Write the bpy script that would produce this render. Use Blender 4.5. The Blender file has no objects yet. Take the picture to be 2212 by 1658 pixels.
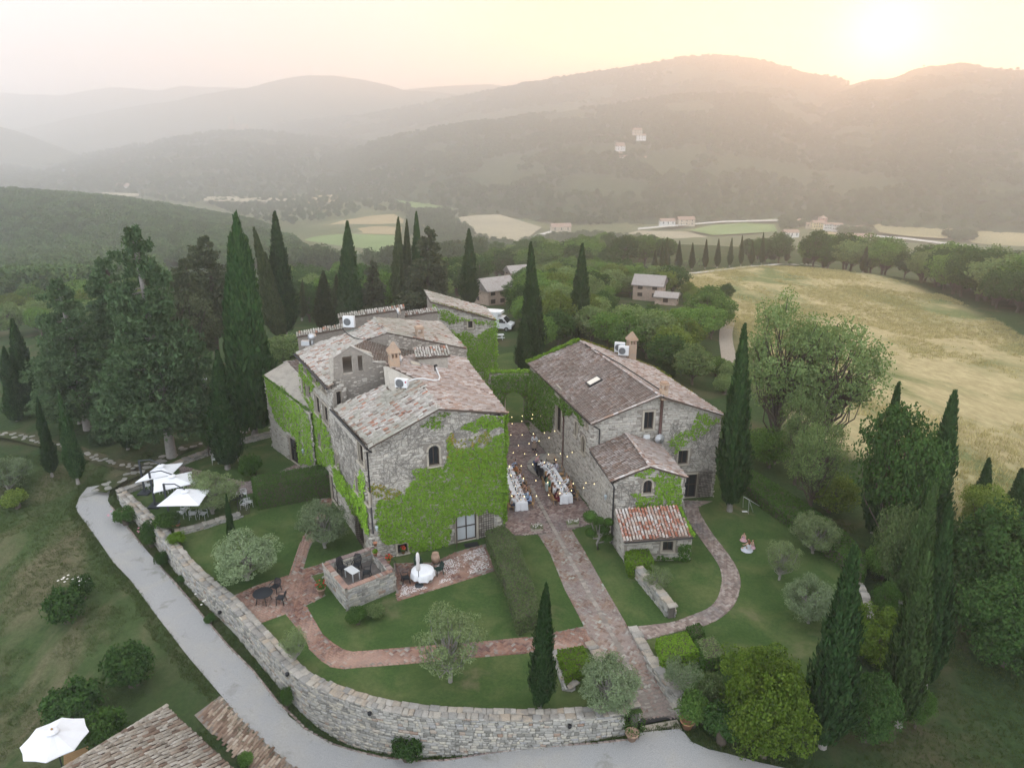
import bpy,bmesh,math,random
import numpy as np
from mathutils import Vector,Matrix,Euler,Quaternion
from mathutils.geometry import delaunay_2d_cdt
scene=bpy.context.scene
COL=scene.collection
PW,PH,PF=2212.0,1658.0,1533.0          # working pixel frame of the measurements
PITCH=math.radians(19.5);CAMZ=28.0
cam_d=bpy.data.cameras.new('camera');cam=bpy.data.objects.new('camera',cam_d);COL.objects.link(cam)
cam.location=(0,0,CAMZ);cam.rotation_euler=(math.radians(90) - PITCH,0,0)
cam_d.sensor_width=36.0;cam_d.lens=36.0*PF/PW
cam_d.clip_start=0.5;cam_d.clip_end=30000
scene.camera=cam
SUN_AZ,SUN_EL=math.radians(25.5),math.radians(5.2)
SUN_DIR=Vector((math.sin(SUN_AZ)*math.cos(SUN_EL),math.cos(SUN_AZ)*math.cos(SUN_EL),math.sin(SUN_EL)))
world=bpy.data.worlds.new('World');scene.world=world;world.use_nodes=True
def build_world():
 nt=world.node_tree;nt.nodes.clear();N=nt.nodes.new;L=nt.links.new
 out=N('ShaderNodeOutputWorld');bg=N('ShaderNodeBackground');L(bg.outputs[0],out.inputs[0])
 sky=N('ShaderNodeTexSky');sky.sky_type='NISHITA';sky.sun_disc=False
 sky.sun_elevation=SUN_EL;sky.sun_rotation=SUN_AZ
 sky.altitude=300;sky.air_density=1.0;sky.dust_density=3.0;sky.ozone_density=1.0
 tc=N('ShaderNodeTexCoord');nrm=N('ShaderNodeVectorMath');nrm.operation='NORMALIZE';L(tc.outputs['Generated'],nrm.inputs[0])
 dot=N('ShaderNodeVectorMath');dot.operation='DOT_PRODUCT';L(nrm.outputs[0],dot.inputs[0]);dot.inputs[1].default_value=SUN_DIR
 ramp=N('ShaderNodeValToRGB');L(dot.outputs['Value'],ramp.inputs[0]);e=ramp.color_ramp
 e.interpolation='EASE'
 while len(e.elements) < len(WORLD_RAMP): e.elements.new(0.5)
 for k,(p,c) in enumerate(WORLD_RAMP):
  e.elements[k].position=p;e.elements[k].color=(*c,1)
 add=N('ShaderNodeMix');add.data_type='RGBA';add.blend_type='ADD';add.inputs[0].default_value=1.0
 mx=N('ShaderNodeMath');mx.operation='MAXIMUM';L(dot.outputs['Value'],mx.inputs[0]);mx.inputs[1].default_value=0.0
 pw=N('ShaderNodeMath');pw.operation='POWER';L(mx.outputs[0],pw.inputs[0]);pw.inputs[1].default_value=900.0
 gl=N('ShaderNodeMix');gl.data_type='RGBA';gl.blend_type='MULTIPLY';gl.inputs[0].default_value=1.0;gl.inputs[7].default_value=(34.,23.,13.,1);L(pw.outputs[0],gl.inputs[6])
 ga_=N('ShaderNodeMix');ga_.data_type='RGBA';ga_.blend_type='ADD';ga_.inputs[0].default_value=1.0;L(ramp.outputs[0],ga_.inputs[6]);L(gl.outputs[2],ga_.inputs[7])
 L(ga_.outputs[2],add.inputs[6])
 ms=N('ShaderNodeMix');ms.data_type='RGBA';ms.blend_type='MULTIPLY';ms.inputs[0].default_value=1.0
 ms.inputs[7].default_value=(SKY_AMT,)*3+(1,);L(sky.outputs[0],ms.inputs[6]);L(ms.outputs[2],add.inputs[7])
 L(add.outputs[2],bg.inputs[0]);bg.inputs[1].default_value=SKY_STRENGTH
SKY_STRENGTH=0.137;SKY_AMT=0.12
WORLD_RAMP=[(0.0,(14.2,15.0,16.2)),(0.55,(8.0,7.5,7.3)),(0.82,(8.4,7.1,5.7)),(0.96,(9.0,5.9,2.6)),(0.9988,(11.,6.2,1.8))]
build_world()
sun_d=bpy.data.lights.new('sun','SUN');sun=bpy.data.objects.new('sun',sun_d);COL.objects.link(sun)
sun.rotation_euler=(-SUN_DIR).to_track_quat('-Z','Y').to_euler()
sun_d.energy=4.2;sun_d.angle=math.radians(3.0);sun_d.color=(1.0,0.50,0.22)
scene.view_settings.view_transform='Standard';scene.view_settings.look='None'
scene.view_settings.exposure=0.0;scene.view_settings.gamma=1.0
scene.view_settings.use_curve_mapping=False
scene.render.engine='CYCLES'
cy=scene.cycles
cy.use_denoising=True
try: cy.denoiser='OPENIMAGEDENOISE'
except Exception: pass
cy.max_bounces=6;cy.diffuse_bounces=3;cy.glossy_bounces=2;cy.transmission_bounces=3
cy.transparent_max_bounces=8;cy.volume_bounces=4;cy.caustics_reflective=False;cy.caustics_refractive=False
cy.sample_clamp_indirect=4.0
_c,_s=math.cos(PITCH),math.sin(PITCH)
def ray(px,py):
 x=(px - PW/2)/PF;y=(PH/2 - py)/PF
 return np.array([x,_c+y*_s,-_s+y*_c])
def P(px,py,z=0.0):
 r=ray(px,py);t=(z - CAMZ)/r[2]
 return np.array([r[0]*t,r[1]*t,z])
def PD(px,py,d):
 r=ray(px,py);t=d/r[1]
 return np.array([0,0,CAMZ])+r*t
def PXY(lst,z=0.0): return [P(a,b,z)[:2] for a,b in lst]
def proj(p):
 x,y,z=p[0],p[1],p[2] - CAMZ
 d=y*_c - z*_s;u=y*_s+z*_c
 return PW/2+PF*x/d,PH/2 - PF*u/d,PF/d
def zat(py,x,y):
 k=(PH/2 - py)/PF
 return CAMZ+y*(k*_c - _s)/(_c+k*_s)
def on_plane(px,py,p0,n):
 r=ray(px,py);o=np.array([0,0,CAMZ]);t=np.dot(np.array(p0) - o,n)/np.dot(r,n)
 return o+r*t
def inside(pts,poly):
 pts=np.asarray(pts,float);poly=np.asarray(poly,float)
 x,y=pts[:,0],pts[:,1];r=np.zeros(len(pts),bool);j=len(poly) - 1
 for i in range(len(poly)):
  xi,yi=poly[i];xj,yj=poly[j]
  c=(yi > y) != (yj > y)
  with np.errstate(divide='ignore',invalid='ignore'):
   r ^= c & (x < (xj - xi)*(y - yi)/(yj - yi)+xi)
  j=i
 return r
def edge_dist(pts,poly,closed=True):
 pts=np.asarray(pts,float);poly=np.asarray(poly,float);d=np.full(len(pts),1e9);n=len(poly)
 for i in range(n if closed else n - 1):
  a,b=poly[i],poly[(i+1) % n];ab=b - a;L2=max(ab @ ab,1e-9)
  t=np.clip(((pts - a) @ ab)/L2,0,1)
  q=a+t[:,None]*ab
  d=np.minimum(d,np.hypot(pts[:,0] - q[:,0],pts[:,1] - q[:,1]))
 return d
def smooth_line(pts,n=6):
 p=np.asarray(pts,float);out=[]
 for i in range(len(p) - 1):
  p0,p1,p2,p3=p[max(i - 1,0)],p[i],p[i+1],p[min(i+2,len(p) - 1)]
  for k in range(n):
   t=k/n
   out.append(0.5*(2*p1+(p2 - p0)*t+(2*p0 - 5*p1+4*p2 - p3)*t*t+(3*p1 - p0 - 3*p2+p3)*t ** 3))
 out.append(p[-1]);return np.array(out)
_rng=np.random.default_rng(7)
_tab=_rng.random((256,256))
def vnoise(x,y):
 x=np.asarray(x,float);y=np.asarray(y,float)
 xi=np.floor(x).astype(int);yi=np.floor(y).astype(int);fx=x - xi;fy=y - yi
 fx=fx*fx*(3 - 2*fx);fy=fy*fy*(3 - 2*fy)
 g=lambda a,b: _tab[a % 256,b % 256]
 return (g(xi,yi)*(1 - fx)+g(xi+1,yi)*fx)*(1 - fy)+(g(xi,yi+1)*(1 - fx)+g(xi+1,yi+1)*fx)*fy
def fbm(x,y,o=4):
 s=0;a=0.5;t=0
 for k in range(o):
  s=s+a*vnoise(x*2 ** k+17.3*k,y*2 ** k+5.1*k);t += a;a *= 0.5
 return s/t
def mesh_np(name,v,f4=None,f3=None,smooth=False):
 me=bpy.data.meshes.new(name);v=np.asarray(v,np.float32)
 n4=0 if f4 is None else len(f4);n3=0 if f3 is None else len(f3)
 me.vertices.add(len(v));me.vertices.foreach_set('co',v.ravel())
 loops=[];starts=[]
 if n4: loops.append(np.asarray(f4,np.int32).ravel())
 if n3: loops.append(np.asarray(f3,np.int32).ravel())
 lp=np.concatenate(loops);me.loops.add(len(lp));me.loops.foreach_set('vertex_index',lp)
 me.polygons.add(n4+n3)
 st=np.concatenate([np.arange(n4)*4,n4*4+np.arange(n3)*3]).astype(np.int32)
 me.polygons.foreach_set('loop_start',st)
 if smooth: me.polygons.foreach_set('use_smooth',np.ones(n4+n3,bool))
 me.update(calc_edges=True);return me
def link(name,me,mat=None,parent=None,loc=None,rot=None,scale=None,kind=None,label=None,cat=None,group=None):
 o=bpy.data.objects.new(name,me);COL.objects.link(o)
 if mat is not None and me is not None and hasattr(me,'materials') and len(me.materials) == 0: me.materials.append(mat)
 if parent is not None: o.parent=parent
 if loc is not None: o.location=[float(q) for q in loc]
 if rot is not None: o.rotation_euler=rot
 if scale is not None: o.scale=scale if hasattr(scale,'__len__') else (scale,)*3
 tag(o,label,cat,group,kind);return o
def tag(o,label=None,cat=None,group=None,kind=None):
 if label: o['label']=label
 if cat: o['category']=cat
 if group: o['group']=group
 if kind: o['kind']=kind
 return o
def thing(name,label,cat,loc=(0,0,0),rz=0.0,group=None):
 return link(name,None,None,None,loc,(0,0,rz),None,None,label,cat,group)
def dup(o,loc,rz=0.0,scale=None,label=None,group=None):
 r=o.copy();COL.objects.link(r);r.location=[float(q) for q in loc];r.rotation_euler=(0,0,rz)
 if scale is not None: r.scale=scale if hasattr(scale,'__len__') else (scale,)*3
 if label: r['label']=label
 if group: r['group']=group
 for ch in list(o.children):
  c=ch.copy();COL.objects.link(c);c.parent=r
  for g in ch.children:
   d=g.copy();COL.objects.link(d);d.parent=c
 return r
class MB:
 """collects simple solids into one mesh"""
 def __init__(s): s.v=[];s.f=[]
 def add(s,vs,fs):
  k=len(s.v);s.v += [tuple(float(q) for q in p) for p in vs];s.f += [tuple(i+k for i in f) for f in fs];return s
 def box(s,c,d,rz=0.0,tilt=None):
  hx,hy,hz=d[0]/2,d[1]/2,d[2]/2
  m=Matrix.Rotation(rz,3,'Z')
  if tilt is not None: m=m @ Euler(tilt).to_matrix()
  vs=[m @ Vector((x,y,z))+Vector(c) for x in (-hx,hx) for y in (-hy,hy) for z in (-hz,hz)]
  return s.add(vs,[(0,1,3,2),(4,6,7,5),(0,4,5,1),(2,3,7,6),(0,2,6,4),(1,5,7,3)])
 def tube(s,pts,r,n=6,cap=True):
  pts=[Vector(p) for p in pts];rs=r if hasattr(r,'__len__') else [r]*len(pts)
  k=len(s.v);up=Vector((0,0,1))
  for i,p in enumerate(pts):
   d=(pts[min(i+1,len(pts) - 1)] - pts[max(i - 1,0)]).normalized()
   a=d.cross(up);a=a.normalized() if a.length > 1e-3 else Vector((1,0,0));b=d.cross(a)
   for j in range(n):
    t=2*math.pi*j/n;q=p+(a*math.cos(t)+b*math.sin(t))*rs[i];s.v.append(tuple(q))
  for i in range(len(pts) - 1):
   for j in range(n):
    s.f.append((k+i*n+j,k+i*n+(j+1) % n,k+(i+1)*n+(j+1) % n,k+(i+1)*n+j))
  if cap: s.f.append(tuple(k+j for j in range(n)));s.f.append(tuple(k+(len(pts) - 1)*n+j for j in reversed(range(n))))
  return s
 def lathe(s,prof,c=(0,0,0),n=12):
  k=len(s.v)
  for r,z in prof:
   for j in range(n):
    t=2*math.pi*j/n;s.v.append((c[0]+r*math.cos(t),c[1]+r*math.sin(t),c[2]+z))
  for i in range(len(prof) - 1):
   for j in range(n):
    s.f.append((k+i*n+j,k+i*n+(j+1) % n,k+(i+1)*n+(j+1) % n,k+(i+1)*n+j))
  s.f.append(tuple(k+(len(prof) - 1)*n+j for j in range(n)));s.f.append(tuple(k+j for j in reversed(range(n))))
  return s
 def prism(s,poly,z0,z1):
  k=len(s.v);n=len(poly);s.v += [(float(p[0]),float(p[1]),z0) for p in poly]+[(float(p[0]),float(p[1]),z1) for p in poly]
  for j in range(n): s.f.append((k+j,k+(j+1) % n,k+n+(j+1) % n,k+n+j))
  s.f.append(tuple(k+n+j for j in range(n)));s.f.append(tuple(k+j for j in reversed(range(n))));return s
 def mesh(s,name,smooth=False):
  me=bpy.data.meshes.new(name);me.from_pydata(s.v,[],s.f)
  if smooth: me.polygons.foreach_set('use_smooth',np.ones(len(me.polygons),bool))
  me.update();return me
 def build(s,name,mat,parent=None,smooth=False,**kw):
  return link(name,s.mesh(name,smooth),mat,parent,**kw)
def off(o,p):
 """shift a mesh object's data so world coordinates become the parent's local ones"""
 o.data.transform(Matrix.Translation(-Vector(p)));return o
def lin(c): return tuple(c)
def nmat(name):
 m=bpy.data.materials.new(name);m.use_nodes=True;nt=m.node_tree;nt.nodes.clear()
 out=nt.nodes.new('ShaderNodeOutputMaterial');return m,nt,out
def ramp_node(nt,cols,interp='LINEAR'):
 r=nt.nodes.new('ShaderNodeValToRGB');e=r.color_ramp;e.interpolation=interp
 n=len(cols)
 while len(e.elements) < n: e.elements.new(0.5)
 for i,c in enumerate(cols):
  if len(c) == 2: p,c=c
  else: p=i/max(n - 1,1)
  e.elements[i].position=p;e.elements[i].color=(*c,1)
 return r
def noise_node(nt,scale,detail=4,coord='pos',rough=0.55,dist=0.0,stretch=None):
 n=nt.nodes.new('ShaderNodeTexNoise');n.inputs['Scale'].default_value=scale;n.inputs['Detail'].default_value=detail
 n.inputs['Roughness'].default_value=rough;n.inputs['Distortion'].default_value=dist
 if coord == 'pos': g=nt.nodes.new('ShaderNodeNewGeometry').outputs['Position']
 else: g=nt.nodes.new('ShaderNodeTexCoord').outputs['Object']
 if stretch is not None:
  mp=nt.nodes.new('ShaderNodeMapping');nt.links.new(g,mp.inputs[0])
  mp.inputs['Scale'].default_value=stretch[:3]
  if len(stretch) > 3: mp.inputs['Rotation'].default_value=(0,0,stretch[3])
  g=mp.outputs[0]
 nt.links.new(g,n.inputs['Vector']);return n
def math_node(nt,op,a,b=None,c=None):
 m=nt.nodes.new('ShaderNodeMath');m.operation=op
 for i,v in enumerate((a,b,c)):
  if v is None: continue
  if isinstance(v,(int,float)): m.inputs[i].default_value=v
  else: nt.links.new(v,m.inputs[i])
 return m.outputs[0]
def mixc(nt,fac,a,b,mode='MIX'):
 m=nt.nodes.new('ShaderNodeMix');m.data_type='RGBA';m.blend_type=mode
 for i,v in ((0,fac),(6,a),(7,b)):
  if isinstance(v,(int,float)): m.inputs[i].default_value=v
  elif isinstance(v,tuple): m.inputs[i].default_value=(*v,1) if len(v) == 3 else v
  else: nt.links.new(v,m.inputs[i])
 return m.outputs[2]
def piece_random(nt):
 g=nt.nodes.new('ShaderNodeNewGeometry');o=nt.nodes.new('ShaderNodeObjectInfo')
 return math_node(nt,'FRACT',math_node(nt,'ADD',g.outputs['Random Per Island'],o.outputs['Random']))
def mat_simple(name,col,rough=0.7,metal=0.0,spec=0.3,var=0.0,vscale=3.0):
 m,nt,out=nmat(name);b=nt.nodes.new('ShaderNodeBsdfPrincipled');nt.links.new(b.outputs[0],out.inputs[0])
 b.inputs['Base Color'].default_value=(*col,1);b.inputs['Roughness'].default_value=rough;b.inputs['Metallic'].default_value=metal
 b.inputs['Specular IOR Level'].default_value=spec
 if var:
  n=noise_node(nt,vscale,5,'obj');r=ramp_node(nt,[tuple(q*(1 - var) for q in col),tuple(min(1,q*(1+var)) for q in col)])
  nt.links.new(n.outputs['Fac'],r.inputs[0]);nt.links.new(r.outputs[0],b.inputs['Base Color'])
 return m
def mat_pieces(name,cols,stain=None,stain_scale=1.5,stain_lo=0.5,stain_hi=0.68,grain=18.0,bump=0.4,rough=0.9,big=None,big_scale=0.3):
 """separate pieces: one colour of the ramp per piece, grain, lichen or dirt patches"""
 m,nt,out=nmat(name);L=nt.links.new
 b=nt.nodes.new('ShaderNodeBsdfPrincipled');L(b.outputs[0],out.inputs[0]);b.inputs['Roughness'].default_value=rough
 b.inputs['Specular IOR Level'].default_value=0.2
 r=ramp_node(nt,cols);L(piece_random(nt),r.inputs[0]);c=r.outputs[0]
 n=noise_node(nt,grain,4);g=ramp_node(nt,[(0.72,)*3,(1.22,)*3]);L(n.outputs['Fac'],g.inputs[0])
 c=mixc(nt,1.0,c,g.outputs[0],'MULTIPLY')
 if stain is not None:
  n2=noise_node(nt,stain_scale,6,rough=0.7);r2=ramp_node(nt,[(stain_lo,(0,0,0)),(stain_hi,(1,1,1))]);L(n2.outputs['Fac'],r2.inputs[0])
  c=mixc(nt,math_node(nt,'MULTIPLY',r2.outputs[0],0.85),c,stain)
 if big is not None:
  n3=noise_node(nt,big_scale,4);r3=ramp_node(nt,[(0.42,(0,0,0)),(0.62,(1,1,1))]);L(n3.outputs['Fac'],r3.inputs[0])
  c=mixc(nt,math_node(nt,'MULTIPLY',r3.outputs[0],0.6),c,big)
 L(c,b.inputs['Base Color'])
 bp=nt.nodes.new('ShaderNodeBump');bp.inputs['Strength'].default_value=bump;bp.inputs['Distance'].default_value=0.02
 L(n.outputs['Fac'],bp.inputs['Height']);L(bp.outputs[0],b.inputs['Normal']);return m
def mat_leaf(name,cols,transl=0.3,clump=None,clump_scale=0.9):
 m,nt,out=nmat(name);L=nt.links.new
 r=ramp_node(nt,cols);rnd=piece_random(nt)
 o=nt.nodes.new('ShaderNodeObjectInfo')
 n=noise_node(nt,clump_scale,3)
 fac=math_node(nt,'ADD',math_node(nt,'MULTIPLY',rnd,0.55),math_node(nt,'MULTIPLY',n.outputs['Fac'],0.45))
 L(fac,r.inputs[0]);c=r.outputs[0]
 hv=nt.nodes.new('ShaderNodeHueSaturation');L(c,hv.inputs['Color'])
 hv.inputs['Hue'].default_value=0.5
 L(math_node(nt,'MULTIPLY_ADD',o.outputs['Random'],0.5,0.75),hv.inputs['Value']);c=hv.outputs[0]
 d=nt.nodes.new('ShaderNodeBsdfDiffuse');t=nt.nodes.new('ShaderNodeBsdfTranslucent');mx=nt.nodes.new('ShaderNodeMixShader')
 L(c,d.inputs[0]);tc=mixc(nt,1.0,c,(1.15,1.1,0.6),'MULTIPLY');L(tc,t.inputs[0]);mx.inputs[0].default_value=transl
 L(d.outputs[0],mx.inputs[1]);L(t.outputs[0],mx.inputs[2]);L(mx.outputs[0],out.inputs[0]);return m
def mat_ground(name,layers,bump=0.5,bscale=30.0,rough=1.0):
 """layers: (colour a, colour b, fine scale, mask scale, lo, hi)"""
 m,nt,out=nmat(name);L=nt.links.new
 b=nt.nodes.new('ShaderNodeBsdfPrincipled');L(b.outputs[0],out.inputs[0]);b.inputs['Roughness'].default_value=rough;b.inputs['Specular IOR Level'].default_value=0.05
 c=None
 for (ca,cb,fs,ms,lo,hi,*st) in layers:
  n=noise_node(nt,fs,6,rough=0.75,stretch=st[0] if st else None);r=ramp_node(nt,[(0.3,ca),(0.7,cb)]);L(n.outputs['Fac'],r.inputs[0])
  if c is None: c=r.outputs[0]
  else:
   k=noise_node(nt,ms,5,rough=0.6,dist=0.4,stretch=st[0] if st else None);rm=ramp_node(nt,[(lo,(0,0,0)),(hi,(1,1,1))]);L(k.outputs['Fac'],rm.inputs[0])
   c=mixc(nt,rm.outputs[0],c,r.outputs[0])
 L(c,b.inputs['Base Color'])
 nb=noise_node(nt,bscale,5,rough=0.7);bp=nt.nodes.new('ShaderNodeBump');bp.inputs['Strength'].default_value=bump;bp.inputs['Distance'].default_value=0.05
 L(nb.outputs['Fac'],bp.inputs['Height']);L(bp.outputs[0],b.inputs['Normal']);return m
def mat_emit(name,col,strength):
 m,nt,out=nmat(name);e=nt.nodes.new('ShaderNodeEmission');e.inputs[0].default_value=(*col,1);e.inputs[1].default_value=strength
 nt.links.new(e.outputs[0],out.inputs[0]);return m
# ================================================================ terrain
WALL_T=0.7
wall_px=[(254,1066),(300,1110),(341,1151),(405,1230),(490,1304),(560,1380),(640,1461),(717,1499),(800,1526),(880,1541),(963,1549),(1100,1554),(1230,1552),(1350,1539)]
wall_outer=smooth_line(PXY(wall_px,0.4),5)          # outer top edge of the front wall
def offset_line(pl,d):
 pl=np.asarray(pl,float);t=np.gradient(pl,axis=0);t /= np.linalg.norm(t,axis=1)[:,None]
 return pl+np.stack([-t[:,1],t[:,0]],1)*d
wall_inner=offset_line(wall_outer,WALL_T)
wall_mid=offset_line(wall_outer,WALL_T*0.5)
right_wall_px=[(1606,1018),(1660,1062),(1717,1105),(1790,1165),(1850,1238),(1878,1290),(1888,1335)]
GARDEN=[tuple(p) for p in wall_mid]+[tuple(q) for q in PXY([(1372,1540),(1464,1530),(1505,1535),(1545,1530),(1640,1500),(1760,1460),(1888,1335),(1850,1238),(1790,1165),(1717,1105),(1606,1018)])]+[(20.5,62),(14,80),(0,92),(-20,80),(-26,66),(-31.5,58)]
GARDEN=np.array(GARDEN)
ctrl=[]
def cp(x,y,z): ctrl.append((x,y,z))
for q,z in ((254,-.53),(341,-1.35),(405,-1.25),(490,-1.5),(560,-1.7),(640,-1.95),(717,-2.6),(800,-2.55),(880,-2.35),(963,-2.1),(1100,-1.65),(1230,-1.3),(1350,-1.02)):
 a=np.array([w for w in wall_px if w[0] == q][0]);w=P(a[0],a[1],.4)
 i=np.argmin(np.hypot(wall_outer[:,0] - w[0],wall_outer[:,1] - w[1]));n=wall_outer[i] - wall_inner[i];n /= np.linalg.norm(n)
 for d in (0.2,3.0,5.5): p=wall_outer[i]+n*d;cp(p[0],p[1],z)
 p=wall_outer[i] - n*1.5;cp(p[0],p[1],z)
for x,y,z in [(7.5,27.2,-1.0),(9,26,-1.0),(12,26,-1.0),(7,22,-1.2),(0,20,-1.9),(-8,18,-2.8),(18,24,-1.2),(30,26,-1.5),(16,32,-.9),(22,36,-.7),(30,40,-1),(12,30.5,-.8),
 (-38,50,-.8),(-45,45,-1.6),(-36,38,-2.4),(-28,33,-2.7),(-24,28,-2.9),(-18,26,-2.9),(-30,22,-3.4),(-45,28,-3.2),(-60,45,-2.6),(-20,15,-3.2),(10,12,-1.5),(-36,54,-.3),
 (-34,58,-.05),(-30,64,-.05),(-24,72,-.05),(-20,84,-.1),(-32,80,-.3),(-45,62,-.2),(-45,75,-.5),(-60,66,-1),(-40,100,-2.5),(-65,95,-5),(-20,104,-1.5),(-85,70,-5),
 (-2,96,-.1),(0,104,-.1),(-8,100,-.3),(8,92,-.3),(14,84,-.3),(20,70,-.4),(21.5,60,-.2),(22,52,-.1),(26,46,-.3),(28,52,-.6),(25,58,-.6),
 (10,110,-1.5),(25,100,-2.5),(-10,130,-4.5),(15,140,-5),(30,125,-4.5)]: cp(x,y,z)
for px,py,z in [(1480,590,-13),(1700,572,-15.5),(1900,592,-14.5),(2000,620,-13.8),(2200,700,-8),(2200,800,-4.3),(2200,900,-3),(2200,1000,-2),(1950,700,-9.3),(1950,800,-4.6),(1750,700,-8.3),(1750,650,-10.5),(1600,700,-6.5),(1410,650,-8.5),(1570,740,-4.5),(2100,1150,-1.5),(2200,1300,-1.4),(2200,1600,-1.2),(1350,700,-4.5),(1060,655,-5),(2400,700,-8),(2400,900,-3.5)]:
 p=P(px,py,z);cp(*p)
for px,py,d in [(30,660,170),(150,640,190),(0,560,360),(150,540,400),(300,560,380),(0,470,470),(120,480,480),(250,490,470),(0,424,660),(100,432,660),(250,443,660),(400,466,640),(540,492,620),(-300,418,650),(-300,560,360),(450,580,330),(600,620,260),(800,620,270),(950,610,280),(560,520,480),(1100,560,330),(1250,540,360),(1400,525,400),(1700,535,420),(2000,600,330),(2212,640,250),(2400,600,330)]:
 p=PD(px,py,d);cp(*p)
for px,y,z in [(650,560,-66),(850,560,-66),(1000,560,-66),(1200,600,-68),(1500,640,-68),(1900,600,-66),(2150,520,-62),(2500,520,-60),
 (650,700,-75),(850,760,-75),(1100,700,-75),(1500,760,-75),(2000,720,-75),(2400,700,-75),(300,900,-75),(0,900,-75),(-500,900,-75),(600,1000,-75),(1000,1100,-75),(1500,1100,-75),(2000,1000,-75),(2500,1000,-75),(-300,1500,-78),(300,1500,-78),(800,1700,-78),(1500,1700,-78),(2300,1600,-78),(0,3000,-80),(800,3000,-80),(1600,3000,-80),(2400,3000,-80),(0,8000,-80),(1000,8000,-80),(2200,8000,-80)]:
 cp((px - PW/2)/PF*y*0.95,y,z)
ctrl=np.array(ctrl)
def warp(x,y):
 r=np.hypot(x,y);return np.stack([np.arctan2(x,y)*1.6,np.log(np.maximum(r,5.0))*1.6],-1)
_cw=warp(ctrl[:,0],ctrl[:,1])
def _phi(d): return np.sqrt(d*d+0.0009)
_A=_phi(np.linalg.norm(_cw[:,None] - _cw[None],axis=2)) - 1e-6*np.eye(len(ctrl))
_w=np.linalg.solve(_A,ctrl[:,2])
def H(x,y):
 """height of the open ground"""
 x=np.atleast_1d(np.asarray(x,float));y=np.atleast_1d(np.asarray(y,float));sh=x.shape;q=warp(x.ravel(),y.ravel())
 z=np.concatenate([_phi(np.linalg.norm(a[:,None] - _cw[None],axis=2)) @ _w for a in np.array_split(q,max(1,len(q) // 20000))])
 return z.reshape(sh)
def h1(x,y): return float(H(x,y)[0])
def G(px,py):
 """point of the open ground under a pixel"""
 r=ray(px,py);t=np.geomspace(12,4000,700);x=r[0]*t;y=r[1]*t;z=CAMZ+r[2]*t
 k=np.argmax(z < H(x,y));a,b=t[max(k - 1,0)],t[k]
 for _ in range(25):
  m=(a+b)/2
  if CAMZ+r[2]*m < h1(r[0]*m,r[1]*m): b=m
  else: a=m
 return np.array([r[0]*b,r[1]*b,CAMZ+r[2]*b])
def grid_mesh(name,X,Y,Z,smooth=True):
 nr,nc=X.shape;v=np.stack([X,Y,Z],-1).reshape(-1,3)
 i=np.arange(nr - 1)[:,None]*nc+np.arange(nc - 1)[None]
 f=np.stack([i,i+1,i+nc+1,i+nc],-1).reshape(-1,4);return mesh_np(name,v,f,smooth=smooth)
def set_attr(me,name,vals):
 a=me.color_attributes.new(name,'FLOAT_COLOR','POINT');v=np.ones((len(vals),4),np.float32);v[:,:vals.shape[1]]=vals
 a.data.foreach_set('color',v.ravel())
FIELD_PX=[(1478,592),(1560,580),(1640,574),(1720,576),(1800,582),(1900,592),(1990,618),(2070,650),(2150,690),(2300,780),(2300,1300),(2120,1180),(1900,1010),(1700,960),(1590,800),(1560,700),(1500,640),(1430,610)]
FIELD=np.array([G(*q)[:2] for q in FIELD_PX])
def build_terrain():
 az=np.radians(np.linspace(-66,66,331));rr=np.geomspace(9,5300,420)
 A,R=np.meshgrid(az,rr);X=R*np.sin(A);Y=R*np.cos(A);Z=H(X,Y)
 pts=np.stack([X.ravel(),Y.ravel()],1);near=np.hypot(pts[:,0],pts[:,1]) < 140
 ins=np.zeros(len(pts),bool);ins[near]=inside(pts[near],GARDEN);z=Z.ravel()
 z[ins]=np.minimum(z[ins],-0.4)
 rp=inside(pts,np.array(PXY([(1340,1495),(1382,1600),(1466,1578),(1478,1545),(1440,1490)],-1.0))) & near
 z[rp]=np.minimum(z[rp],-1.5)
 d=np.hypot(X,Y).ravel();z += np.where(d > 200,(fbm(pts[:,0]/60,pts[:,1]/60,3) - .5)*np.clip((d - 200)/400,0,1)*6,0)
 me=grid_mesh('terrain',X,Y,z.reshape(X.shape))
 g=np.zeros((len(pts),3),np.float32);m=d < 420
 f=np.zeros(len(pts));f[m]=np.where(inside(pts[m],FIELD),1,0);e=edge_dist(pts[m],FIELD);f[m]=np.where(f[m] > 0,np.clip(e/4,0,1),0)
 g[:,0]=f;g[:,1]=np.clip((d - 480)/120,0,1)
 mead=np.clip((-pts[:,0] - 15)/8,0,1)*(pts[:,1] < 58) ;g[:,2]=np.maximum(mead,0)
 set_attr(me,'land',g)
 return me
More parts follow.
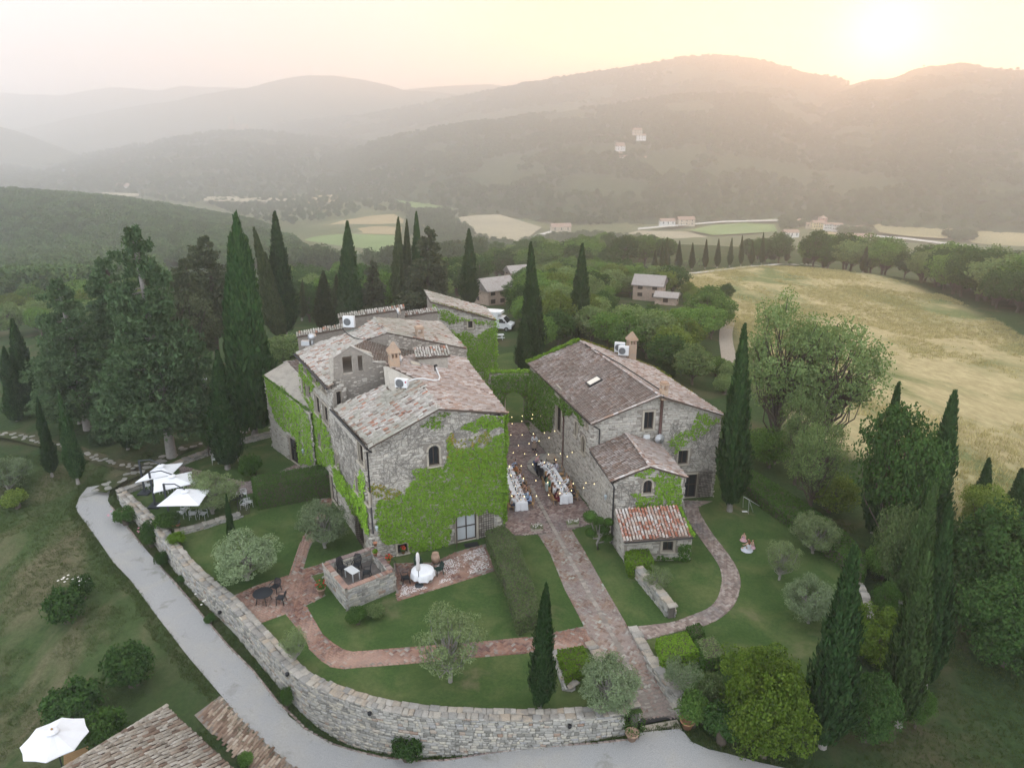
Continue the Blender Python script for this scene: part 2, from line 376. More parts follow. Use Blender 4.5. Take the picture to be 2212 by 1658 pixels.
def mat_terrain():
 m,nt,out=nmat('open_ground');L=nt.links.new
 b=nt.nodes.new('ShaderNodeBsdfPrincipled');L(b.outputs[0],out.inputs[0]);b.inputs['Roughness'].default_value=1;b.inputs['Specular IOR Level'].default_value=0.03
 at=nt.nodes.new('ShaderNodeVertexColor');at.layer_name='land';sp=nt.nodes.new('ShaderNodeSeparateColor');L(at.outputs[0],sp.inputs[0])
 def two(ca,cb,fs,**k):
  n=noise_node(nt,fs,6,rough=0.72,**k);r=ramp_node(nt,[(0.32,ca),(0.68,cb)]);L(n.outputs['Fac'],r.inputs[0]);return r.outputs[0]
 def mask(s,lo,hi,**k):
  n=noise_node(nt,s,5,rough=0.62,dist=0.5,**k);r=ramp_node(nt,[(lo,(0,0,0)),(hi,(1,1,1))]);L(n.outputs['Fac'],r.inputs[0]);return r.outputs[0]
 base=mixc(nt,mask(0.16,0.50,0.68),two((.022,.042,.016),(.046,.074,.026),3.0),two((.058,.056,.030),(.095,.085,.048),4.0))
 mead=mixc(nt,mask(0.22,0.45,0.68,stretch=(1,.5,1,.7)),two((.038,.062,.022),(.066,.095,.036),2.5),two((.10,.088,.052),(.17,.145,.092),5.0))
 dry=mixc(nt,mask(0.055,0.47,0.61,stretch=(1,.45,1,.9)),two((.27,.23,.12),(.44,.375,.21),1.1,stretch=(1,.35,1,.6)),two((.10,.125,.048),(.19,.205,.09),.9))
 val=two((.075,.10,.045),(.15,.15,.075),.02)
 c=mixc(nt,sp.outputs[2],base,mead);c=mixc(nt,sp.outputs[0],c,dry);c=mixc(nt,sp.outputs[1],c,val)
 L(c,b.inputs['Base Color'])
 nb=noise_node(nt,7,6,rough=0.8);bp=nt.nodes.new('ShaderNodeBump');bp.inputs['Strength'].default_value=.6;bp.inputs['Distance'].default_value=.12
 L(nb.outputs['Fac'],bp.inputs['Height']);L(bp.outputs[0],b.inputs['Normal']);return m
terrain=link('terrain',build_terrain(),mat_terrain(),kind='structure')
M_HILL=mat_ground('wooded_hill',[((.030,.045,.022),(.060,.078,.036),.05,0,0,0),((.040,.050,.026),(.085,.092,.048),.03,.004,.48,.6)],bump=1.0,bscale=.08)
def hill(name,sky,D,foot,zf,gully=0.1,rough=6.0,cols=260,rows=46,ease=1.0,fine=0.0):
 """a ridge: sky = skyline in pixels, D = its distance ahead (or list of (px, D)), foot = distance of its foot"""
 sky=np.array(sky,float);px=np.linspace(sky[0,0],sky[-1,0],cols);py=np.interp(px,sky[:,0],sky[:,1])
 py=py+(fbm(px/55,px*0+D if np.isscalar(D) else px*0,4) - .5)*5
 dd=np.full(cols,float(D)) if np.isscalar(D) else np.interp(px,*np.array(D,float).T)
 ff=np.full(cols,float(foot)) if np.isscalar(foot) else np.interp(px,*np.array(foot,float).T)
 ridge=np.array([PD(a,b,c) for a,b,c in zip(px,py,dd)])
 t=np.concatenate([np.linspace(0,1,rows),np.linspace(1.02,1.12,4)])[:,None]
 scale=(ff+(dd - ff)*t)/dd
 X=ridge[:,0]*scale;Y=dd*scale
 s=np.where(t <= 1,np.clip(t,0,1) ** ease,1 - (t - 1)*2.5)
 zz=zf+(ridge[:,2] - zf)*s
 a=np.sin(np.pi*np.clip(t,0,1))
 n=fbm(X/420+3,Y/900,4) - .5
 zz=zz+a*n*gully*(ridge[:,2] - zf)*2+(fbm(X/45,Y/45,3) - .5)*rough*np.clip(t*6,0,1)*np.where(t > .999,.3,1)
 if fine: zz=zz+(vnoise(X/9,Y/9) - .5)*fine*np.where(t > .999,.6,1)
 o=link(name,grid_mesh(name,X,Y,zz),M_HILL,kind='structure');return o,X,Y,zz
H_A=hill('far_mountains',[(-150,215),(0,200),(60,205),(130,207),(200,194),(260,189),(340,197),(390,186),(430,188),(500,190),(560,195),(700,205)],4700,3600,-80)
H_B=hill('blue_mountain',[(-150,300),(60,275),(160,255),(250,236),(350,222),(450,203),(530,190),(600,172),(670,162),(720,163),(800,176),(880,196),(960,200),(1060,215),(1200,240)],3700,2900,-80)
H_B2=hill('pale_mountain',[(760,205),(860,196),(950,186),(1060,183),(1150,189),(1300,200),(1450,210)],4300,3500,-80)
H_D=hill('castle_hill',[(-60,345),(60,352),(130,348),(200,332),(300,312),(400,292),(470,283),(520,279),(560,284),(640,292),(760,300),(900,320)],2500,1350,-76,gully=.06,rough=8,fine=5)
H_L=hill('left_hill',[(-300,262),(-100,268),(0,275),(50,286),(100,308),(160,330),(220,345)],2600,2100,-78,gully=.05,rough=5)
H_C=hill('great_ridge',[(520,300),(560,281),(610,264),(700,257),(800,247),(900,228),(1000,206),(1100,187),(1200,167),(1300,153),(1400,136),(1480,123),(1530,119),(1570,119),(1650,130),(1720,152),(1760,162),(1800,165),(1835,180)],[(520,3300),(1000,3000),(1600,2600),(1835,2500)],[(520,2300),(1000,1700),(1600,1300),(1835,1200)],-76,gully=.10,rough=8,fine=6)
H_R=hill('sunset_ridge',[(1780,205),(1835,182),(1880,172),(1930,166),(1980,149),(2010,142),(2050,139),(2090,138),(2140,146),(2212,153),(2350,150),(2600,140)],[(1780,2300),(2600,1900)],[(1780,900),(2000,820),(2600,700)],-75,gully=.12,rough=8,fine=6)
H_S=hill('middle_shoulder',[(560,420),(640,385),(720,345),(800,312),(860,292),(960,274),(1060,262),(1160,247),(1250,236),(1350,222),(1450,207),(1540,201),(1640,205),(1740,228),(1850,262),(1950,300),(2050,345)],1900,[(560,1500),(760,1250),(1000,1000),(1200,880),(1450,860),(1700,900),(2050,900)],-75,gully=.12,rough=8,fine=6)
# ================================================================ garden ground,road,paths,walls
def cdt_mesh(name,poly,zf=None,spacing=1.0,holes=(),z=0.0):
 """filled polygon with inner points, cut by holes; zf gives the height"""
 poly=np.asarray(poly,float);V=[tuple(p) for p in poly];n=len(V);Eg=[(i,(i+1) % n) for i in range(n)]
 for h in holes:
  k=len(V);V += [tuple(p) for p in h];m=len(h);Eg += [(k+i,k+(i+1) % m) for i in range(m)]
 if spacing:
  lo,hi=poly.min(0),poly.max(0);gx,gy=np.meshgrid(np.arange(lo[0],hi[0],spacing),np.arange(lo[1],hi[1],spacing))
  g=np.stack([gx.ravel(),gy.ravel()],1);g += _rng.uniform(-.2,.2,g.shape)*spacing
  k=inside(g,poly) & (edge_dist(g,poly) > spacing*.45)
  for h in holes: k &= ~inside(g,h) & (edge_dist(g,h) > spacing*.45)
  V += [tuple(p) for p in g[k]]
 ov,oe,of,*_r=delaunay_2d_cdt([Vector(p) for p in V],Eg,[],0,1e-5)
 v=np.array([(p[0],p[1]) for p in ov]);f=np.array([t for t in of if len(t) == 3])
 c=v[f].mean(1);k=inside(c,poly)
 for h in holes: k &= ~inside(c,h)
 f=f[k];a=v[f];cr=(a[:,1,0] - a[:,0,0])*(a[:,2,1] - a[:,0,1]) - (a[:,1,1] - a[:,0,1])*(a[:,2,0] - a[:,0,0])
 f[cr < 0]=f[cr < 0][:,::-1]
 zz=np.full(len(v),z) if zf is None else zf(v[:,0],v[:,1])+z
 return mesh_np(name,np.column_stack([v,zz]),None,f,smooth=True)
RY1,RY0=33.6,28.6
def zpath(x,y):
 t=np.clip((RY1 - np.asarray(y,float))/(RY1 - RY0),0,1);return -1.0*t*t*(3 - 2*t)
def PZ(px,py,zf,n=30):
 z=0.0
 for _ in range(n): p=P(px,py,z);z=0.5*z+0.5*float(zf(p[0],p[1]))
 return P(px,py,z)
path_L=np.array([PZ(a,b,zpath)[:2] for a,b in [(1164,1154),(1190,1195),(1221,1271),(1254,1333),(1272,1369),(1293,1401),(1313,1443),(1352,1510),(1373,1544),(1381,1560)]])
path_R=np.array([PZ(a,b,zpath)[:2] for a,b in [(1233,1144),(1262,1192),(1302,1264),(1326,1305),(1356,1357),(1373,1387),(1404,1449),(1432,1498),(1460,1541),(1464,1548)]])
def dense(l,m=8): return np.concatenate([l[k]+(l[k+1] - l[k])*np.arange(m)[:,None]/m for k in range(len(l) - 1)]+[l[-1:]])
path_L,path_R=dense(path_L),dense(path_R)
_a=[p for p in path_L if p[1] < RY1+.3];_b=[p for p in path_R if p[1] < RY1+.3]
RAMP_CUT=np.array(_a+[_a[-1]+((_a[-1] - _a[-2])*10),_b[-1]+((_b[-1] - _b[-2])*10)]+_b[::-1])
M_LAWN=mat_ground('mown_lawn',[((0.030,0.060,0.018),(0.067,0.108,0.031),5.0,0,0,0),((0.060,0.087,0.029),(0.113,0.132,0.051),3.5,.38,.44,.66),((0.023,0.052,0.013),(0.046,0.083,0.022),4.0,.16,.52,.66),((0.121,0.112,0.064),(0.190,0.162,0.097),4.0,.22,.60,.74)],bump=.5,bscale=40)
garden=link('lawn',cdt_mesh('lawn',GARDEN,spacing=2.0,holes=[RAMP_CUT]),M_LAWN,kind='structure')
M_GRAVEL=mat_ground('pale_gravel',[((.22,.22,.22),(.42,.42,.41),26.0,0,0,0),((.26,.25,.23),(.44,.425,.39),14.0,.35,.45,.65),((.14,.145,.12),(.25,.245,.215),22.,.6,.60,.75)],bump=.7,bscale=60)
road_left=[(189,1053),(172,1074),(164,1096),(170,1110),(208,1161),(246,1216),(282,1253),(342,1335),(405,1417),(479,1504),(520,1554),(574,1606),(640,1662),(700,1720),(760,1780)]
road_right=[(1760,1780),(1720,1665),(1638,1647),(1574,1629),(1530,1619),(1494,1603),(1478,1583),(1466,1575),(1383,1583),(1380,1598),(1290,1607),(1154,1616),(1060,1628),(963,1644),(900,1646),(826,1638),(760,1622),(717,1608),(660,1576),(602,1520),(547,1450),(492,1395),(427,1318),(372,1253),(356,1233),(301,1172),(263,1126),(240,1095),(233,1082),(238,1060),(215,1049)]
ROAD=np.array([G(a,b)[:2] for a,b in road_left+road_right])
def zroad(x,y): return H(x,y)
road=link('gravel_road',cdt_mesh('gravel_road',ROAD,zroad,.9,z=.06),M_GRAVEL,kind='structure')
M_BRICK=mat_pieces('worn_paving_brick',[(0,(0.128,0.072,0.053)),(.22,(0.203,0.127,0.094)),(.5,(0.271,0.199,0.152)),(.75,(0.226,0.169,0.143)),(.92,(0.302,0.279,0.238)),(1,(0.354,0.364,0.320))],stain=(.33,.285,.26),stain_scale=.8,stain_lo=.5,stain_hi=.72,big=(.24,.21,.20),big_scale=.5,bump=.3)
M_BRICK_DARK=mat_pieces('dark_paving_brick',[(0,(.13,.09,.085)),(.4,(.22,.15,.13)),(.7,(.28,.20,.17)),(1,(.34,.29,.26))],stain=(.30,.26,.25),stain_scale=.35,stain_lo=.52,stain_hi=.7,big=(.16,.14,.14),big_scale=.25,bump=.3)
M_BRICK_RED=mat_pieces('red_paving_brick',[(0,(0.114,0.060,0.051)),(.3,(0.214,0.111,0.081)),(.6,(0.271,0.162,0.119)),(.85,(0.186,0.119,0.102)),(1,(0.314,0.306,0.272))],stain=(.11,.085,.085),stain_scale=.55,stain_lo=.52,stain_hi=.66,big=(.40,.27,.21),big_scale=.35,bump=.3)
M_MORTAR=mat_simple('sandy_joint',(.20,.175,.15),.95,var=.3)
M_JOINT_DARK=mat_simple('dark_joint',(.10,.085,.075),.95,var=.3)
def unit_brick():
 v=[(-.5,-.5,0),(.5,-.5,0),(.5,.5,0),(-.5,.5,0),(-.485,-.47,1),(.485,-.47,1),(.485,.47,1),(-.485,.47,1)]
 return np.array(v,float),np.array([(4,5,6,7),(0,1,5,4),(1,2,6,5),(2,3,7,6),(3,0,4,7)])
def trs(loc,rz,sc):
 """N 4x4 matrices from location, turn about z and scale arrays"""
 n=len(loc);M=np.zeros((n,4,4));c,s=np.cos(rz),np.sin(rz)
 M[:,0,0]=c*sc[:,0];M[:,1,0]=s*sc[:,0];M[:,0,1]=-s*sc[:,1];M[:,1,1]=c*sc[:,1];M[:,2,2]=sc[:,2]
 M[:,:3,3]=loc;M[:,3,3]=1;return M
def frames(loc,ex,ey,ez,sc):
 n=len(loc);M=np.zeros((n,4,4));M[:,:3,0]=ex*sc[:,:1];M[:,:3,1]=ey*sc[:,1:2];M[:,:3,2]=ez*sc[:,2:3];M[:,:3,3]=loc;M[:,3,3]=1;return M
def merge(variants,idx,Ms):
 vs=[];fs=[];k=0
 for q,(v,f) in enumerate(variants):
  m=Ms[idx == q]
  if not len(m): continue
  vh=np.column_stack([v,np.ones(len(v))]);w=np.einsum('nij,vj->nvi',m,vh)[:,:,:3]
  vs.append(w.reshape(-1,3));fs.append((f[None]+(k+np.arange(len(m))*len(v))[:,None,None]).reshape(-1,f.shape[1]));k += len(m)*len(v)
 return np.concatenate(vs),np.concatenate(fs)
_pm={}
def pieces(parent,name,variants,Ms,mat,nmax=300,idx=None,stuff=None,key=None):
 """the nmax pieces that show largest become parts, the rest one joined part"""
 if len(Ms) == 0: return
 org=np.array(parent.location) if parent is not None else np.zeros(3)
 idx=np.zeros(len(Ms),int) if idx is None else idx
 p=Ms[:,:3,3];dist=np.linalg.norm(p - np.array([0,0,CAMZ]),axis=1)
 pr=np.array([proj(q)[:2] for q in p]);vis=(pr[:,0] > 0) & (pr[:,0] < PW) & (pr[:,1] > 0) & (pr[:,1] < PH)
 size=np.sqrt(np.abs(np.linalg.norm(Ms[:,:3,0],axis=1)*np.linalg.norm(Ms[:,:3,2],axis=1)))
 order=np.argsort(np.where(vis,-size/dist,1));order=np.concatenate([order[vis[order]],order[~vis[order]]])
 nm=min(nmax,int(vis.sum()));top=order[:nm];rest=order[nm:]
 mes=[]
 for q,(v,f) in enumerate(variants):
  me=mesh_np(name,v,f if f.shape[1] == 4 else None,f if f.shape[1] == 3 else None);me.materials.append(mat);mes.append(me)
 for i in top:
  o=bpy.data.objects.new(name,mes[idx[i]]);COL.objects.link(o);m=Ms[i].copy();m[:3,3] -= org
  o.parent=parent;o.matrix_basis=Matrix(m.tolist())
 if len(rest):
  m=Ms[rest].copy();m[:,:3,3] -= org;v,f=merge(variants,idx[rest],m)
  link(stuff or (name+'_work'),mesh_np(stuff or name,v,f if f.shape[1] == 4 else None,f if f.shape[1] == 3 else None),mat,parent,kind='stuff')
def herringbone(poly,W=.15,rot=0.0,gap=.010,holes=()):
 poly=np.asarray(poly,float);c=poly.mean(0);R=np.array([[math.cos(rot),-math.sin(rot)],[math.sin(rot),math.cos(rot)]])
 q=(poly - c) @ R;lo=np.floor(q.min(0)/W).astype(int) - 2;hi=np.ceil(q.max(0)/W).astype(int)+2
 X,Y=np.meshgrid(np.arange(lo[0],hi[0]),np.arange(lo[1],hi[1]));X=X.ravel();Y=Y.ravel();d=(X - Y) % 4
 h=d == 0;v=d == 3
 cen=np.concatenate([np.stack([(X[h]+1)*W,(Y[h]+.5)*W],1),np.stack([(X[v]+.5)*W,(Y[v]+1)*W],1)])
 ang=np.concatenate([np.zeros(h.sum()),np.full(v.sum(),math.pi/2)])+rot
 cen=cen @ R.T+c;k=inside(cen,poly) & (edge_dist(cen,poly) > W*.35)
 for hh in holes: k &= ~inside(cen,hh)
 cen=cen[k];ang=ang[k]+_rng.normal(0,.012,k.sum());n=len(cen)
 return cen,ang,np.stack([np.full(n,2*W - gap),np.full(n,W - gap),np.full(n,.05)],1)
def paving(name,poly,mat,joint,rot,zf=None,W=.15,nmax=300,holes=(),base_z=.012,thick=.05):
 cdt=cdt_mesh(name,poly,zf,1.0 if zf else 2.5,z=base_z);o=link(name,cdt,joint,kind='structure')
 cen,ang,sc=herringbone(poly,W,rot,holes=holes)
 z=(zf(cen[:,0],cen[:,1]) if zf else 0)+base_z - thick+.016+_rng.normal(0,.004,len(cen))+(_rng.random(len(cen)) < .04)*-.012
 pieces(o,'brick',[unit_brick()],trs(np.column_stack([cen,z]),ang,sc),mat,nmax,stuff='brickwork');return o
def edging(parent,line,mat,zf=None,w=.12,L=.30,z=.03,nmax=0,name='edge_brick'):
 line=np.asarray(line,float);seg=np.linalg.norm(np.diff(line,axis=0),axis=1);s=np.concatenate([[0],np.cumsum(seg)])
 t=np.arange(L/2,s[-1],L);x=np.interp(t,s,line[:,0]);y=np.interp(t,s,line[:,1]);k=np.clip(np.searchsorted(s,t) - 1,0,len(seg) - 1)
 d=np.diff(line,axis=0)[k];a=np.arctan2(d[:,1],d[:,0])+_rng.normal(0,.03,len(t));n=len(t)
 zz=(zf(x,y) if zf else np.zeros(n))+z - .06+_rng.normal(0,.005,n)
 pieces(parent,name,[unit_brick()],trs(np.stack([x,y,zz],1),a,np.stack([np.full(n,L*.96),np.full(n,w)*_rng.uniform(.85,1.1,n),np.full(n,.07)],1)),mat,nmax,stuff='edging')
PATH=np.concatenate([path_L,path_R[::-1]])
ang_path=math.atan2(*(path_L[32] - path_L[0])[::-1])
M_STRIP=mat_pieces('drain_stone',[(.20,.175,.15),(.28,.25,.215),(.34,.305,.265),(.24,.21,.185)],stain=(.18,.15,.135),bump=.4)
strip_line=np.array([PZ(a,b,zpath)[:2] for a,b in [(1148,1052),(1157,1070),(1190,1131),(1258,1255),(1290,1312),(1328,1381),(1352,1428),(1385,1494),(1412,1546)]])
ribbon=np.concatenate([offset_line(strip_line,.15),offset_line(strip_line,-.15)[::-1]])
middle_path=paving('brick_path',PATH,M_BRICK,M_MORTAR,ang_path+math.pi/4,zpath,holes=[ribbon])
edging(middle_path,path_L,M_BRICK,zpath);edging(middle_path,path_R,M_BRICK,zpath)
COURT=np.array([(-.5,47.1),*PXY([(1092,1158),(1164,1154),(1233,1144),(1280,1131),(1296,1120)]),(7.0,46),(6.0,50),(1.7,65),(1.3,67.2),(-2.6,67.2),(-4.2,61.6)])
court=paving('courtyard',COURT,M_BRICK_DARK,M_JOINT_DARK,ang_path+math.pi/4,None,holes=[ribbon],nmax=150)
def stone_strip():
 seg=np.linalg.norm(np.diff(strip_line,axis=0),axis=1);s=np.concatenate([[0],np.cumsum(seg)]);t=[.1]
 while t[-1] < s[-1] - .3: t.append(t[-1]+random.uniform(.16,.32))
 t=np.array(t);m=(t[1:]+t[:-1])/2;x=np.interp(m,s,strip_line[:,0]);y=np.interp(m,s,strip_line[:,1]);k=np.clip(np.searchsorted(s,m) - 1,0,len(seg) - 1)
 d=np.diff(strip_line,axis=0)[k];a=np.arctan2(d[:,1],d[:,0]);n=len(m)
 sc=np.stack([np.diff(t)*.93,_rng.uniform(.24,.31,n),np.full(n,.06)],1)
 o=link('drain_strip',cdt_mesh('drain_strip',ribbon,zpath,None,z=.016),M_MORTAR,kind='structure')
 pieces(o,'paving_stone',[unit_brick()],trs(np.stack([x,y,zpath(x,y) - .025],1),a,sc),M_STRIP,200,stuff='paving_stones')
random.seed(4);stone_strip()
cross_up=[(1141,1377),(1040,1387),(900,1398),(761,1409),(739,1403),(717,1389),(695,1370),(679,1343),(660,1308)]
cross_dn=[(618,1324),(649,1362),(662,1381),(671,1402),(695,1425),(717,1439),(742,1443),(772,1440),(881,1432),(1042,1417),(1139,1409)]
CROSS=np.array(PXY([(1254,1338)] and [(1262,1352),(1141,1377)]+cross_up[1:]+[(704,1286),(688,1265),(673,1243),(702,1236),(697,1217),(655,1228),(668,1186),(722,1076),(694,1076),(650,1172),(626,1242),(553,1266),(506,1287),(516,1302),(558,1346)]+cross_dn+[(1290,1396)]))
cross=paving('garden_path',CROSS,M_BRICK_RED,M_MORTAR,math.radians(52),None,nmax=300)
edging(cross,PXY(cross_up),M_BRICK_RED);edging(cross,PXY(cross_dn),M_BRICK_RED)
edging(cross,PXY([(506,1287),(553,1266),(626,1242),(650,1172)]),M_BRICK_RED);edging(cross,PXY([(618,1324),(558,1346)]),M_BRICK_RED)
PATIO=np.array(PXY([(858,1297),(965,1264),(1073,1230),(1049,1174),(987,1191),(936,1214),(850,1216)]))
patio=paving('patio',PATIO,M_BRICK_RED,M_MORTAR,math.radians(62),None,nmax=200)
edging(patio,PXY([(858,1297),(965,1264),(1073,1230)]),M_BRICK_RED)
curve_in=[(1357,1356),(1445,1346),(1486,1333),(1530,1315),(1550,1295),(1560,1264),(1560,1238),(1550,1213),(1530,1185),(1504,1149),(1486,1121),(1475,1093)]
curve_out=[(1369,1387),(1468,1361),(1517,1351),(1555,1333),(1583,1307),(1596,1274),(1597,1249),(1588,1223),(1568,1192),(1537,1152),(1512,1111),(1507,1095)]
ci,co=smooth_line(PXY(curve_in),3),smooth_line(PXY(curve_out),3)
M_BRICK_GREY=mat_pieces('greyed_paving_brick',[(0,(0.170,0.128,0.111)),(.4,(0.255,0.196,0.170)),(.7,(0.297,0.238,0.204)),(1,(0.357,0.315,0.281))],stain=(.13,.12,.12),stain_scale=.4,stain_lo=.5,stain_hi=.68,bump=.3)
curve=paving('curved_path',np.concatenate([ci,PXY([(1478,1080),(1540,1082)]),co[::-1]]),M_BRICK_GREY,M_MORTAR,math.radians(30),None,nmax=150)
edging(curve,ci,M_BRICK_GREY);edging(curve,co,M_BRICK_GREY)
terrace_walk=paving('umbrella_walk',np.array(PXY([(383,1004),(420,1012),(470,1028),(530,1040),(585,1026),(640,1002),(655,1014),(600,1046),(540,1066),(470,1072),(400,1050)])),M_BRICK_DARK,M_JOINT_DARK,.4,None,nmax=0)
def petals():
 pl=np.array(PXY([(862,1290),(1060,1225),(1045,1180),(960,1212),(920,1240),(870,1262)]));lo,hi=pl.min(0),pl.max(0)
 q=_rng.uniform(lo,hi,(9000,2));k=inside(q,pl) & (fbm(q[:,0]*.9,q[:,1]*.9,4)+_rng.normal(0,.04,len(q)) > .53);q=q[k];n=len(q)
 v=np.array([(-.5,-.5,0),(.5,-.5,.15),(.5,.5,0),(-.5,.5,.2)]);Ms=trs(np.column_stack([q,np.full(n,.034)]),_rng.uniform(0,6.3,n),np.stack([_rng.uniform(.03,.07,n),_rng.uniform(.03,.06,n),np.full(n,.05)],1))
 w,f=merge([(v,np.array([(0,1,2,3)]))],np.zeros(n,int),Ms);link('fallen_petals',mesh_np('fallen_petals',w,f),mat_simple('dry_petal',(.62,.58,.56),.9),kind='stuff',label='pale fallen petals scattered over the red brick patio',cat='petals')
petals()
def unit_stone(seed,taper=.10):
 """x along the wall, y outward (0..1), z up"""
 r=np.random.default_rng(seed);j=lambda s: r.uniform(-s,s,4)
 a=np.array([(-.5,0,-.5),(.5,0,-.5),(.5,0,.5),(-.5,0,.5)]);b=a.copy();b[:,1]=.62;c=a*(1 - taper*1.6);c[:,1]=1
 b[:,0] += j(.05);b[:,2] += j(.07);c[:,0] += j(.06);c[:,2] += j(.09);c[:,1] += j(.12)
 v=np.concatenate([a,b,c]);f=[(8,9,10,11)]
 for k in range(4): q=(k+1) % 4;f += [(k,q,4+q,4+k),(4+k,4+q,8+q,8+k)]
 return v,np.array(f)
STONES=[unit_stone(s) for s in range(8)]
def course_fill(length,zlo,zhi,hmin=.10,hmax=.24,lmin=.16,lmax=.52):
 """rows of (u, z, len, height) covering a length x height strip"""
 out=[];z=zlo
 while z < zhi - .04:
  h=random.uniform(hmin,hmax);h=min(h,zhi - z);u=random.uniform(-.3,0)
  while u < length:
   l=random.uniform(lmin,lmax)*(1.0 if h > .13 else 1.15)
   if random.random() < .18 and h > .15:
    out.append((u+l/2,z+h*.25,l,h*.5));out.append((u+l/2,z+h*.75,l,h*.5))
   else: out.append((u+l/2,z+h/2+random.uniform(-.012,.012),l,h))
   u += l
  z += h
 return np.array(out)
M_STONE=mat_pieces('grey_field_stone',[(0,(.17,.165,.145)),(.2,(.27,.265,.24)),(.45,(.36,.35,.315)),(.62,(.41,.38,.31)),(.8,(.30,.30,.295)),(.93,(.45,.42,.36)),(1,(.25,.175,.13))],stain=(.155,.15,.135),stain_scale=1.1,stain_lo=.54,stain_hi=.72,grain=14,bump=.6)
M_STONE_CAP=mat_pieces('weathered_cap_stone',[(.25,.235,.21),(.33,.305,.26),(.31,.26,.20),(.21,.205,.19),(.37,.345,.305)],stain=(.16,.155,.145),stain_scale=1.6,stain_lo=.5,stain_hi=.66,grain=12,bump=.6)
M_BED=mat_simple('wall_mortar',(.12,.11,.095),.95,var=.35,vscale=6)
def curved_wall(root,outer,thick,ztop,zbase,nmax=300,cap=True,both=False,hmin=.11,hmax=.25,side=1,ncap=150,lmin=.16,lmax=.5):
 """wall along a polyline (outer face to the right of travel when side=1); ztop / zbase per point or function"""
 outer=np.asarray(outer,float);n=len(outer);seg=np.linalg.norm(np.diff(outer,axis=0),axis=1);s=np.concatenate([[0],np.cumsum(seg)])
 inner=offset_line(outer,thick*side);zt=np.broadcast_to(np.asarray(ztop,float),(n,));zb=np.broadcast_to(np.asarray(zbase,float),(n,)) - .4
 org=np.array(root.location)
 i0=offset_line(outer,.05*side);i1=offset_line(outer,(thick - .05)*side);v=[];f=[]
 for k in range(n): v += [(*i0[k],zb[k]),(*i0[k],zt[k] - .05),(*i1[k],zt[k] - .05),(*i1[k],zb[k])]
 for k in range(n - 1):
  a=k*4;b=a+4;f += [(a,b,b+1,a+1),(a+1,b+1,b+2,a+2),(a+2,b+2,b+3,a+3)]
 f += [(0,1,2,3),(n*4 - 4,n*4 - 1,n*4 - 2,n*4 - 3)]
 MB().add(np.array(v) - org,f).build('wall_core',M_BED,root)
 def face(line,sgn):
  sg=np.linalg.norm(np.diff(line,axis=0),axis=1);ss=np.concatenate([[0],np.cumsum(sg)])
  q=course_fill(ss[-1],(zb+.3).min(),zt.max(),hmin,hmax,lmin,lmax);u=np.clip(q[:,0],0,ss[-1])
  top=np.interp(u,ss,zt);bot=np.interp(u,ss,zb);k=(q[:,1]+q[:,3]*.3 < top) & (q[:,1] > bot+.1) & (q[:,0] > .05) & (q[:,0] < ss[-1] - .05);q=q[k];u=u[k]
  x=np.interp(u,ss,line[:,0]);y=np.interp(u,ss,line[:,1]);kk=np.clip(np.searchsorted(ss,u) - 1,0,len(sg) - 1)
  t=np.diff(line,axis=0)[kk];t /= np.linalg.norm(t,axis=1)[:,None];nr=np.stack([t[:,1],-t[:,0],np.zeros(len(t))],1)*sgn
  ex=np.column_stack([t,np.zeros(len(t))])*sgn;ez=np.tile([0,0,1.],(len(t),1));m=len(q)
  dep=_rng.uniform(.055,.11,m)
  Ms=frames(np.stack([x,y,q[:,1]],1) - nr*.06,ex,nr,ez,np.stack([q[:,2]*.95,dep,q[:,3]*.92],1))
  return Ms
 Fs=[face(outer,side)]
 if both: Fs.append(face(inner[::1],-side))
 Ms=np.concatenate(Fs);pieces(root,'stone',STONES,Ms,M_STONE,nmax,_rng.integers(0,8,len(Ms)),'stonework')
 if cap:
  mid=offset_line(outer,thick*.5*side);sg=np.linalg.norm(np.diff(mid,axis=0),axis=1);ss=np.concatenate([[0],np.cumsum(sg)]);L=[]
  rows=(0,1) if thick > .5 else (0,)
  for r in rows:
   u=0
   while u < ss[-1]:
    l=random.uniform(.22,.6);L.append((u+l/2,r,l));u += l
  L=np.array(L);u=np.clip(L[:,0],0,ss[-1]);x=np.interp(u,ss,mid[:,0]);y=np.interp(u,ss,mid[:,1]);kk=np.clip(np.searchsorted(ss,u) - 1,0,len(sg) - 1)
  t=np.diff(mid,axis=0)[kk];t /= np.linalg.norm(t,axis=1)[:,None];nn=np.stack([-t[:,1],t[:,0]],1);m=len(L)
  w=(thick+.10)/len(rows);o=((L[:,1]+.5)/len(rows) - .5)*(thick+.06);o=o+_rng.normal(0,.02,m)
  loc=np.stack([x+nn[:,0]*o,y+nn[:,1]*o,np.interp(u,ss,zt) - .055+_rng.normal(0,.012,m)],1)
  ex=np.column_stack([t,np.zeros(m)]);ey=np.tile([0,0,1.],(m,1));ez=np.cross(ex,ey)
  Ms=frames(loc,ex,ey,ez,np.stack([L[:,2]*.96,_rng.uniform(.07,.12,m),np.full(m,w)*_rng.uniform(.85,1.05,m)],1))
  pieces(root,'cap_stone',STONES,Ms,M_STONE_CAP,ncap,_rng.integers(0,8,m),'cap_stones')
random.seed(11)
def wall_thing(label,pts,thick,ztop,zbase,**k):
 c=np.mean(np.asarray(pts,float),axis=0);t=thing('stone_wall',label,'wall',(c[0],c[1],float(np.min(zbase))));curved_wall(t,pts,thick,ztop,zbase,**k);return t
front_wall=wall_thing('long curving grey stone garden wall beside the gravel road, ending at the gate',wall_outer,WALL_T,.4,H(wall_outer[:,0],wall_outer[:,1]),hmin=.10,hmax=.22,lmin=.14,lmax=.46)
back_low=smooth_line(PXY([(254,1062),(315,1040),(383,1000),(462,970),(514,953),(596,932)],.45),4)
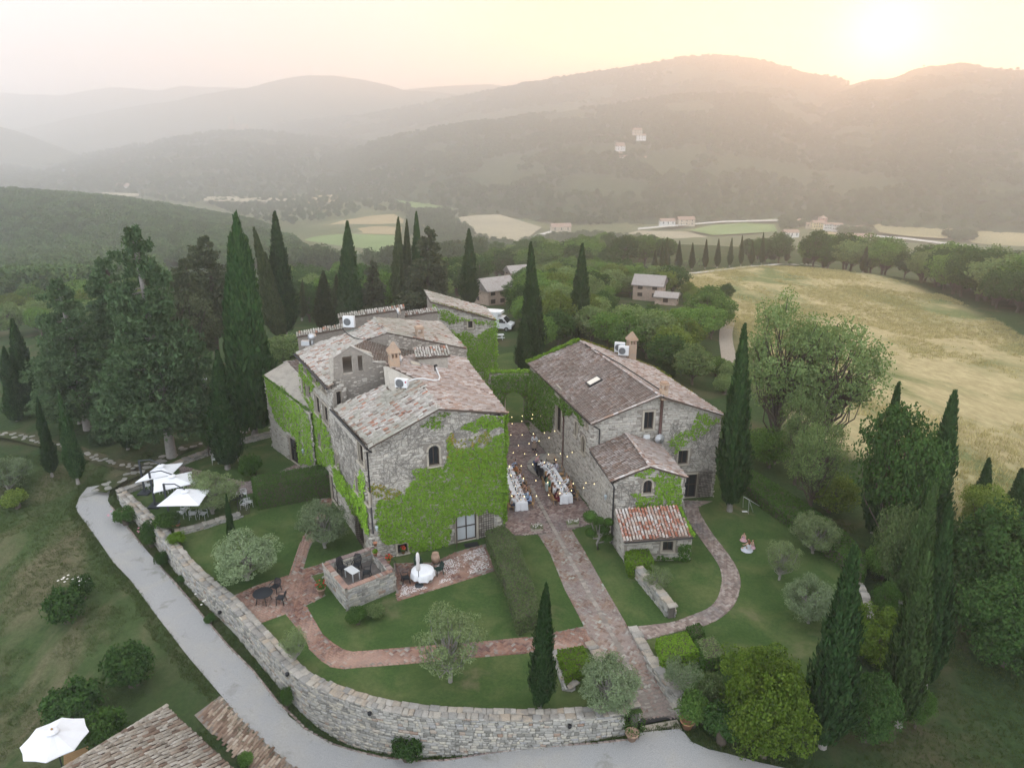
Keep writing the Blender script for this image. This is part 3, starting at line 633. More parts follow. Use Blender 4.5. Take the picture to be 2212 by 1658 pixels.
wall_thing('low dry stone wall curving behind the white square parasols',back_low,.5,.45,0.0,side=1,nmax=120,ncap=60,hmin=.08,hmax=.16)
mid_low=smooth_line(PXY([(377,1149),(427,1137),(470,1124),(520,1110)],.35),4)
wall_thing('low stone wall between the parasol lawn and the olive lawn',mid_low,.45,.35,0.0,nmax=120,ncap=60,hmin=.08,hmax=.16)
rw=smooth_line(PXY(right_wall_px,.25),4)
wall_thing('low crumbling stone wall along the hedge on the right lawn',rw[::-1],.4,.25,-.2,nmax=60,ncap=60,hmin=.08,hmax=.16)
rR=np.array([p for p in path_R if p[1] < RY1+1.6]);rR=np.concatenate([rR,[rR[-1]+(rR[-1] - rR[-2])*6]])
wall_thing('stone retaining wall on the hedge side of the gate path',(rR+np.array([.02,0])),.5,.18,zpath(rR[:,0],rR[:,1]),side=1,nmax=120,ncap=40)
rL=np.array([p for p in path_L if p[1] < RY1+.3])[::-1]
wall_thing('stone retaining wall under the bushy olive at the gate path',rL - np.array([.02,0]),.5,.12,zpath(rL[:,0],rL[:,1]),side=1,nmax=60,ncap=40)
pl=PXY([(1192,1402),(1198,1425),(1220,1482),(1245,1478)],.3)
wall_thing('short stone planter wall beside the single garden cypress',np.array(smooth_line(pl,2)),.4,.3,-.1,side=1,nmax=60,ncap=30)
pr_=PXY([(1415,1432),(1470,1426),(1526,1420)],.2)
wall_thing('stone planter wall below the bright square hedge at the gate',np.array(pr_),.45,.2,-.3,side=1,nmax=40,ncap=30)
sl=PXY([(1346,1212),(1369,1244),(1402,1285),(1442,1336)],0)
wall_thing('sloping stone wall with end pillar in the middle lawn',np.array(smooth_line(sl,3))[:,:2],.5,np.linspace(.7,.95,10),-.05,side=1,both=True,nmax=120,ncap=40)
kerb=[(1380,1596),(1290,1606),(1154,1615),(1060,1627),(963,1643),(900,1645),(826,1637),(760,1621),(717,1607),(660,1575),(602,1519),(547,1449),(492,1394),(427,1317),(372,1252),(301,1171),(240,1094)]
kerb_o=link('road_kerb',MB().box((0,0,-30),(.1,.1,.1)).mesh('road_kerb'),M_MORTAR,kind='structure');kp=np.array([G(*q)[:2] for q in kerb]);edging(kerb_o,kp,M_BRICK_GREY,H,w=.10,z=.09)
kerb_o.hide_render=False
# ================================================================ buildings
M_TILE=mat_pieces('lichened_roof_tile',[(0,(.12,.085,.07)),(.08,(.36,.16,.10)),(.16,(.33,.30,.265)),(.35,(.48,.44,.395)),(.55,(.31,.295,.245)),(.72,(.45,.41,.37)),(.86,(.26,.21,.18)),(1,(.53,.50,.46))],stain=(.40,.395,.375),stain_scale=4.0,stain_lo=.53,stain_hi=.68,big=(.24,.24,.19),big_scale=.28,bump=.5)
M_TILE_PINK=mat_pieces('pinkish_roof_tile',[(0,(.14,.085,.07)),(.16,(.36,.235,.175)),(.32,(.35,.29,.25)),(.5,(.50,.46,.43)),(.68,(.30,.225,.19)),(.85,(.48,.40,.355)),(1,(.56,.53,.51))],stain=(.41,.40,.39),stain_scale=3.5,stain_lo=.54,stain_hi=.68,big=(.27,.225,.20),big_scale=.3,bump=.5)
M_TILE_RED=mat_pieces('red_and_white_roof_tile',[(0,(.30,.10,.06)),(.4,(.37,.17,.11)),(.6,(.35,.25,.20)),(.8,(.45,.36,.30)),(1,(.52,.50,.47))],stain=(.52,.50,.475),stain_scale=3.0,stain_lo=.50,stain_hi=.60,bump=.5)
M_TILE_CREAM=mat_pieces('creamy_roof_tile',[(0,(.15,.11,.09)),(.12,(.27,.20,.155)),(.28,(.37,.335,.285)),(.55,(.45,.42,.37)),(.8,(.34,.32,.28)),(1,(.50,.48,.44))],stain=(.14,.12,.10),stain_scale=3.0,stain_lo=.54,stain_hi=.66,bump=.6)
M_UNDER=mat_simple('roof_bed',(.10,.075,.06),.95,var=.3)
M_HOUSE=mat_pieces('house_stone',[(0,(.25,.23,.20)),(.25,(.38,.355,.31)),(.5,(.45,.42,.365)),(.75,(.40,.38,.34)),(1,(.50,.46,.40))],stain=(.24,.22,.195),stain_scale=.9,stain_lo=.55,stain_hi=.72,grain=10,bump=.7)
M_PLASTER=mat_pieces('old_render',[(.38,.35,.30),(.43,.39,.335)],stain=(.26,.245,.215),stain_scale=1.2,stain_lo=.48,stain_hi=.66,bump=.4)
M_WALLBED=mat_simple('house_mortar',(.23,.205,.175),.95,var=.35,vscale=5)
M_GLASS=mat_simple('dark_glass',(.018,.022,.028),.12,spec=.6)
M_FRAME=mat_simple('dark_brown_wood',(.045,.032,.025),.6)
M_SURR=mat_pieces('dressed_stone',[(.36,.32,.26),(.42,.38,.31)],bump=.3)
M_BRICKWORK=mat_pieces('chimney_brick',[(.33,.22,.15),(.42,.30,.21),(.38,.29,.22)],stain=(.30,.27,.23),stain_scale=3,bump=.4)
M_CURTAIN=mat_simple('sheer_curtain',(.42,.45,.46),.8)
M_METAL=mat_simple('dark_gutter_metal',(.035,.034,.036),.5,metal=.3)
M_BROWNPIPE=mat_simple('brown_pipe',(.11,.065,.055),.6)
M_WHITE=mat_simple('white_enamel',(.62,.63,.63),.45,var=.06)
M_GREY=mat_simple('grey_grille',(.20,.21,.215),.6)
M_BLACK=mat_simple('black_plastic',(.012,.013,.015),.55)
M_LEAD=mat_simple('green_grey_flashing',(.13,.16,.145),.7,var=.2)
M_TIN=mat_simple('dull_tin',(.42,.43,.44),.35,metal=.8)
def nrm(v): v=np.asarray(v,float);return v/np.linalg.norm(v)
def coppo(r0=.092,r1=.074,n=4,th=.018):
 """barrel tile: length along y (0 low end wide .. 1 high end)"""
 v=[];f=[]
 for y,r in ((-.5,r0),(.5,r1)):
  for k in range(n+1):
   t=math.pi*k/n;v.append((r*math.cos(t),y,r*math.sin(t)*.85))
 for k in range(n): f.append((k,k+1,n+2+k,n+1+k))
 b=len(v);v += [(x*.78,y,z*.74) for x,y,z in v[:n+1]]
 for k in range(n): f.append((b+k,b+k+1,k+1,k))
 return np.array(v),np.array(f)
TILES=[coppo(),coppo(.096,.076),coppo(.088,.07)]
def roof(root,pts,mat,nmax=0,up=None,pitch=.215,expo=.34,slab=.14,jitter=1.0,name='roof',under=None):
 """pts: outline in 3-D, first two along the eave; tiles run up the slope"""
 pts=[np.array(p,float) for p in pts];org=np.array(root.location)
 e=nrm(pts[1] - pts[0]);n=np.zeros(3)
 for i in range(len(pts)): n += np.cross(pts[i],pts[(i+1) % len(pts)])
 n=nrm(n);n=n if n[2] > 0 else -n;e=nrm(e - n*(e @ n));u=np.cross(n,e)
 if u[2] < 0: u=-u
 c=np.mean(pts,axis=0);flat=[p - n*((p - c) @ n) for p in pts]
 top=np.array(flat) - org;bot=top - n*slab;k=len(pts);f=[tuple(range(k)),tuple(range(2*k - 1,k - 1,-1))]+[(i,k+i,k+(i+1) % k,(i+1) % k) for i in range(k)]
 ro=MB().add(np.concatenate([top,bot]),f).build(name,under or M_UNDER,root)
 P2=np.array([((p - c) @ e,(p - c) @ u) for p in flat]);lo,hi=P2.min(0),P2.max(0)
 a=np.arange(lo[0]+.05,hi[0],pitch);b=np.arange(lo[1] - .05,hi[1]+.1,expo)
 A,B=np.meshgrid(a,b,indexing='ij');A=A.ravel();B=B.ravel();q=np.stack([A,B],1);m=inside(q,P2);q=q[m];m=len(q)
 q += _rng.normal(0,.014*jitter,q.shape);q[:,1] += np.interp(q[:,0]*0+vnoise(q[:,0]/pitch*3.1,q[:,0]*0),[0,1],[-.06,.06])
 loc=c+q[:,:1]*e+q[:,1:]*u+n*(.012+_rng.normal(0,.008*jitter,m)+.03*fbm(q[:,0]*.5,q[:,1]*.5,2))[:,None]
 w=_rng.normal(0,.05*jitter,m);ex=e[None]*np.cos(w)[:,None]+u[None]*np.sin(w)[:,None];tl=.055+_rng.normal(0,.025*jitter,m)
 ey=-np.sin(w)[:,None]*e[None]+np.cos(w)[:,None]*u[None];ey=nrm_rows(ey - n[None]*tl[:,None]);ez=np.cross(ex,ey);sc=np.stack([_rng.uniform(.92,1.08,m),np.full(m,expo*1.28),_rng.uniform(.85,1.15,m)],1)
 Ms=frames(loc,ex,ey,ez,sc);pieces(root,'roof_tile',TILES,Ms,mat,nmax,_rng.integers(0,3,m),'roof_tiles')
 return e,u,n
def nrm_rows(v): return v/np.linalg.norm(v,axis=1)[:,None]
def tile_line(root,a,b,mat,r=1.35,step=.36,lift=.02,name='ridge_tiles'):
 a=np.array(a,float);b=np.array(b,float);L=np.linalg.norm(b - a);d=(b - a)/L;k=max(2,int(L/step));t=(np.arange(k)+.5)/k
 loc=a+t[:,None]*(b - a)+np.array([0,0,lift]);ey=np.tile(d,(k,1))+_rng.normal(0,.02,(k,3));ey=nrm_rows(ey);ex=nrm_rows(np.cross(ey,[0,0,1.]));ez=np.cross(ex,ey)
 Ms=frames(loc,ex,ey,ez,np.stack([np.full(k,r)*_rng.uniform(.92,1.08,k),np.full(k,L/k*1.2),np.full(k,r)],1))
 Ms[:,:3,3] -= np.array(root.location);v,f=merge([TILES[0]],np.zeros(k,int),Ms);return link(name,mesh_np(name,v,f),mat,root,kind='stuff')
class Wall:
 """a vertical wall face from a to b (seen from outside, a on the left)"""
 def __init__(s,root,a,b,mat=None):
  s.root=root;s.a=np.array([a[0],a[1],0.0]);s.b=np.array([b[0],b[1],0.0]);s.L=np.linalg.norm(s.b - s.a);s.e=(s.b - s.a)/s.L
  s.n=np.array([s.e[1],-s.e[0],0]);s.holes=[];s.items=[]
 def uv(s,px,py): p=on_plane(px,py,s.a,s.n);return (p - s.a) @ s.e,p[2]
 def pt(s,u,z,o=0.0): return s.a+s.e*u+np.array([0,0,z])+s.n*o
 def poly(s,lst): return np.array([s.uv(*q) for q in lst])
 def fill(s,poly,mat=None,nmax=0,stones=True,hmin=.10,hmax=.22,lmin=.18,lmax=.5,thick=.3,prou=1.0):
  """poly in (u, z)"""
  poly=np.array(poly,float);s.outline=poly;org=np.array(s.root.location)
  me=cdt_mesh('wall',poly,None,None,holes=[h[0] for h in s.holes]);n=len(me.vertices);co=np.zeros(n*3);me.vertices.foreach_get('co',co);co=co.reshape(-1,3)
  w=s.a+co[:,:1]*s.e+co[:,1:2]*np.array([0,0,1.]) - org;me.vertices.foreach_set('co',w.astype(np.float32).ravel());me.flip_normals();me.update();link('wall',me,M_WALLBED,s.root)
  if stones:
   q=course_fill(poly[:,0].max() - poly[:,0].min(),poly[:,1].min(),poly[:,1].max(),hmin,hmax,lmin,lmax);q[:,0] += poly[:,0].min()
   k=inside(q[:,:2],poly) & (edge_dist(q[:,:2],poly) > .06)
   for h,pad in s.holes:
    lo,hi=h.min(0),h.max(0);k &= ~((q[:,0]+q[:,2]/2 > lo[0] - pad) & (q[:,0] - q[:,2]/2 < hi[0]+pad) & (q[:,1]+q[:,3]/2 > lo[1] - pad) & (q[:,1] - q[:,3]/2 < hi[1]+pad))
   q=q[k];m=len(q)
   Ms=frames(s.a+q[:,:1]*s.e+q[:,1:2]*np.array([0,0,1.]) - s.n*.03,np.tile(s.e,(m,1))*1.0,np.tile(s.n,(m,1)),np.tile([0,0,1.],(m,1)),np.stack([q[:,2]*.96,_rng.uniform(.045,.075,m)*prou,q[:,3]*.93],1))
   pieces(s.root,'stone',STONES,Ms,mat or M_HOUSE,nmax,_rng.integers(0,8,m),'stonework')
  return s
 def hole(s,u,z,w,h,arch=False,pad=.13):
  if arch: p=[(u - w/2,z),(u+w/2,z)]+[(u+w/2*math.cos(t),z+h - w/2+w/2*math.sin(t)) for t in np.linspace(0,math.pi,9)]
  else: p=[(u - w/2,z),(u+w/2,z),(u+w/2,z+h),(u - w/2,z+h)]
  s.holes.append((np.array(p),pad));return np.array(p)
 def window(s,u,z,w,h,arch=False,kind='window',style='dark',depth=.22,surround=True,label=None,sill=True):
  p=s.hole(u,z,w,h,arch,.13 if surround else .03);org=np.array(s.root.location);c3=lambda q,o: s.pt(q[0],q[1],o) - org
  n=len(p);mb=MB();mb.add([c3(q,.03) for q in p]+[c3(q,-depth) for q in p],[(k,(k+1) % n,n+(k+1) % n,n+k) for k in range(n)])
  if surround:
   pc=p.mean(0);w_=.14
   for k in range(n):
    if k == 0 and kind == 'door': continue
    a,b=p[k],p[(k+1) % n];d=nrm(b - a);o=np.array([d[1],-d[0]])*w_;ext=d*(w_ if not arch or k == 0 else .01)
    a2,b2=a+o - ext,b+o+ext
    qs=[c3(a - ext*0,.055),c3(b,.055),c3(b2,.055),c3(a2,.055)];qb=[c3(a,-.02),c3(b,-.02),c3(b2,-.02),c3(a2,-.02)]
    mb.add(qs+qb,[(0,1,2,3),(0,4,5,1),(1,5,6,2),(2,6,7,3),(3,7,4,0)])
  f=mb.build(kind,M_SURR,s.root)
  if label: f['label']=label
  MB().add([c3(q,-depth+.01) for q in p],[tuple(range(n))]).build('pane',M_CURTAIN if style == 'curtain' else M_GLASS,f)
  fr=MB();t=.07
  def bar(u0,z0,u1,z1,o=-depth+.06,th=.05):
   fr.add([c3((x,y),o+k) for k in (-th/2,th/2) for x,y in ((u0,z0),(u1,z0),(u1,z1),(u0,z1))],[(0,3,2,1),(4,5,6,7),(0,1,5,4),(1,2,6,5),(2,3,7,6),(3,0,4,7)])
  hh=h - (w/2 if arch else 0)
  bar(u - w/2,z,u - w/2+t,z+hh);bar(u+w/2 - t,z,u+w/2,z+hh);bar(u - w/2+t,z,u+w/2 - t,z+t);bar(u - t/2,z+t,u+t/2,z+h - t)
  if not arch: bar(u - w/2+t,z+h - t,u+w/2 - t,z+h)
  if h > 1.6: bar(u - w/2+t,z+h*.52,u+w/2 - t,z+h*.52+t)
  fr.build('frame',M_FRAME,f)
  if sill and kind == 'window':
   c=s.pt(u,z - .05,.05) - org;MB().box(c,(w+.3,.26,.08),math.atan2(s.e[1],s.e[0])).build('sill',M_SURR,f)
  return f
 def wpx(s,quad,**k):
  """window from its four corners in pixels"""
  q=s.poly(quad);lo,hi=q.min(0),q.max(0)
  if k.get('kind') == 'door' and lo[1] < .6: lo[1]=.04;hi[1]=max(hi[1],2.15)
  lo[1]=max(lo[1],.04);hi[1]=max(hi[1],lo[1]+.7);return s.window((lo[0]+hi[0])/2,lo[1],hi[0] - lo[0],hi[1] - lo[1],**k)
def Z1(x,y): return ((640+x*.29559)*.864,(700+y*.29559)*.864)
def Z2(x,y): return ((1200+x*.29559)*.864,(780+y*.29559)*.864)
def Z3(x,y): return ((640+x*.29559)*.864,(1050+y*.29559)*.864)
def Z4(x,y): return ((1200+x*.29559)*.864,(1120+y*.29559)*.864)
def plane3(a,b,c): n=nrm(np.cross(np.array(b) - a,np.array(c) - a));return np.array(a,float),(n if n[2] > 0 else -n)
def onpl(pl,lst): return [on_plane(*q,*pl) for q in lst]
random.seed(21)
MAIN=thing('stone_house','large main stone house with stepped lichened roofs and an ivy-clad gable front','house',(-8,52,0))
FL,FR,RR,RL=(-9.65,42.3),(-.6,45.95),(-4.2,60.6),(-13.7,49.5)
w_front=Wall(MAIN,FL,FR);w_left=Wall(MAIN,RL,FL);w_right=Wall(MAIN,FR,RR)
w_front.wpx([Z3(1462,380),Z3(1548,375),Z3(1548,215),Z3(1462,220)],arch=True,label='arched window with dark glass in the gable front')
w_front.wpx([Z3(1200,1130),Z3(1282,1110),Z3(1280,1040),Z3(1205,1050)],label='small square window above a red geranium')
w_front.wpx([Z3(1705,1075),Z3(1868,1040),Z3(1855,838),Z3(1700,885)],kind='door',style='curtain',label='glazed double door with white curtains opening on the patio')
for q in ([Z3(873,335),Z3(907,350),Z3(905,220),Z3(875,205)],[Z3(853,590),Z3(878,625),Z3(880,505),Z3(855,480)],[Z3(938,690),Z3(953,695),Z3(953,620),Z3(940,610)],[Z3(682,380),Z3(700,405),Z3(698,300),Z3(682,285)]):
 w_left.wpx(q)
w_left.wpx([Z3(862,1000),Z3(915,1060),Z3(908,860),Z3(860,815)],arch=True,kind='door',label='arched side door behind an iron lattice shutter')
w_left.wpx([Z3(640,660),Z3(695,690),Z3(690,540),Z3(630,480)],kind='door',surround=False,label='tall dark boarded side door beside the clipped hedge')
w_front.fill([(0,-.3),(w_front.L,-.1),(w_front.L,9.33),(4.75,10.7),(0,8.8)],nmax=120)
w_left.fill([(0,-.1),(w_left.L,-.1),(w_left.L,8.8),(0,8.8)])
w_right.fill([(0,-.1),(w_right.L,-.1),(w_right.L,9.3),(0,9.3)])
pl_R=plane3(P(*Z1(2130,1120),9.4),P(*Z1(1770,650),9.4),P(*Z1(1545,1085),10.9))
pl_L=plane3(P(*Z1(955,1415),8.9),P(*Z1(640,1085),8.9),on_plane(*Z1(1545,1085),*pl_R))
R_poly=onpl(pl_R,[Z1(2130,1120),Z1(1770,650),Z1(1570,600),Z1(1290,640),Z1(1105,715),Z1(1380,850),Z1(1545,1085)])
roof(MAIN,R_poly,M_TILE_PINK,0)
L_poly=onpl(pl_L,[Z1(640,1085),Z1(955,1415),Z1(1545,1085),Z1(1390,855),Z1(1150,945),Z1(1095,885)])
roof(MAIN,L_poly,M_TILE,300)
tile_line(MAIN,R_poly[6],R_poly[5],M_TILE);tile_line(MAIN,R_poly[0],R_poly[6],M_TILE_PINK,r=1.1);tile_line(MAIN,L_poly[1],L_poly[2],M_TILE,r=1.1)
A_,B_=R_poly[4],R_poly[5];wm=Wall(MAIN,A_[:2],B_[:2])
def zl(x,y): p0,n=pl_L;return p0[2] - (n[0]*(x - p0[0])+n[1]*(y - p0[1]))/n[2]
fk=[A_ - [0,0,.1],B_ - [0,0,.1],L_poly[3] - [0,0,.06],L_poly[4] - [0,0,.1],L_poly[5] - [0,0,.1],A_+[-.3,.2,-.2]];fk=[p - np.array(MAIN.location) for p in fk];MB().add(fk+[p - [0,0,.5] for p in fk],[(0,1,2,3),(0,3,4,5),(9,8,7,6),(2,8,9,3),(3,9,10,4)]).build('wall',M_PLASTER,MAIN)
ML1,ML2=np.array(RL)+[0,0],(-18.5,57.8)
e0,e1=P(*Z1(610,915),10.3),P(*Z1(330,620),10.3);rf=P(*Z1(1110,445),12.5);pl_W=plane3(e0,e1,rf)
W_poly=onpl(pl_W,[Z1(330,620),Z1(610,915),Z1(655,860),Z1(660,660),Z1(800,575),Z1(940,505),Z1(1110,447),Z1(1000,320),Z1(850,425),Z1(530,530)])
roof(MAIN,W_poly,M_TILE,0)
w_wing=Wall(MAIN,e1[:2]+np.array([.25,.15]),e0[:2]+np.array([.25,.15]))
for q in ([Z1(495,860),Z1(525,880),Z1(525,835),Z1(495,815)],[Z1(560,920),Z1(590,945),Z1(590,905),Z1(560,885)],[Z1(415,770),Z1(440,790),Z1(440,750),Z1(415,730)],[Z1(400,940),Z1(415,970),Z1(415,850),Z1(398,830)],[Z1(440,980),Z1(460,1000),Z1(460,900),Z1(440,880)],[Z1(510,1110),Z1(535,1140),Z1(535,1000),Z1(512,980)],[Z1(578,1180),Z1(605,1210),Z1(605,1080),Z1(580,1060)],[Z1(545,1400),Z1(565,1425),Z1(563,1320),Z1(545,1300)]):
 w_wing.wpx(q)
w_wing.fill([(0,-.1),(w_wing.L,-.1),(w_wing.L,10.2),(0,10.2)])
w_ret=Wall(MAIN,e0[:2]+np.array([.25,.15]),e0[:2]+np.array([1.1,.75]));w_ret.window(w_ret.L*.45,8.6,.38,1.3,surround=False,sill=False);w_ret.fill([(0,7.6),(w_ret.L,7.6),(w_ret.L,10.6),(0,10.25)])
pl_M2=plane3(on_plane(*Z1(935,510),*pl_W),P(*Z1(1780,640),9.3),P(*Z1(1100,690),11.2))
M2_poly=onpl(pl_M2,[Z1(1100,700),Z1(1290,645),Z1(1560,640),Z1(1780,640),Z1(1500,560),Z1(1120,470),Z1(940,507),Z1(800,565),Z1(985,690)])
roof(MAIN,M2_poly[::-1][0:0]+[M2_poly[3],M2_poly[4],M2_poly[5],M2_poly[6],M2_poly[7],M2_poly[8],M2_poly[0],M2_poly[1],M2_poly[2]],M_TILE,0)
r3f,r3r=on_plane(*Z1(1110,443),*pl_W),on_plane(*Z1(1000,320),*pl_W)
pl_M3=plane3(r3f+[0,0,.05],r3r+[0,0,.05],P(*Z1(1780,575),10.3))
M3_poly=onpl(pl_M3,[Z1(1780,575),Z1(1560,350),Z1(1480,350),Z1(1000,320),Z1(1110,443)])
roof(MAIN,M3_poly,M_TILE,0);tile_line(MAIN,M3_poly[4],M3_poly[3],M_TILE);tile_line(MAIN,M3_poly[0],M3_poly[4],M_TILE,r=1.1)
w3=Wall(MAIN,M3_poly[4][:2],M3_poly[0][:2]);w3.fill([(0,8.5),(w3.L,7.5),(w3.L,M3_poly[0][2] - .12),(0,M3_poly[4][2] - .12)],M_PLASTER,prou=.5)
w3l=Wall(MAIN,W_poly[5][:2],M3_poly[4][:2]);w3l.fill([(0,W_poly[5][2] - 1),(w3l.L,M3_poly[4][2] - 1.5),(w3l.L,M3_poly[4][2] - .1),(0,W_poly[5][2] - .05)],M_PLASTER,stones=False)
wb=Wall(MAIN,(-13.45,49.95),(-9.55,51.75))
bp=[wb.uv(*q) for q in (Z1(655,660),Z1(800,562),Z1(985,655),Z1(985,700),Z1(1095,705))]
for q in ([Z1(740,790),Z1(815,790),Z1(815,640),Z1(740,640)],[Z1(868,772),Z1(905,768),Z1(905,640),Z1(868,640)]):
 a=wb.poly(q);lo,hi=a.min(0),a.max(0);wb.hole((lo[0]+hi[0])/2,lo[1],hi[0] - lo[0],hi[1] - lo[1],pad=.25)
wb_poly=[(-.05,7.8),(wb.L,7.8),(wb.L,bp[4][1]),(bp[3][0],bp[3][1]),(bp[2][0],bp[2][1]),(bp[1][0],bp[1][1]),(bp[0][0],bp[0][1])]
wb.fill(wb_poly,M_PLASTER,hmin=.10,hmax=.2,prou=.45)
def bell_back():
 o=.42;mb=MB();org=np.array(MAIN.location);bx=lambda u0,z0,u1,z1: mb.add([wb.pt(u,z,-k) - org for k in (.02,o) for u,z in ((u0,z0),(u1,z0),(u1,z1),(u0,z1))],[(0,1,2,3),(4,7,6,5),(0,4,5,1),(1,5,6,2),(2,6,7,3),(3,7,4,0)])
 h1_,h2_=wb.holes[0][0],wb.holes[1][0];zt=bp[0][1];z0=h1_[0][1];uL,uR=0,bp[2][0]
 bx(uL,8,wb.L,z0 - .01);bx(uL,z0,h1_[0][0],zt);bx(h1_[1][0],z0,h2_[0][0],zt);bx(h2_[1][0],z0,uR,zt);bx(h1_[0][0],h1_[2][1],h1_[1][0],zt);bx(h2_[0][0],h2_[2][1],h2_[1][0],zt);bx(uR+.003,z0,wb.L,bp[4][1])
 mb.add([wb.pt(u,z,-k) - org for k in (.02,o) for u,z in ((uL,zt+.002),(uR,zt+.002),(bp[1][0],bp[1][1] - .02))],[(0,1,2),(3,5,4),(0,3,4,1),(1,4,5,2),(2,5,3,0)])
 mb.build('bell_gable',M_PLASTER,MAIN)
bell_back()
for a,b in ((0,1),(1,2)):
 for o in (-.05,-.3): tile_line(MAIN,wb.pt(*bp[a],o),wb.pt(*bp[b],o),M_TILE,r=1.3,lift=.05)
tile_line(MAIN,wb.pt(*bp[3],-.15),wb.pt(*bp[4],-.15),M_TILE,r=1.6,lift=.05)
MB().prism([np.array(p) - [-8,52] for p in ((-9.2,44.2),(-1.0,47.6),(-4.6,61.3),(-13.0,50.4))],0,8.0).prism([np.array(p) - [-8,52] for p in ((-13.0,50.6),(-9.6,52.2),(-5.0,61.5),(-7.5,71),(-19.2,64),(-17.9,57.9))],0,9.7).build('inner_mass',M_WALLBED,MAIN)
def parapet(q0,q1,z0,z1,thick=.55,base=0.0):
 a,b=P(*q0,z0),P(*q1,z1);w=Wall(MAIN,a[:2],b[:2]);w.fill([(0,base),(w.L,base),(w.L,z1),(0,z0)],M_PLASTER,stones=False)
 c=[w.pt(0,z0) ,w.pt(w.L,z1),w.pt(w.L,z1+.2,-thick),w.pt(0,z0+.2,-thick)]
 bk=Wall(MAIN,w.pt(w.L,0,-thick)[:2],w.pt(0,0,-thick)[:2]);bk.fill([(0,base),(bk.L,base),(bk.L,z0+.1),(0,z1+.1)],M_PLASTER,stones=False)
 for u0 in (0,w.L):
  p,q=w.pt(u0,0),w.pt(u0,0,-thick);MB().add([np.array(k) - np.array(MAIN.location) for k in (p+[0,0,base],q+[0,0,base],q+[0,0,(z0 if u0 == 0 else z1)+.1],p+[0,0,(z0 if u0 == 0 else z1)])],[(0,1,2,3)]).build('wall',M_PLASTER,MAIN)
 roof(MAIN,[w.pt(-.05,z0+.02,.08),w.pt(w.L+.05,z1+.02,.08),w.pt(w.L+.05,z1+.28,-thick - .05),w.pt(-.05,z0+.28,-thick - .05)],M_TILE,0,slab=.08)
 return w
parapet(Z1(352,485),Z1(735,415),10.4,10.9);parapet(Z1(705,330),Z1(1255,250),11.3,11.8);parapet(Z1(1260,310),Z1(1535,270),11.0,11.2)
t_a,t_b=np.array([-8.3,72.6]),np.array([-1.9,74.0]);w_tow=Wall(MAIN,t_a,t_b);tl=w_tow.uv(*Z1(1490,190))[1];tr=w_tow.uv(*Z1(2005,335))[1]
w_tow.wpx([Z1(1795,405),Z1(1832,400),Z1(1830,345),Z1(1795,352)])
w_tow.fill([(0,-.1),(w_tow.L,-.1),(w_tow.L,tr),(0,tl)])
t_r=Wall(MAIN,t_b,t_b+np.array([-1.2,5.2]));t_r.fill([(0,-.1),(t_r.L,-.1),(t_r.L,tr),(0,tr)])
t_l=Wall(MAIN,t_a+np.array([-1.2,5.2]),t_a);t_l.fill([(0,-.1),(t_l.L,-.1),(t_l.L,tl),(0,tl)],stones=False)
roof(MAIN,[np.array([*(t_b+[.25,-.2]),tr+.05]),np.array([*(t_b+[-1.1,5.4]),tr+.05]),np.array([*(t_a+[-1.4,5.4]),tl+.15]),np.array([*(t_a+[-.2,-.25]),tl+.15])],M_TILE,0)
an_a,an_b=np.array([-22.6,61.2]),np.array([-16.7,54.6]);w_an=Wall(MAIN,an_a,an_b);zA=w_an.uv(*Z1(85,815))[1];zB=w_an.uv(*Z1(425,1080))[1]
w_an.wpx([Z1(300,1560),Z1(362,1600),Z1(350,1370),Z1(292,1330)],kind='door',surround=False,label='open black boarded door in the ivy annex wall')
w_an.fill([(0,-.1),(w_an.L,-.1),(w_an.L,zB - .3),(0,zA)])
w_an2=Wall(MAIN,an_a+np.array([2.6,3.0]),an_a);w_an2.fill([(0,-.1),(w_an2.L,-.1),(w_an2.L,zA),(0,zA+.9)],M_PLASTER)
roof(MAIN,[np.array([*an_a,zA+.05]),np.array([*an_b,zB - .25]),np.array([*(an_b+[1.2,1.2]),zB+.2]),np.array([*(an_a+[1.6,1.9]),zA+.75])],M_PLASTER,0,slab=.1,pitch=50,under=M_PLASTER)
roof(MAIN,[np.array([*(an_a+[1.6,1.9]),zA+.77]),np.array([*(an_b+[1.2,1.2]),zB+.4]),np.array([*(an_b+[2.5,3.0]),zB+.3]),np.array([*(an_a+[3.4,4.2]),zA+.4])],M_TILE_PINK,0)
def pipe(root,pts,r,mat,name='downpipe'):
 o=np.array(root.location);return MB().tube([np.array(p) - o for p in pts],r,7).build(name,mat,root,True)
gl=[L_poly[0]+[-.1,-.05,-.06],L_poly[1]+[-.1,-.1,-.08]];pipe(MAIN,gl,.075,M_METAL,'gutter')
pipe(MAIN,[gl[1],gl[1]+[.25,.1,-.25],w_front.pt(.14,8.3,.12),w_front.pt(.14,2.2,.12)],.055,M_METAL)
pipe(MAIN,[e1+[-.08,-.04,-.05],e0+[-.08,-.04,-.05]],.08,M_METAL,'gutter')
def lattice(root,a,b,z0,z1,n=6,m=12,name='lattice_shutter'):
 o=np.array(root.location);a=np.array([*a,0.]) - o;b=np.array([*b,0.]) - o;mb=MB();up=np.array([0,0,1.])
 for k in range(n+1): p=a+(b - a)*k/n;mb.tube([p+up*z0,p+up*z1],.018,4,False)
 for k in range(m+1): z=z0+(z1 - z0)*k/m;mb.tube([a+up*z,b+up*z],.016,4,False)
 return mb.build(name,M_FRAME,root)
du=w_front.poly([Z3(1705,1075),Z3(1868,1040)]);lattice(MAIN,w_front.pt(du[1][0]+.15,0,.14)[:2],w_front.pt(du[1][0]+1.25,0,.14)[:2],.1,2.3)
lattice(MAIN,w_front.pt(du[0][0] - .05,0,.1)[:2],w_front.pt(du[0][0] - .35,0,.95)[:2],.1,2.3)
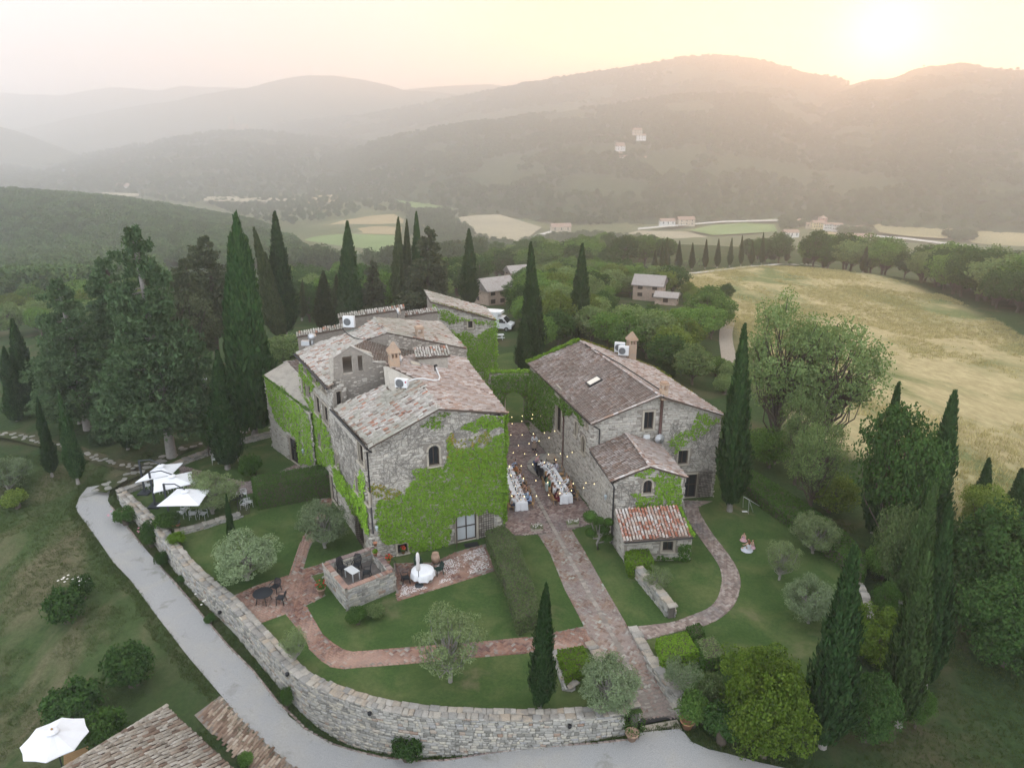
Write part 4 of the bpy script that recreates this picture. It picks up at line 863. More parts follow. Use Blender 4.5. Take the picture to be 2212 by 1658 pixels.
dl=w_left.poly([Z3(862,1000),Z3(915,1060)]);lattice(MAIN,w_left.pt(dl[0][0],0,.1)[:2],w_left.pt(dl[1][0],0,.1)[:2],.1,2.2,5,12)
def chimney(root,base,w,h,style,rz=0.0):
 b=np.array(base) - np.array(root.location);mb=MB();mb.box(b+[0,0,h/2 - .15],(w,w,h+.3),rz)
 c=mb.build('chimney',M_BRICKWORK,root);cap=MB();z=b[2]+h;R=Matrix.Rotation(rz,3,'Z')
 for sx in (-1,1):
  for sy in (-1,1): cap.box(b+np.array(R @ Vector((sx*w*.38,sy*w*.38,h+.2))),(w*.2,w*.2,.4),rz)
 if style == 'cone':
  for sx,sy in ((0,1),(0,-1),(1,0),(-1,0)): cap.box(b+np.array(R @ Vector((sx*w*.38,sy*w*.38,h+.2))),(w*.14,w*.14,.4),rz)
  cap.box(b+[0,0,h+.43],(w*1.25,w*1.25,.07),rz);k=7
  for q in range(k): s=w*(1.2 - 1.15*q/k);cap.box(b+[0,0,h+.51+q*.1],(s,s,.1),rz+.02*(q % 2))
 else:
  cap.box(b+[0,0,h+.44],(w*1.2,w*1.2,.08),rz);cap.box(b+[0,0,h+.54],(w*1.0,w*1.0,.1),rz)
 cap.build('chimney_cap',M_BRICKWORK,c);return c
def on_roof(pl,q,z=0): return on_plane(*q,*pl)+[0,0,z]
chimney(MAIN,on_roof(pl_R,Z1(1170,730)),.75,.75,'cone',.35)
chimney(MAIN,on_roof(pl_M2,Z1(1390,590)),.62,1.5,'flat',.35)
dq=on_roof(pl_R,Z1(1490,720));d_e=nrm((R_poly[1] - R_poly[0])[:2]);d_a=math.atan2(d_e[1],d_e[0]) - math.pi/2
hb=MB().box(dq - np.array(MAIN.location)+[0,.3,.25],(2.3,1.2,1.1),.25).build('roof_hatch',M_PLASTER,MAIN)
c_,s_=math.cos(.25),math.sin(.25);hx=np.array([c_,s_,0]);hy=np.array([-s_,c_,0]);hc=dq+np.array([0,.3,.8])
roof(MAIN,[hc - hx*1.35 - hy*.75,hc+hx*1.35 - hy*.75,hc+hx*1.35+hy*.75+[0,0,.45],hc - hx*1.35+hy*.75+[0,0,.45]],M_TILE,0,slab=.1)
RH=thing('stone_house','long stone house with a pinkish tiled roof and skylight right of the courtyard','house',(9,57,0))
rFL,rFR,rBR,rBL=np.array([6.15,50.0]),np.array([16.4,51.6]),np.array([13.3,64.2]),np.array([1.75,65.0])
ra,rb,rc,rd=Wall(RH,rFL,rFR),Wall(RH,rBL,rFL),Wall(RH,rFR,rBR),Wall(RH,rBR,rBL)
ra.wpx([Z2(1390,980),Z2(1462,985),Z2(1465,840),Z2(1392,845)],style='dark',label='tall upper window with a pale curtain under the gable')
ra.wpx([Z2(1677,1275),Z2(1752,1280),Z2(1755,1165),Z2(1680,1180)])
ra.wpx([Z2(1712,1630),Z2(1815,1640),Z2(1815,1450),Z2(1712,1448)],kind='door',label='open ground-floor door with a hanging plant beside it')
rb.wpx([Z2(645,995),Z2(685,1030),Z2(682,810),Z2(648,780)],kind='door',label='tall glazed door above the round stone steps')
for q in ([Z2(808,1040),Z2(820,1045),Z2(820,930),Z2(808,920)],[Z2(652,690),Z2(682,720),Z2(682,660),Z2(652,640)],[Z2(898,970),Z2(912,980),Z2(912,925),Z2(898,915)]): rb.wpx(q)
rb.wpx([Z2(862,1180),Z2(886,1200),Z2(886,1060),Z2(864,1050)],arch=True)
ap=(ra.L*.49,9.25)
ra.fill([(0,-.1),(ra.L,-.1),(ra.L,7.2),ap,(0,7.1)],nmax=120);rb.fill([(0,-.1),(rb.L,-.1),(rb.L,7.1),(0,7.1)],nmax=100)
rc.fill([(0,-.1),(rc.L,-.1),(rc.L,7.2),(0,7.2)]);rd.fill([(0,-.1),(rd.L,-.1),(rd.L,7.1),(rd.L*.5,9.2),(0,7.2)],stones=False)
k_=lambda q,z: P(*q,z)
eFL,eBL,rgF,rgB,eFR,eBR=k_(Z2(940,945),7.2),k_(Z2(400,435),7.2),k_(Z2(1525,705),9.4),k_(Z2(850,245),9.4),k_(Z2(2062,870),7.3),k_(Z2(1480,470),7.3)
roof(RH,[eFL,eBL,rgB,rgF],M_TILE_PINK,250);roof(RH,[eFR,eBR,rgB,rgF],M_TILE_PINK,0)
tile_line(RH,rgF,rgB,M_TILE_PINK);tile_line(RH,eFL,rgF,M_TILE_PINK,r=1.1);tile_line(RH,rgF,eFR,M_TILE_PINK,r=1.1)
pipe(RH,[rb.pt(rb.L*.99,7.0,.15),rb.pt(.1,7.0,.15)],.075,M_METAL,'gutter')
pipe(RH,[ra.pt(.1,6.9,.1),ra.pt(.55,6.6,.1),ra.pt(.55,5.4,.1)],.05,M_METAL)
pu=ra.uv(*Z2(1533,800))[0];pipe(RH,[ra.pt(pu,9.2,.13),ra.pt(pu,4.4,.13)],.12,M_BROWNPIPE)
gu=rb.uv(*Z2(716,900))[0];pipe(RH,[rb.pt(gu,6.9,.1),rb.pt(gu,.1,.1)],.06,M_BROWNPIPE)
pl_RH=plane3(eFL,eBL,rgF)
sk=onpl(pl_RH,[Z2(905,605),Z2(1020,580),Z2(1005,562),Z2(925,585)])
def skylight():
 c=np.mean([on_plane(*q,*pl_RH) for q in (Z2(905,605),Z2(1028,580))],axis=0);e=nrm(eBL - eFL);n=pl_RH[1];u=np.cross(n,e);u=u if u[2] > 0 else -u
 o=np.array(RH.location)
 def slab(w,h,z,nm,mat,par):
  q=[c+e*a*w/2+u*b*h/2+n*k for k in (0,z) for a,b in ((-1,-1),(1,-1),(1,1),(-1,1))]
  return MB().add(np.array(q) - o,[(4,5,6,7),(0,4,7,3),(1,2,6,5),(0,1,5,4),(3,7,6,2)]).build(nm,mat,par)
 f=slab(.95,1.25,.16,'skylight',M_METAL,RH);slab(.72,1.0,.175,'pane',M_SKYGLASS,f)
M_SKYGLASS=mat_simple('skylight_blind',(.62,.58,.50),.25,spec=.7)
skylight()
pl_RH2=plane3(eFR,eBR,rgF)
chimney(RH,on_roof(pl_RH2,Z2(1275,390)),.75,1.4,'cone',.25);chimney(RH,on_roof(pl_RH2,Z2(1553,705)),.5,.5,'flat',.25)
cb=on_roof(pl_RH2,Z2(1100,385),.1);pipe(RH,[rgB+[.3,-1.5,.1],(rgF+rgB)/2+[.35,0,.12],rgF+[.3,.6,.1],rgF+[.25,-.05,-.1]],.05,M_BLACK,'cable')
lattice(RH,ra.pt(ra.uv(*Z2(1820,1640))[0],0,.1)[:2],ra.pt(ra.uv(*Z2(1930,1640))[0],0,.1)[:2],.05,2.35,9,15)
SH=thing('stone_outbuilding','small gabled stone outbuilding with an arched window and a red tiled lean-to','outbuilding',(9.5,45,0))
sFL,sFR,sBL,sBR=np.array([7.15,44.5]),np.array([12.3,45.25]),np.array([6.1,49.95]),np.array([11.2,50.7])
sa,sb,sc_=Wall(SH,sFL,sFR),Wall(SH,sBL,sFL),Wall(SH,sFR,sBR)
sa.wpx([Z4(1382,383),Z4(1452,380),Z4(1456,268),Z4(1384,270)],arch=True,label='arched window with blue-grey curtains in the ivy gable')
sa.fill([(0,-.1),(sa.L,-.1),(sa.L,4.9),(sa.L*.5,6.0),(0,4.9)],nmax=60);sb.fill([(0,-.1),(sb.L,-.1),(sb.L,4.9),(0,4.9)],nmax=50);sc_.fill([(0,-.1),(sc_.L,-.1),(sc_.L,4.9),(0,4.9)])
sE=[P(*Z2(1100,1430),5.05),P(*Z2(918,1150),5.05),P(*Z2(1240,1028),6.15),P(*Z2(1440,1300),6.15),P(*Z2(1755,1393),5.05)];sE.append(sE[4]+(sE[2] - sE[3]))
roof(SH,[sE[0],sE[1],sE[2],sE[3]],M_TILE_PINK,100);roof(SH,[sE[4],sE[5],sE[2],sE[3]],M_TILE_PINK,0);tile_line(SH,sE[3],sE[2],M_TILE_PINK);tile_line(SH,sE[0],sE[3],M_TILE_PINK,r=1.1);tile_line(SH,sE[3],sE[4],M_TILE_PINK,r=1.1)
pipe(SH,[sb.pt(.2,4.85,.14),sb.pt(sb.L+.1,4.85,.14),sa.pt(-.02,4.6,.1),sa.pt(-.02,.1,.1)],.06,M_METAL)
lFL,lFR=np.array([7.75,42.3]),np.array([12.35,42.45]);la,lb,lc=Wall(SH,lFL,lFR),Wall(SH,sFL+np.array([.1,-.02]),lFL),Wall(SH,lFR,sFR)
la.wpx([Z4(1545,870),Z4(1632,862),Z4(1632,785),Z4(1548,790)],label='small window below the red tiled lean-to roof')
la.fill([(0,-.1),(la.L,-.1),(la.L,1.95),(0,1.95)],nmax=60);lb.fill([(0,-.1),(lb.L,-.1),(lb.L,1.95),(0,3.1)],nmax=60);lc.fill([(0,-.1),(lc.L,-.1),(lc.L,3.0),(0,1.95)])
roof(SH,[P(*Z4(1222,795),2.05),P(*Z4(1805,752),2.05),P(*Z4(1675,488),3.15),P(*Z4(1148,525),3.15)],M_TILE_RED,300,pitch=.23,expo=.36,jitter=.7)
pipe(SH,[P(*Z4(1222,800),1.98),P(*Z4(1805,757),1.98)],.06,M_METAL,'gutter')
GW=thing('gateway_wall','ivy-covered gateway wall with an archway closing the courtyard','gateway',(0,67,0))
ga=Wall(GW,(-2.3,67.6),(2.2,67.3));ztop=ga.uv(1110,806)[1];au=ga.uv(1113,905)[0]
ga.hole(au - .1,-.05,1.9,3.3,arch=True,pad=.1);ga.fill([(0,-.1),(ga.L,-.1),(ga.L,ztop),(0,ztop - .1)])
gb=Wall(GW,(2.2,68.1),(-2.3,68.4));gb.hole(gb.L - au+.1,-.05,1.9,3.3,arch=True);gb.fill([(0,-.1),(gb.L,-.1),(gb.L,ztop),(0,ztop)],stones=False)
MB().add([np.array(p) - [0,67,0] for p in ((-2.3,67.6,ztop - .05),(2.2,67.3,ztop),(2.2,68.1,ztop),(-2.3,68.4,ztop - .05))],[(0,1,2,3)]).build('top',M_STONE_CAP,GW)
rev=MB();h_=ga.holes[0][0];rev.add([ga.pt(u,z,-d) - [0,67,0] for d in (0,.8) for u,z in h_],[(k,k+len(h_),(k+1) % len(h_)+len(h_),(k+1) % len(h_)) for k in range(1,len(h_))]);rev.build('arch_reveal',M_HOUSE,GW)
T0,T1,T2,T3=[P(*q,1.55) for q in ((697,1214),(746,1273),(853,1231),(806,1178))]
TB=thing('stone_terrace','raised stone terrace box with brick-capped parapets in front of the house','terrace',(*(T0[:2]+T2[:2])/2,0))
for a,b in ((T0,T1),(T1,T2),(T3,T0),(T2,T3)): w=Wall(TB,a[:2],b[:2]);w.fill([(0,-.1),(w.L,-.1),(w.L,1.5),(0,1.5)],M_STONE,nmax=70)
tc=np.array([T0[:2],T1[:2],T2[:2],T3[:2]]);ce=tc.mean(0);ti=ce+(tc - ce)*.82
fl=MB();o2=np.array([*TB.location]);fl.add([(*p,.75) - o2 for p in ti],[(0,1,2,3)]);fl.build('floor',mat_pieces('terrace_floor',[(.09,.08,.075),(.13,.115,.105)],stain=(.16,.14,.13)),TB)
for k in range(4):
 a,b=ti[k],ti[(k+1) % 4];w=Wall(TB,b,a);w.fill([(0,.7),(w.L,.7),(w.L,1.5),(0,1.5)],M_STONE)
 A,B=tc[k],tc[(k+1) % 4];mid0,mid1=(A+a)/2,(B+b)/2;L=np.linalg.norm(mid1 - mid0);nb=int(L/.17);t=(np.arange(nb)+.5)/nb;ang=math.atan2(*(mid1 - mid0)[::-1])
 wd=np.linalg.norm(np.cross(np.append(mid1 - mid0,0),np.append(a - A,0)))/L
 pieces(TB,'cap_brick',[unit_brick()],trs(np.column_stack([mid0+t[:,None]*(mid1 - mid0),np.full(nb,1.49)+_rng.normal(0,.006,nb)]),np.full(nb,ang),np.stack([np.full(nb,.155),np.full(nb,wd*1.12),np.full(nb,.06)],1)),M_BRICK_RED if k in (0,1) else M_BRICK_DARK,40)
CT=thing('cottage','cottage roof of cream and brown barrel tiles at the lower left edge','cottage',(-16,24,-3))
ca,cbp,cc=P(360,1524,.9),P(505,1658,.9),P(140,1658,.9)
dr=nrm(cbp - ca);dl_=nrm(cc - ca);big=[ca,ca+dr*9,ca+dr*9+dl_*9,ca+dl_*9]
big[0][2]=big[1][2]=.9
for q in (2,3): big[q][2]=.9
slope=np.array([0,0,.0])
rp=[big[1]+[0,0,-.9],big[0]+[0,0,-.9],big[3]+[0,0,1.3],big[2]+[0,0,1.3]]
ca2=P(360,1524,.3);cb2=P(505,1658,.3);cc2=P(140,1658,1.9);d1=cb2 - ca2;d2=cc2 - ca2
rp=[ca2+d1*1.9,ca2,ca2+d2*1.7,ca2+d1*1.9+d2*1.7]
roof(CT,rp,M_TILE_CREAM,300,pitch=.235,expo=.40,jitter=1.2);tile_line(CT,rp[1],rp[2],M_TILE_CREAM,r=1.25)
pr2=[np.array(p)[:2] for p in rp];cen=np.mean(pr2,axis=0);pr3=[cen+(p - cen)*.95 for p in pr2]
for k in range(4): w=Wall(CT,pr3[(k+1) % 4],pr3[k]);z0,z1=rp[(k+1) % 4][2] - .15,rp[k][2] - .15;w.fill([(0,-3.6),(w.L,-3.6),(w.L,z1),(0,z0)],stones=k in (0,1))
YD=[G(*q)[:2] for q in ((476,1503),(420,1545),(640,1790),(760,1790),(700,1718),(641,1660),(575,1604),(521,1552))]
yard=link('tiled_yard',cdt_mesh('tiled_yard',np.array(YD),H,1.0,z=.05),M_MORTAR,kind='structure')
M_YARD=mat_pieces('long_yard_brick',[(0,(.13,.085,.06)),(.3,(.22,.15,.11)),(.6,(.30,.23,.17)),(.85,(.38,.31,.24)),(1,(.45,.39,.32))],stain=(.14,.11,.09),stain_scale=.7,stain_lo=.52,stain_hi=.7,bump=.4)
def yard_bricks():
 Y=np.array(YD);d=nrm(rp[2][:2] - rp[1][:2]);n=np.array([-d[1],d[0]]);c=Y.mean(0);A,B=np.meshgrid(np.arange(-14,14,.40),np.arange(-14,14,.16));A=A+(np.arange(A.shape[0]) % 2)[:,None]*.2
 q=c+A.ravel()[:,None]*d+B.ravel()[:,None]*n;k=inside(q,Y) & (edge_dist(q,Y) > .1);q=q[k];m=len(q);q += _rng.normal(0,.01,q.shape)
 pieces(yard,'brick',[unit_brick()],trs(np.column_stack([q,H(q[:,0],q[:,1])+.03+_rng.normal(0,.012,m)]),np.full(m,math.atan2(d[1],d[0]))+_rng.normal(0,.02,m),np.stack([np.full(m,.385),np.full(m,.14),np.full(m,.06)],1)),M_YARD,200,stuff='brickwork')
yard_bricks()
dgp=G(523,1640);link('drain_cover',MB().box((0,0,0),(.42,.42,.04)).box((0,0,.03),(.32,.05,.02)).box((0,.12,.03),(.32,.05,.02)).box((0,-.12,.03),(.32,.05,.02)).mesh('drain_cover'),M_METAL,loc=dgp+[0,0,.12],rot=(0,0,.6),label='small dark iron drain cover in the brick yard by the cottage',cat='drain cover')
# ================================================================ leaves and trees
def rows_unit(v): return v/np.maximum(np.linalg.norm(v,axis=-1,keepdims=True),1e-9)
def leafquads(c,d1,d2):
 """rhombic leaves: centre, half length, half width"""
 n=len(c);v=np.stack([c+d1,c+d2,c - d1,c - d2],1).reshape(-1,3);f=np.arange(n*4).reshape(n,4);return v,f
def rand_dir(n,rng): v=rng.normal(size=(n,3));return rows_unit(v)
def leaf_on(c,nrm_,size,rng,aspect=.55,tilt=.7):
 """leaves facing roughly along nrm_"""
 n=len(c);m=rows_unit(nrm_+rng.normal(0,tilt,(n,3)));a=rows_unit(np.cross(m,rand_dir(n,rng)));b=np.cross(m,a)
 s=size*rng.uniform(.7,1.35,(n,1));return leafquads(c,a*s*.5,b*s*.5*aspect)
def join(parts):
 vs=[];fs=[];k=0
 for v,f in parts: vs.append(v);fs.append(f+k);k += len(v)
 return np.concatenate(vs),np.concatenate(fs)
def mb_np(mb):
 return np.array(mb.v),mb.f
M_BARK=mat_simple('bark',(.085,.068,.052),.95,var=.4,vscale=6)
M_BARK_PALE=mat_simple('pale_bark',(.22,.205,.185),.95,var=.4,vscale=5)
M_CYP=mat_leaf('cypress_foliage',[(0,(0.017,0.043,0.014)),(.5,(0.032,0.072,0.023)),(1,(0.064,0.112,0.036))],.15)
M_CYPB=mat_leaf('brownish_cypress_foliage',[(0,(0.030,0.045,0.018)),(.5,(0.054,0.078,0.030)),(1,(0.099,0.120,0.054))],.15)
M_CYPL=mat_leaf('pale_cypress_foliage',[(0,(.030,.060,.018)),(.5,(.055,.098,.030)),(1,(.10,.15,.055))],.15)
M_CEDAR=mat_leaf('blue_green_needles',[(0,(0.039,0.074,0.033)),(.5,(0.072,0.120,0.055)),(1,(0.133,0.189,0.090))],.15)
M_CEDARB=mat_leaf('brown_green_needles',[(0,(0.043,0.058,0.032)),(.5,(0.080,0.099,0.055)),(1,(0.145,0.152,0.084))],.15)
M_BROAD=mat_leaf('fresh_green_leaves',[(0,(0.051,0.109,0.025)),(.5,(0.094,0.180,0.040)),(1,(0.175,0.266,0.068))],.3)
M_BROADY=mat_leaf('yellow_green_leaves',[(0,(0.068,0.106,0.022)),(.5,(0.124,0.180,0.037)),(1,(0.223,0.266,0.068))],.35)
M_BROADD=mat_leaf('dark_green_leaves',[(0,(0.024,0.057,0.016)),(.5,(0.043,0.092,0.024)),(1,(0.084,0.142,0.041))],.25)
M_BROADG=mat_leaf('grey_green_leaves',[(0,(0.076,0.130,0.047)),(.5,(0.139,0.203,0.076)),(1,(0.239,0.299,0.124))],.3)
M_OLIVE=mat_leaf('olive_leaves',[(0,(0.102,0.145,0.072)),(.5,(0.168,0.224,0.121)),(1,(0.271,0.333,0.195))],.2)
M_OLIVEG=mat_leaf('green_olive_leaves',[(0,(0.099,0.143,0.061)),(.5,(0.165,0.220,0.099)),(1,(0.264,0.314,0.165))],.25)
M_HEDGE=mat_leaf('hedge_leaves',[(0,(0.026,0.062,0.014)),(.5,(0.054,0.110,0.024)),(1,(0.102,0.174,0.043))],.25)
M_HEDGEY=mat_leaf('bright_hedge_leaves',[(0,(.07,.14,.012)),(.5,(.12,.215,.022)),(1,(.18,.29,.04))],.3)
M_HEDGEG=mat_leaf('dusty_hedge_leaves',[(0,(.05,.085,.03)),(.35,(.10,.15,.055)),(.7,(.16,.205,.09)),(1,(.20,.19,.12))],.25)
M_IVY=mat_leaf('ivy_leaves',[(0,(0.101,0.192,0.018)),(.35,(0.156,0.288,0.031)),(.7,(0.211,0.360,0.045)),(.93,(0.257,0.384,0.063)),(1,(0.281,0.202,0.045))],.2)
M_IVYD=mat_leaf('shaded_ivy_leaves',[(0,(0.042,0.102,0.014)),(.5,(0.084,0.168,0.024)),(1,(0.144,0.234,0.043))],.2)  # darker copy of the ivy greens, shade put into the leaf colour
M_IVYO=mat_leaf('turning_ivy_leaves',[(0,(.08,.14,.016)),(.4,(.15,.20,.03)),(.7,(.24,.20,.04)),(1,(.27,.11,.03))],.2)
def cypress_mesh(name,h,r,n,seed,tops=1,slim=.55,base=.06):
 rng=np.random.default_rng(seed);parts=[]
 cols=[(0,0,0,1,1.0)]+[(rng.uniform(-.35,.35)*r,rng.uniform(-.35,.35)*r,0,rng.uniform(.80,.93),.75) for _ in range(tops - 1)]
 for (ox,oy,oz,hh,rr) in cols:
  m=int(n*rr/sum(c[4] for c in cols));H_=h*hh;t=rng.beta(1.15,1.35,m)*(1 - base)+base
  prof=lambda t: np.minimum(1,((t - base*.6)/.16).clip(0) ** .55)*(1 - ((t - .2).clip(0)/.8) ** 1.25) ** .8*(1 - .25*(t - .25).clip(0))+.03
  a=rng.uniform(0,2*math.pi,m);lump=.80+.62*(vnoise(a*2.2+seed,t*h*.55+seed) - .35)+.42*(vnoise(a*6,t*h*1.3) - .5)
  R=r*rr*prof(t)*lump*rng.uniform(.70,1.12,m);out=np.stack([np.cos(a),np.sin(a),0*a],1)
  lean=np.array([math.sin(seed)*.02,math.cos(seed*2)*.02,0])*h
  c=out*R[:,None]+np.stack([ox*(1 - t*.2),oy*(1 - t*.2),t*H_],1)+lean*(t ** 2)[:,None]
  up=rows_unit(np.array([0,0,1.])+out*rng.uniform(.1,.6,(m,1))+rng.normal(0,.18,(m,3)));side=rows_unit(np.cross(up,out+rng.normal(0,.5,(m,3))))
  L=rng.uniform(.11,.24,(m,1))*(h/11) ** .4;parts.append(leafquads(c,up*L,side*L*rng.uniform(.26,.42,(m,1))))
 v,f=join(parts);core=MB().lathe([(max(.02,r*.62*p),z*h) for z,p in ((base+.01,.25),(.14,.78),(.25,.9),(.5,.74),(.75,.42),(.93,.12))],n=9)  # solid spindle added inside the foliage to block light
 cv,cf=np.array(core.v),[q for q in core.f if len(q) == 4];v,f=join([(v,f),(cv,np.array(cf))])
 return mesh_np(name,v,f)
def trunk_mesh(name,h,r,limbs=(),bend=0.0,seed=0):
 rng=np.random.default_rng(seed);mb=MB();k=5
 pts=[(bend*math.sin(q/k*2.2),bend*.5*math.sin(q/k*3),h*q/k - (.3 if q == 0 else 0)) for q in range(k+1)]
 mb.tube(pts,[r*1.25]+[r*(1 - .5*q/k) for q in range(1,k+1)],8)
 for a,b,rr in limbs:
  a=np.array(a,float);b=np.array(b,float);m=(a+b)/2+rng.normal(0,.08,3)*np.linalg.norm(b - a)+np.array([0,0,-.06])*np.linalg.norm(b - a)
  mb.tube([a,m,b],[rr,rr*.7,rr*.3],5)
 return mb.mesh(name,True)
def broad_mesh(name,R,Hc,h0,clumps,leaves,size,seed,open_=0.0,flat=1.0,aspect=.6,clump_r=.34,tilt=.8):
 """returns crown mesh and limb list; R = crown radius, Hc = crown height, h0 = height of its base"""
 rng=np.random.default_rng(seed);d=rand_dir(clumps,rng);d[:,2]=d[:,2]*.9+.1;rad=rng.uniform(.35+.2*(1 - open_),.92,clumps) ** .7
 lob=.78+.45*vnoise(np.arctan2(d[:,1],d[:,0])*1.3+seed*3.1,d[:,2]*2+seed)
 c=d*rad[:,None]*lob[:,None]*np.array([R,R,Hc/2])*(1 - clump_r*.6)+np.array([0,0,h0+Hc/2]);c[:,2]=np.maximum(c[:,2],h0+Hc*.07)
 parts=[]
 for k in range(clumps):
  m=int(leaves*rng.uniform(.6,1.4));q=rand_dir(m,rng);cr=clump_r*min(R,Hc*.6)*rng.uniform(.65,1.3);rr=cr*rng.uniform(.45,1.0,(m,1)) ** .6
  p=c[k]+q*rr*np.array([1,1,.75*flat]);out=rows_unit(q+.6*rows_unit(c[k] - [0,0,h0+Hc*.35])+[0,0,.5]);parts.append(leaf_on(p,out,size,rng,aspect,tilt))
 v,f=join(parts);return mesh_np(name,v,f),c
def limbs_to(c,h0,rr,rng,share=.6,top=None):
 L=[]
 for p in c:
  if rng.random() < share: z=h0*rng.uniform(.55,1.0) if top is None else rng.uniform(h0*.6,top);z=min(z,p[2] - .1);L.append(((0,0,z),p,rr*rng.uniform(.5,1)))
 return L
def conifer_mesh(name,h,r,h0,levels,seed,size=.34,per=26,shape=.85,gap=.0):
 """tiered conifer with ragged drooping sprays"""
 rng=np.random.default_rng(seed);parts=[];L=[]
 for k in range(levels):
  t=(k+rng.uniform(0,.8))/levels;z=h0+(h - h0)*t;R=r*(1 - t) ** shape*rng.uniform(.75,1.15)+.25;nb=max(4,int(9*(1 - t)+3))
  for b in range(nb):
   if rng.random() < gap: continue
   a=rng.uniform(0,6.283);ln=R*rng.uniform(.6,1.1);out=np.array([math.cos(a),math.sin(a),0]);rise=rng.uniform(-.08,.28)
   m=int(per*(1.0+2.6*ln/r));s=rng.uniform(.25,1,m) ** .75;side=np.array([-out[1],out[0],0]);wid=.30*ln*np.sin(np.clip(s,.05,1)*2.6).clip(.15)
   p=out*(ln*s)[:,None]+side*(rng.normal(0,.55,m)*wid)[:,None];p[:,2]=z+rise*ln*s - .14*ln*s*s+rng.normal(0,.10,m)+.12*ln*(rng.random(m) < .35)
   d=rows_unit(out*rng.uniform(.3,1,(m,1))+side*rng.normal(0,.7,(m,1))+np.array([0,0,1])*rng.uniform(-.1,.7,(m,1)));w=rows_unit(np.cross(d,rand_dir(m,rng)))
   S=size*rng.uniform(.6,1.3,(m,1));parts.append(leafquads(p,d*S*.5,w*S*.2));parts.append(leafquads(p+rng.normal(0,.09,(m,3)),w*S*.45,d*S*.2))
   if ln > r*.35 and rng.random() < .6: L.append(((0,0,z),out*ln*.75+[0,0,z+rise*ln*.7],.05))
 v,f=join(parts);return mesh_np(name,v,f),L
CYP=[cypress_mesh('cypress_crown',11,1.05,12000,3),cypress_mesh('cypress_crown',11,1.2,13000,5,2),cypress_mesh('cypress_crown',11,1.0,12000,8),cypress_mesh('cypress_crown',11,1.35,16000,13,3)]
CYP_FAR=[cypress_mesh('cypress_crown',10,.95,1800,31,base=.08),cypress_mesh('cypress_crown',10,1.0,1800,33,2,base=.08)]
CYP_TRUNK=trunk_mesh('trunk',2.2,.2)
def put_tree(kind_name,label,cat,loc,crown,trunk,mcrown,mtrunk,sc,rz=None,group=None,tilt=None):
 t=thing(kind_name,label,cat,loc,random.uniform(0,6.28) if rz is None else rz,group);t.scale=sc if hasattr(sc,'__len__') else (sc,)*3
 if tilt: t.rotation_euler=(tilt[0],tilt[1],t.rotation_euler[2])
 c=link('crown',crown,None,t);c.data.materials.append(mcrown) if not len(c.data.materials) else None
 if len(c.data.materials) and c.data.materials[0] != mcrown: c.material_slots[0].link='OBJECT';c.material_slots[0].material=mcrown
 if trunk is not None: k=link('trunk',trunk,None,t);k.data.materials.append(mtrunk) if not len(k.data.materials) else None
 return t
def cypress(label,bpx,tpx,wpx,z=None,mesh=0,mat=None,group=None,base=None):
 b=np.array(base) if base is not None else (G(*bpx) if z is None else P(*bpx,z));top=zat(tpx[1],b[0],b[1]);h=top - b[2];k=proj((b[0],b[1],b[2]+h*.4))[2];w=wpx/k/2
 m=CYP[mesh];r0=(1.05,1.2,1.0,1.35)[mesh]
 q=on_plane(tpx[0],tpx[1],(b[0],b[1],0),np.array([0,1.,0]));lean=math.atan2(q[0] - b[0],h);lean=max(-.09,min(.09,lean))
 t=put_tree('cypress',label,'cypress',b,m,CYP_TRUNK,mat or M_CYP,M_BARK_PALE,(w/r0*1.02,w/r0*1.02,h/11),group=group);t.rotation_euler=(0,lean,random.uniform(-.4,.4));return t
def broad_set(R,Hc,h0,clumps,leaves,size,seeds,trunk_r=.22,share=.5,**k):
 out=[]
 for s in seeds:
  m,c=broad_mesh('broadleaf_crown',R,Hc,h0,clumps,leaves,size,s,**k);rng=np.random.default_rng(s)
  tr=trunk_mesh('trunk',h0+Hc*.45,trunk_r,limbs_to(c,h0,trunk_r*.45,rng,share,h0+Hc*.4),.25,s);out.append((m,tr))
 return out
MID=broad_set(4.0,7.0,1.0,120,62,.34,(1,2,3,4,5),clump_r=.23,open_=.25)          # crown 8 m wide,top at 8.2 m
NEARB=broad_set(3.2,5.6,.5,70,150,.20,(11,12),clump_r=.32)             # dense large shrubs
OPEN=broad_set(5.6,11.5,3.0,170,84,.25,(21,22),open_=.6,share=.6,clump_r=.20,trunk_r=.34)
ROUND=broad_set(4.0,6.6,2.0,90,120,.26,(25,),clump_r=.28)
OLIVES=broad_set(2.0,3.2,.25,95,150,.14,(31,32,33),open_=.4,share=.6,aspect=.3,clump_r=.22,trunk_r=.11)
OLIVE_OPEN=broad_set(2.0,3.6,.7,54,120,.15,(35,36),open_=.8,share=1.0,aspect=.3,clump_r=.24,trunk_r=.11)
BUSH=broad_set(1.0,1.5,.0,46,90,.13,(41,42),share=0,clump_r=.36)
FARB=broad_set(4.0,7.0,.6,26,34,.85,(51,52,53),share=0,clump_r=.38)
def box_w(px0,px1,z0,y): pass
def tree_px(kind,proto,proto_w,proto_h,label,cat,cx,by,wpx,ty,mcrown,mtrunk=None,z=None,group=None,name='broadleaf_tree',base=None):
 b=np.array(base) if base is not None else (G(cx,by) if z is None else P(cx,by,z));h=max(.4,zat(ty,b[0],b[1]) - b[2]);k=proj((b[0],b[1],b[2]+h/2))[2];w=wpx/k
 return put_tree(name,label,cat,b,proto[0],proto[1],mcrown,mtrunk or M_BARK,(w/proto_w,w/proto_w,h/proto_h),group=group)
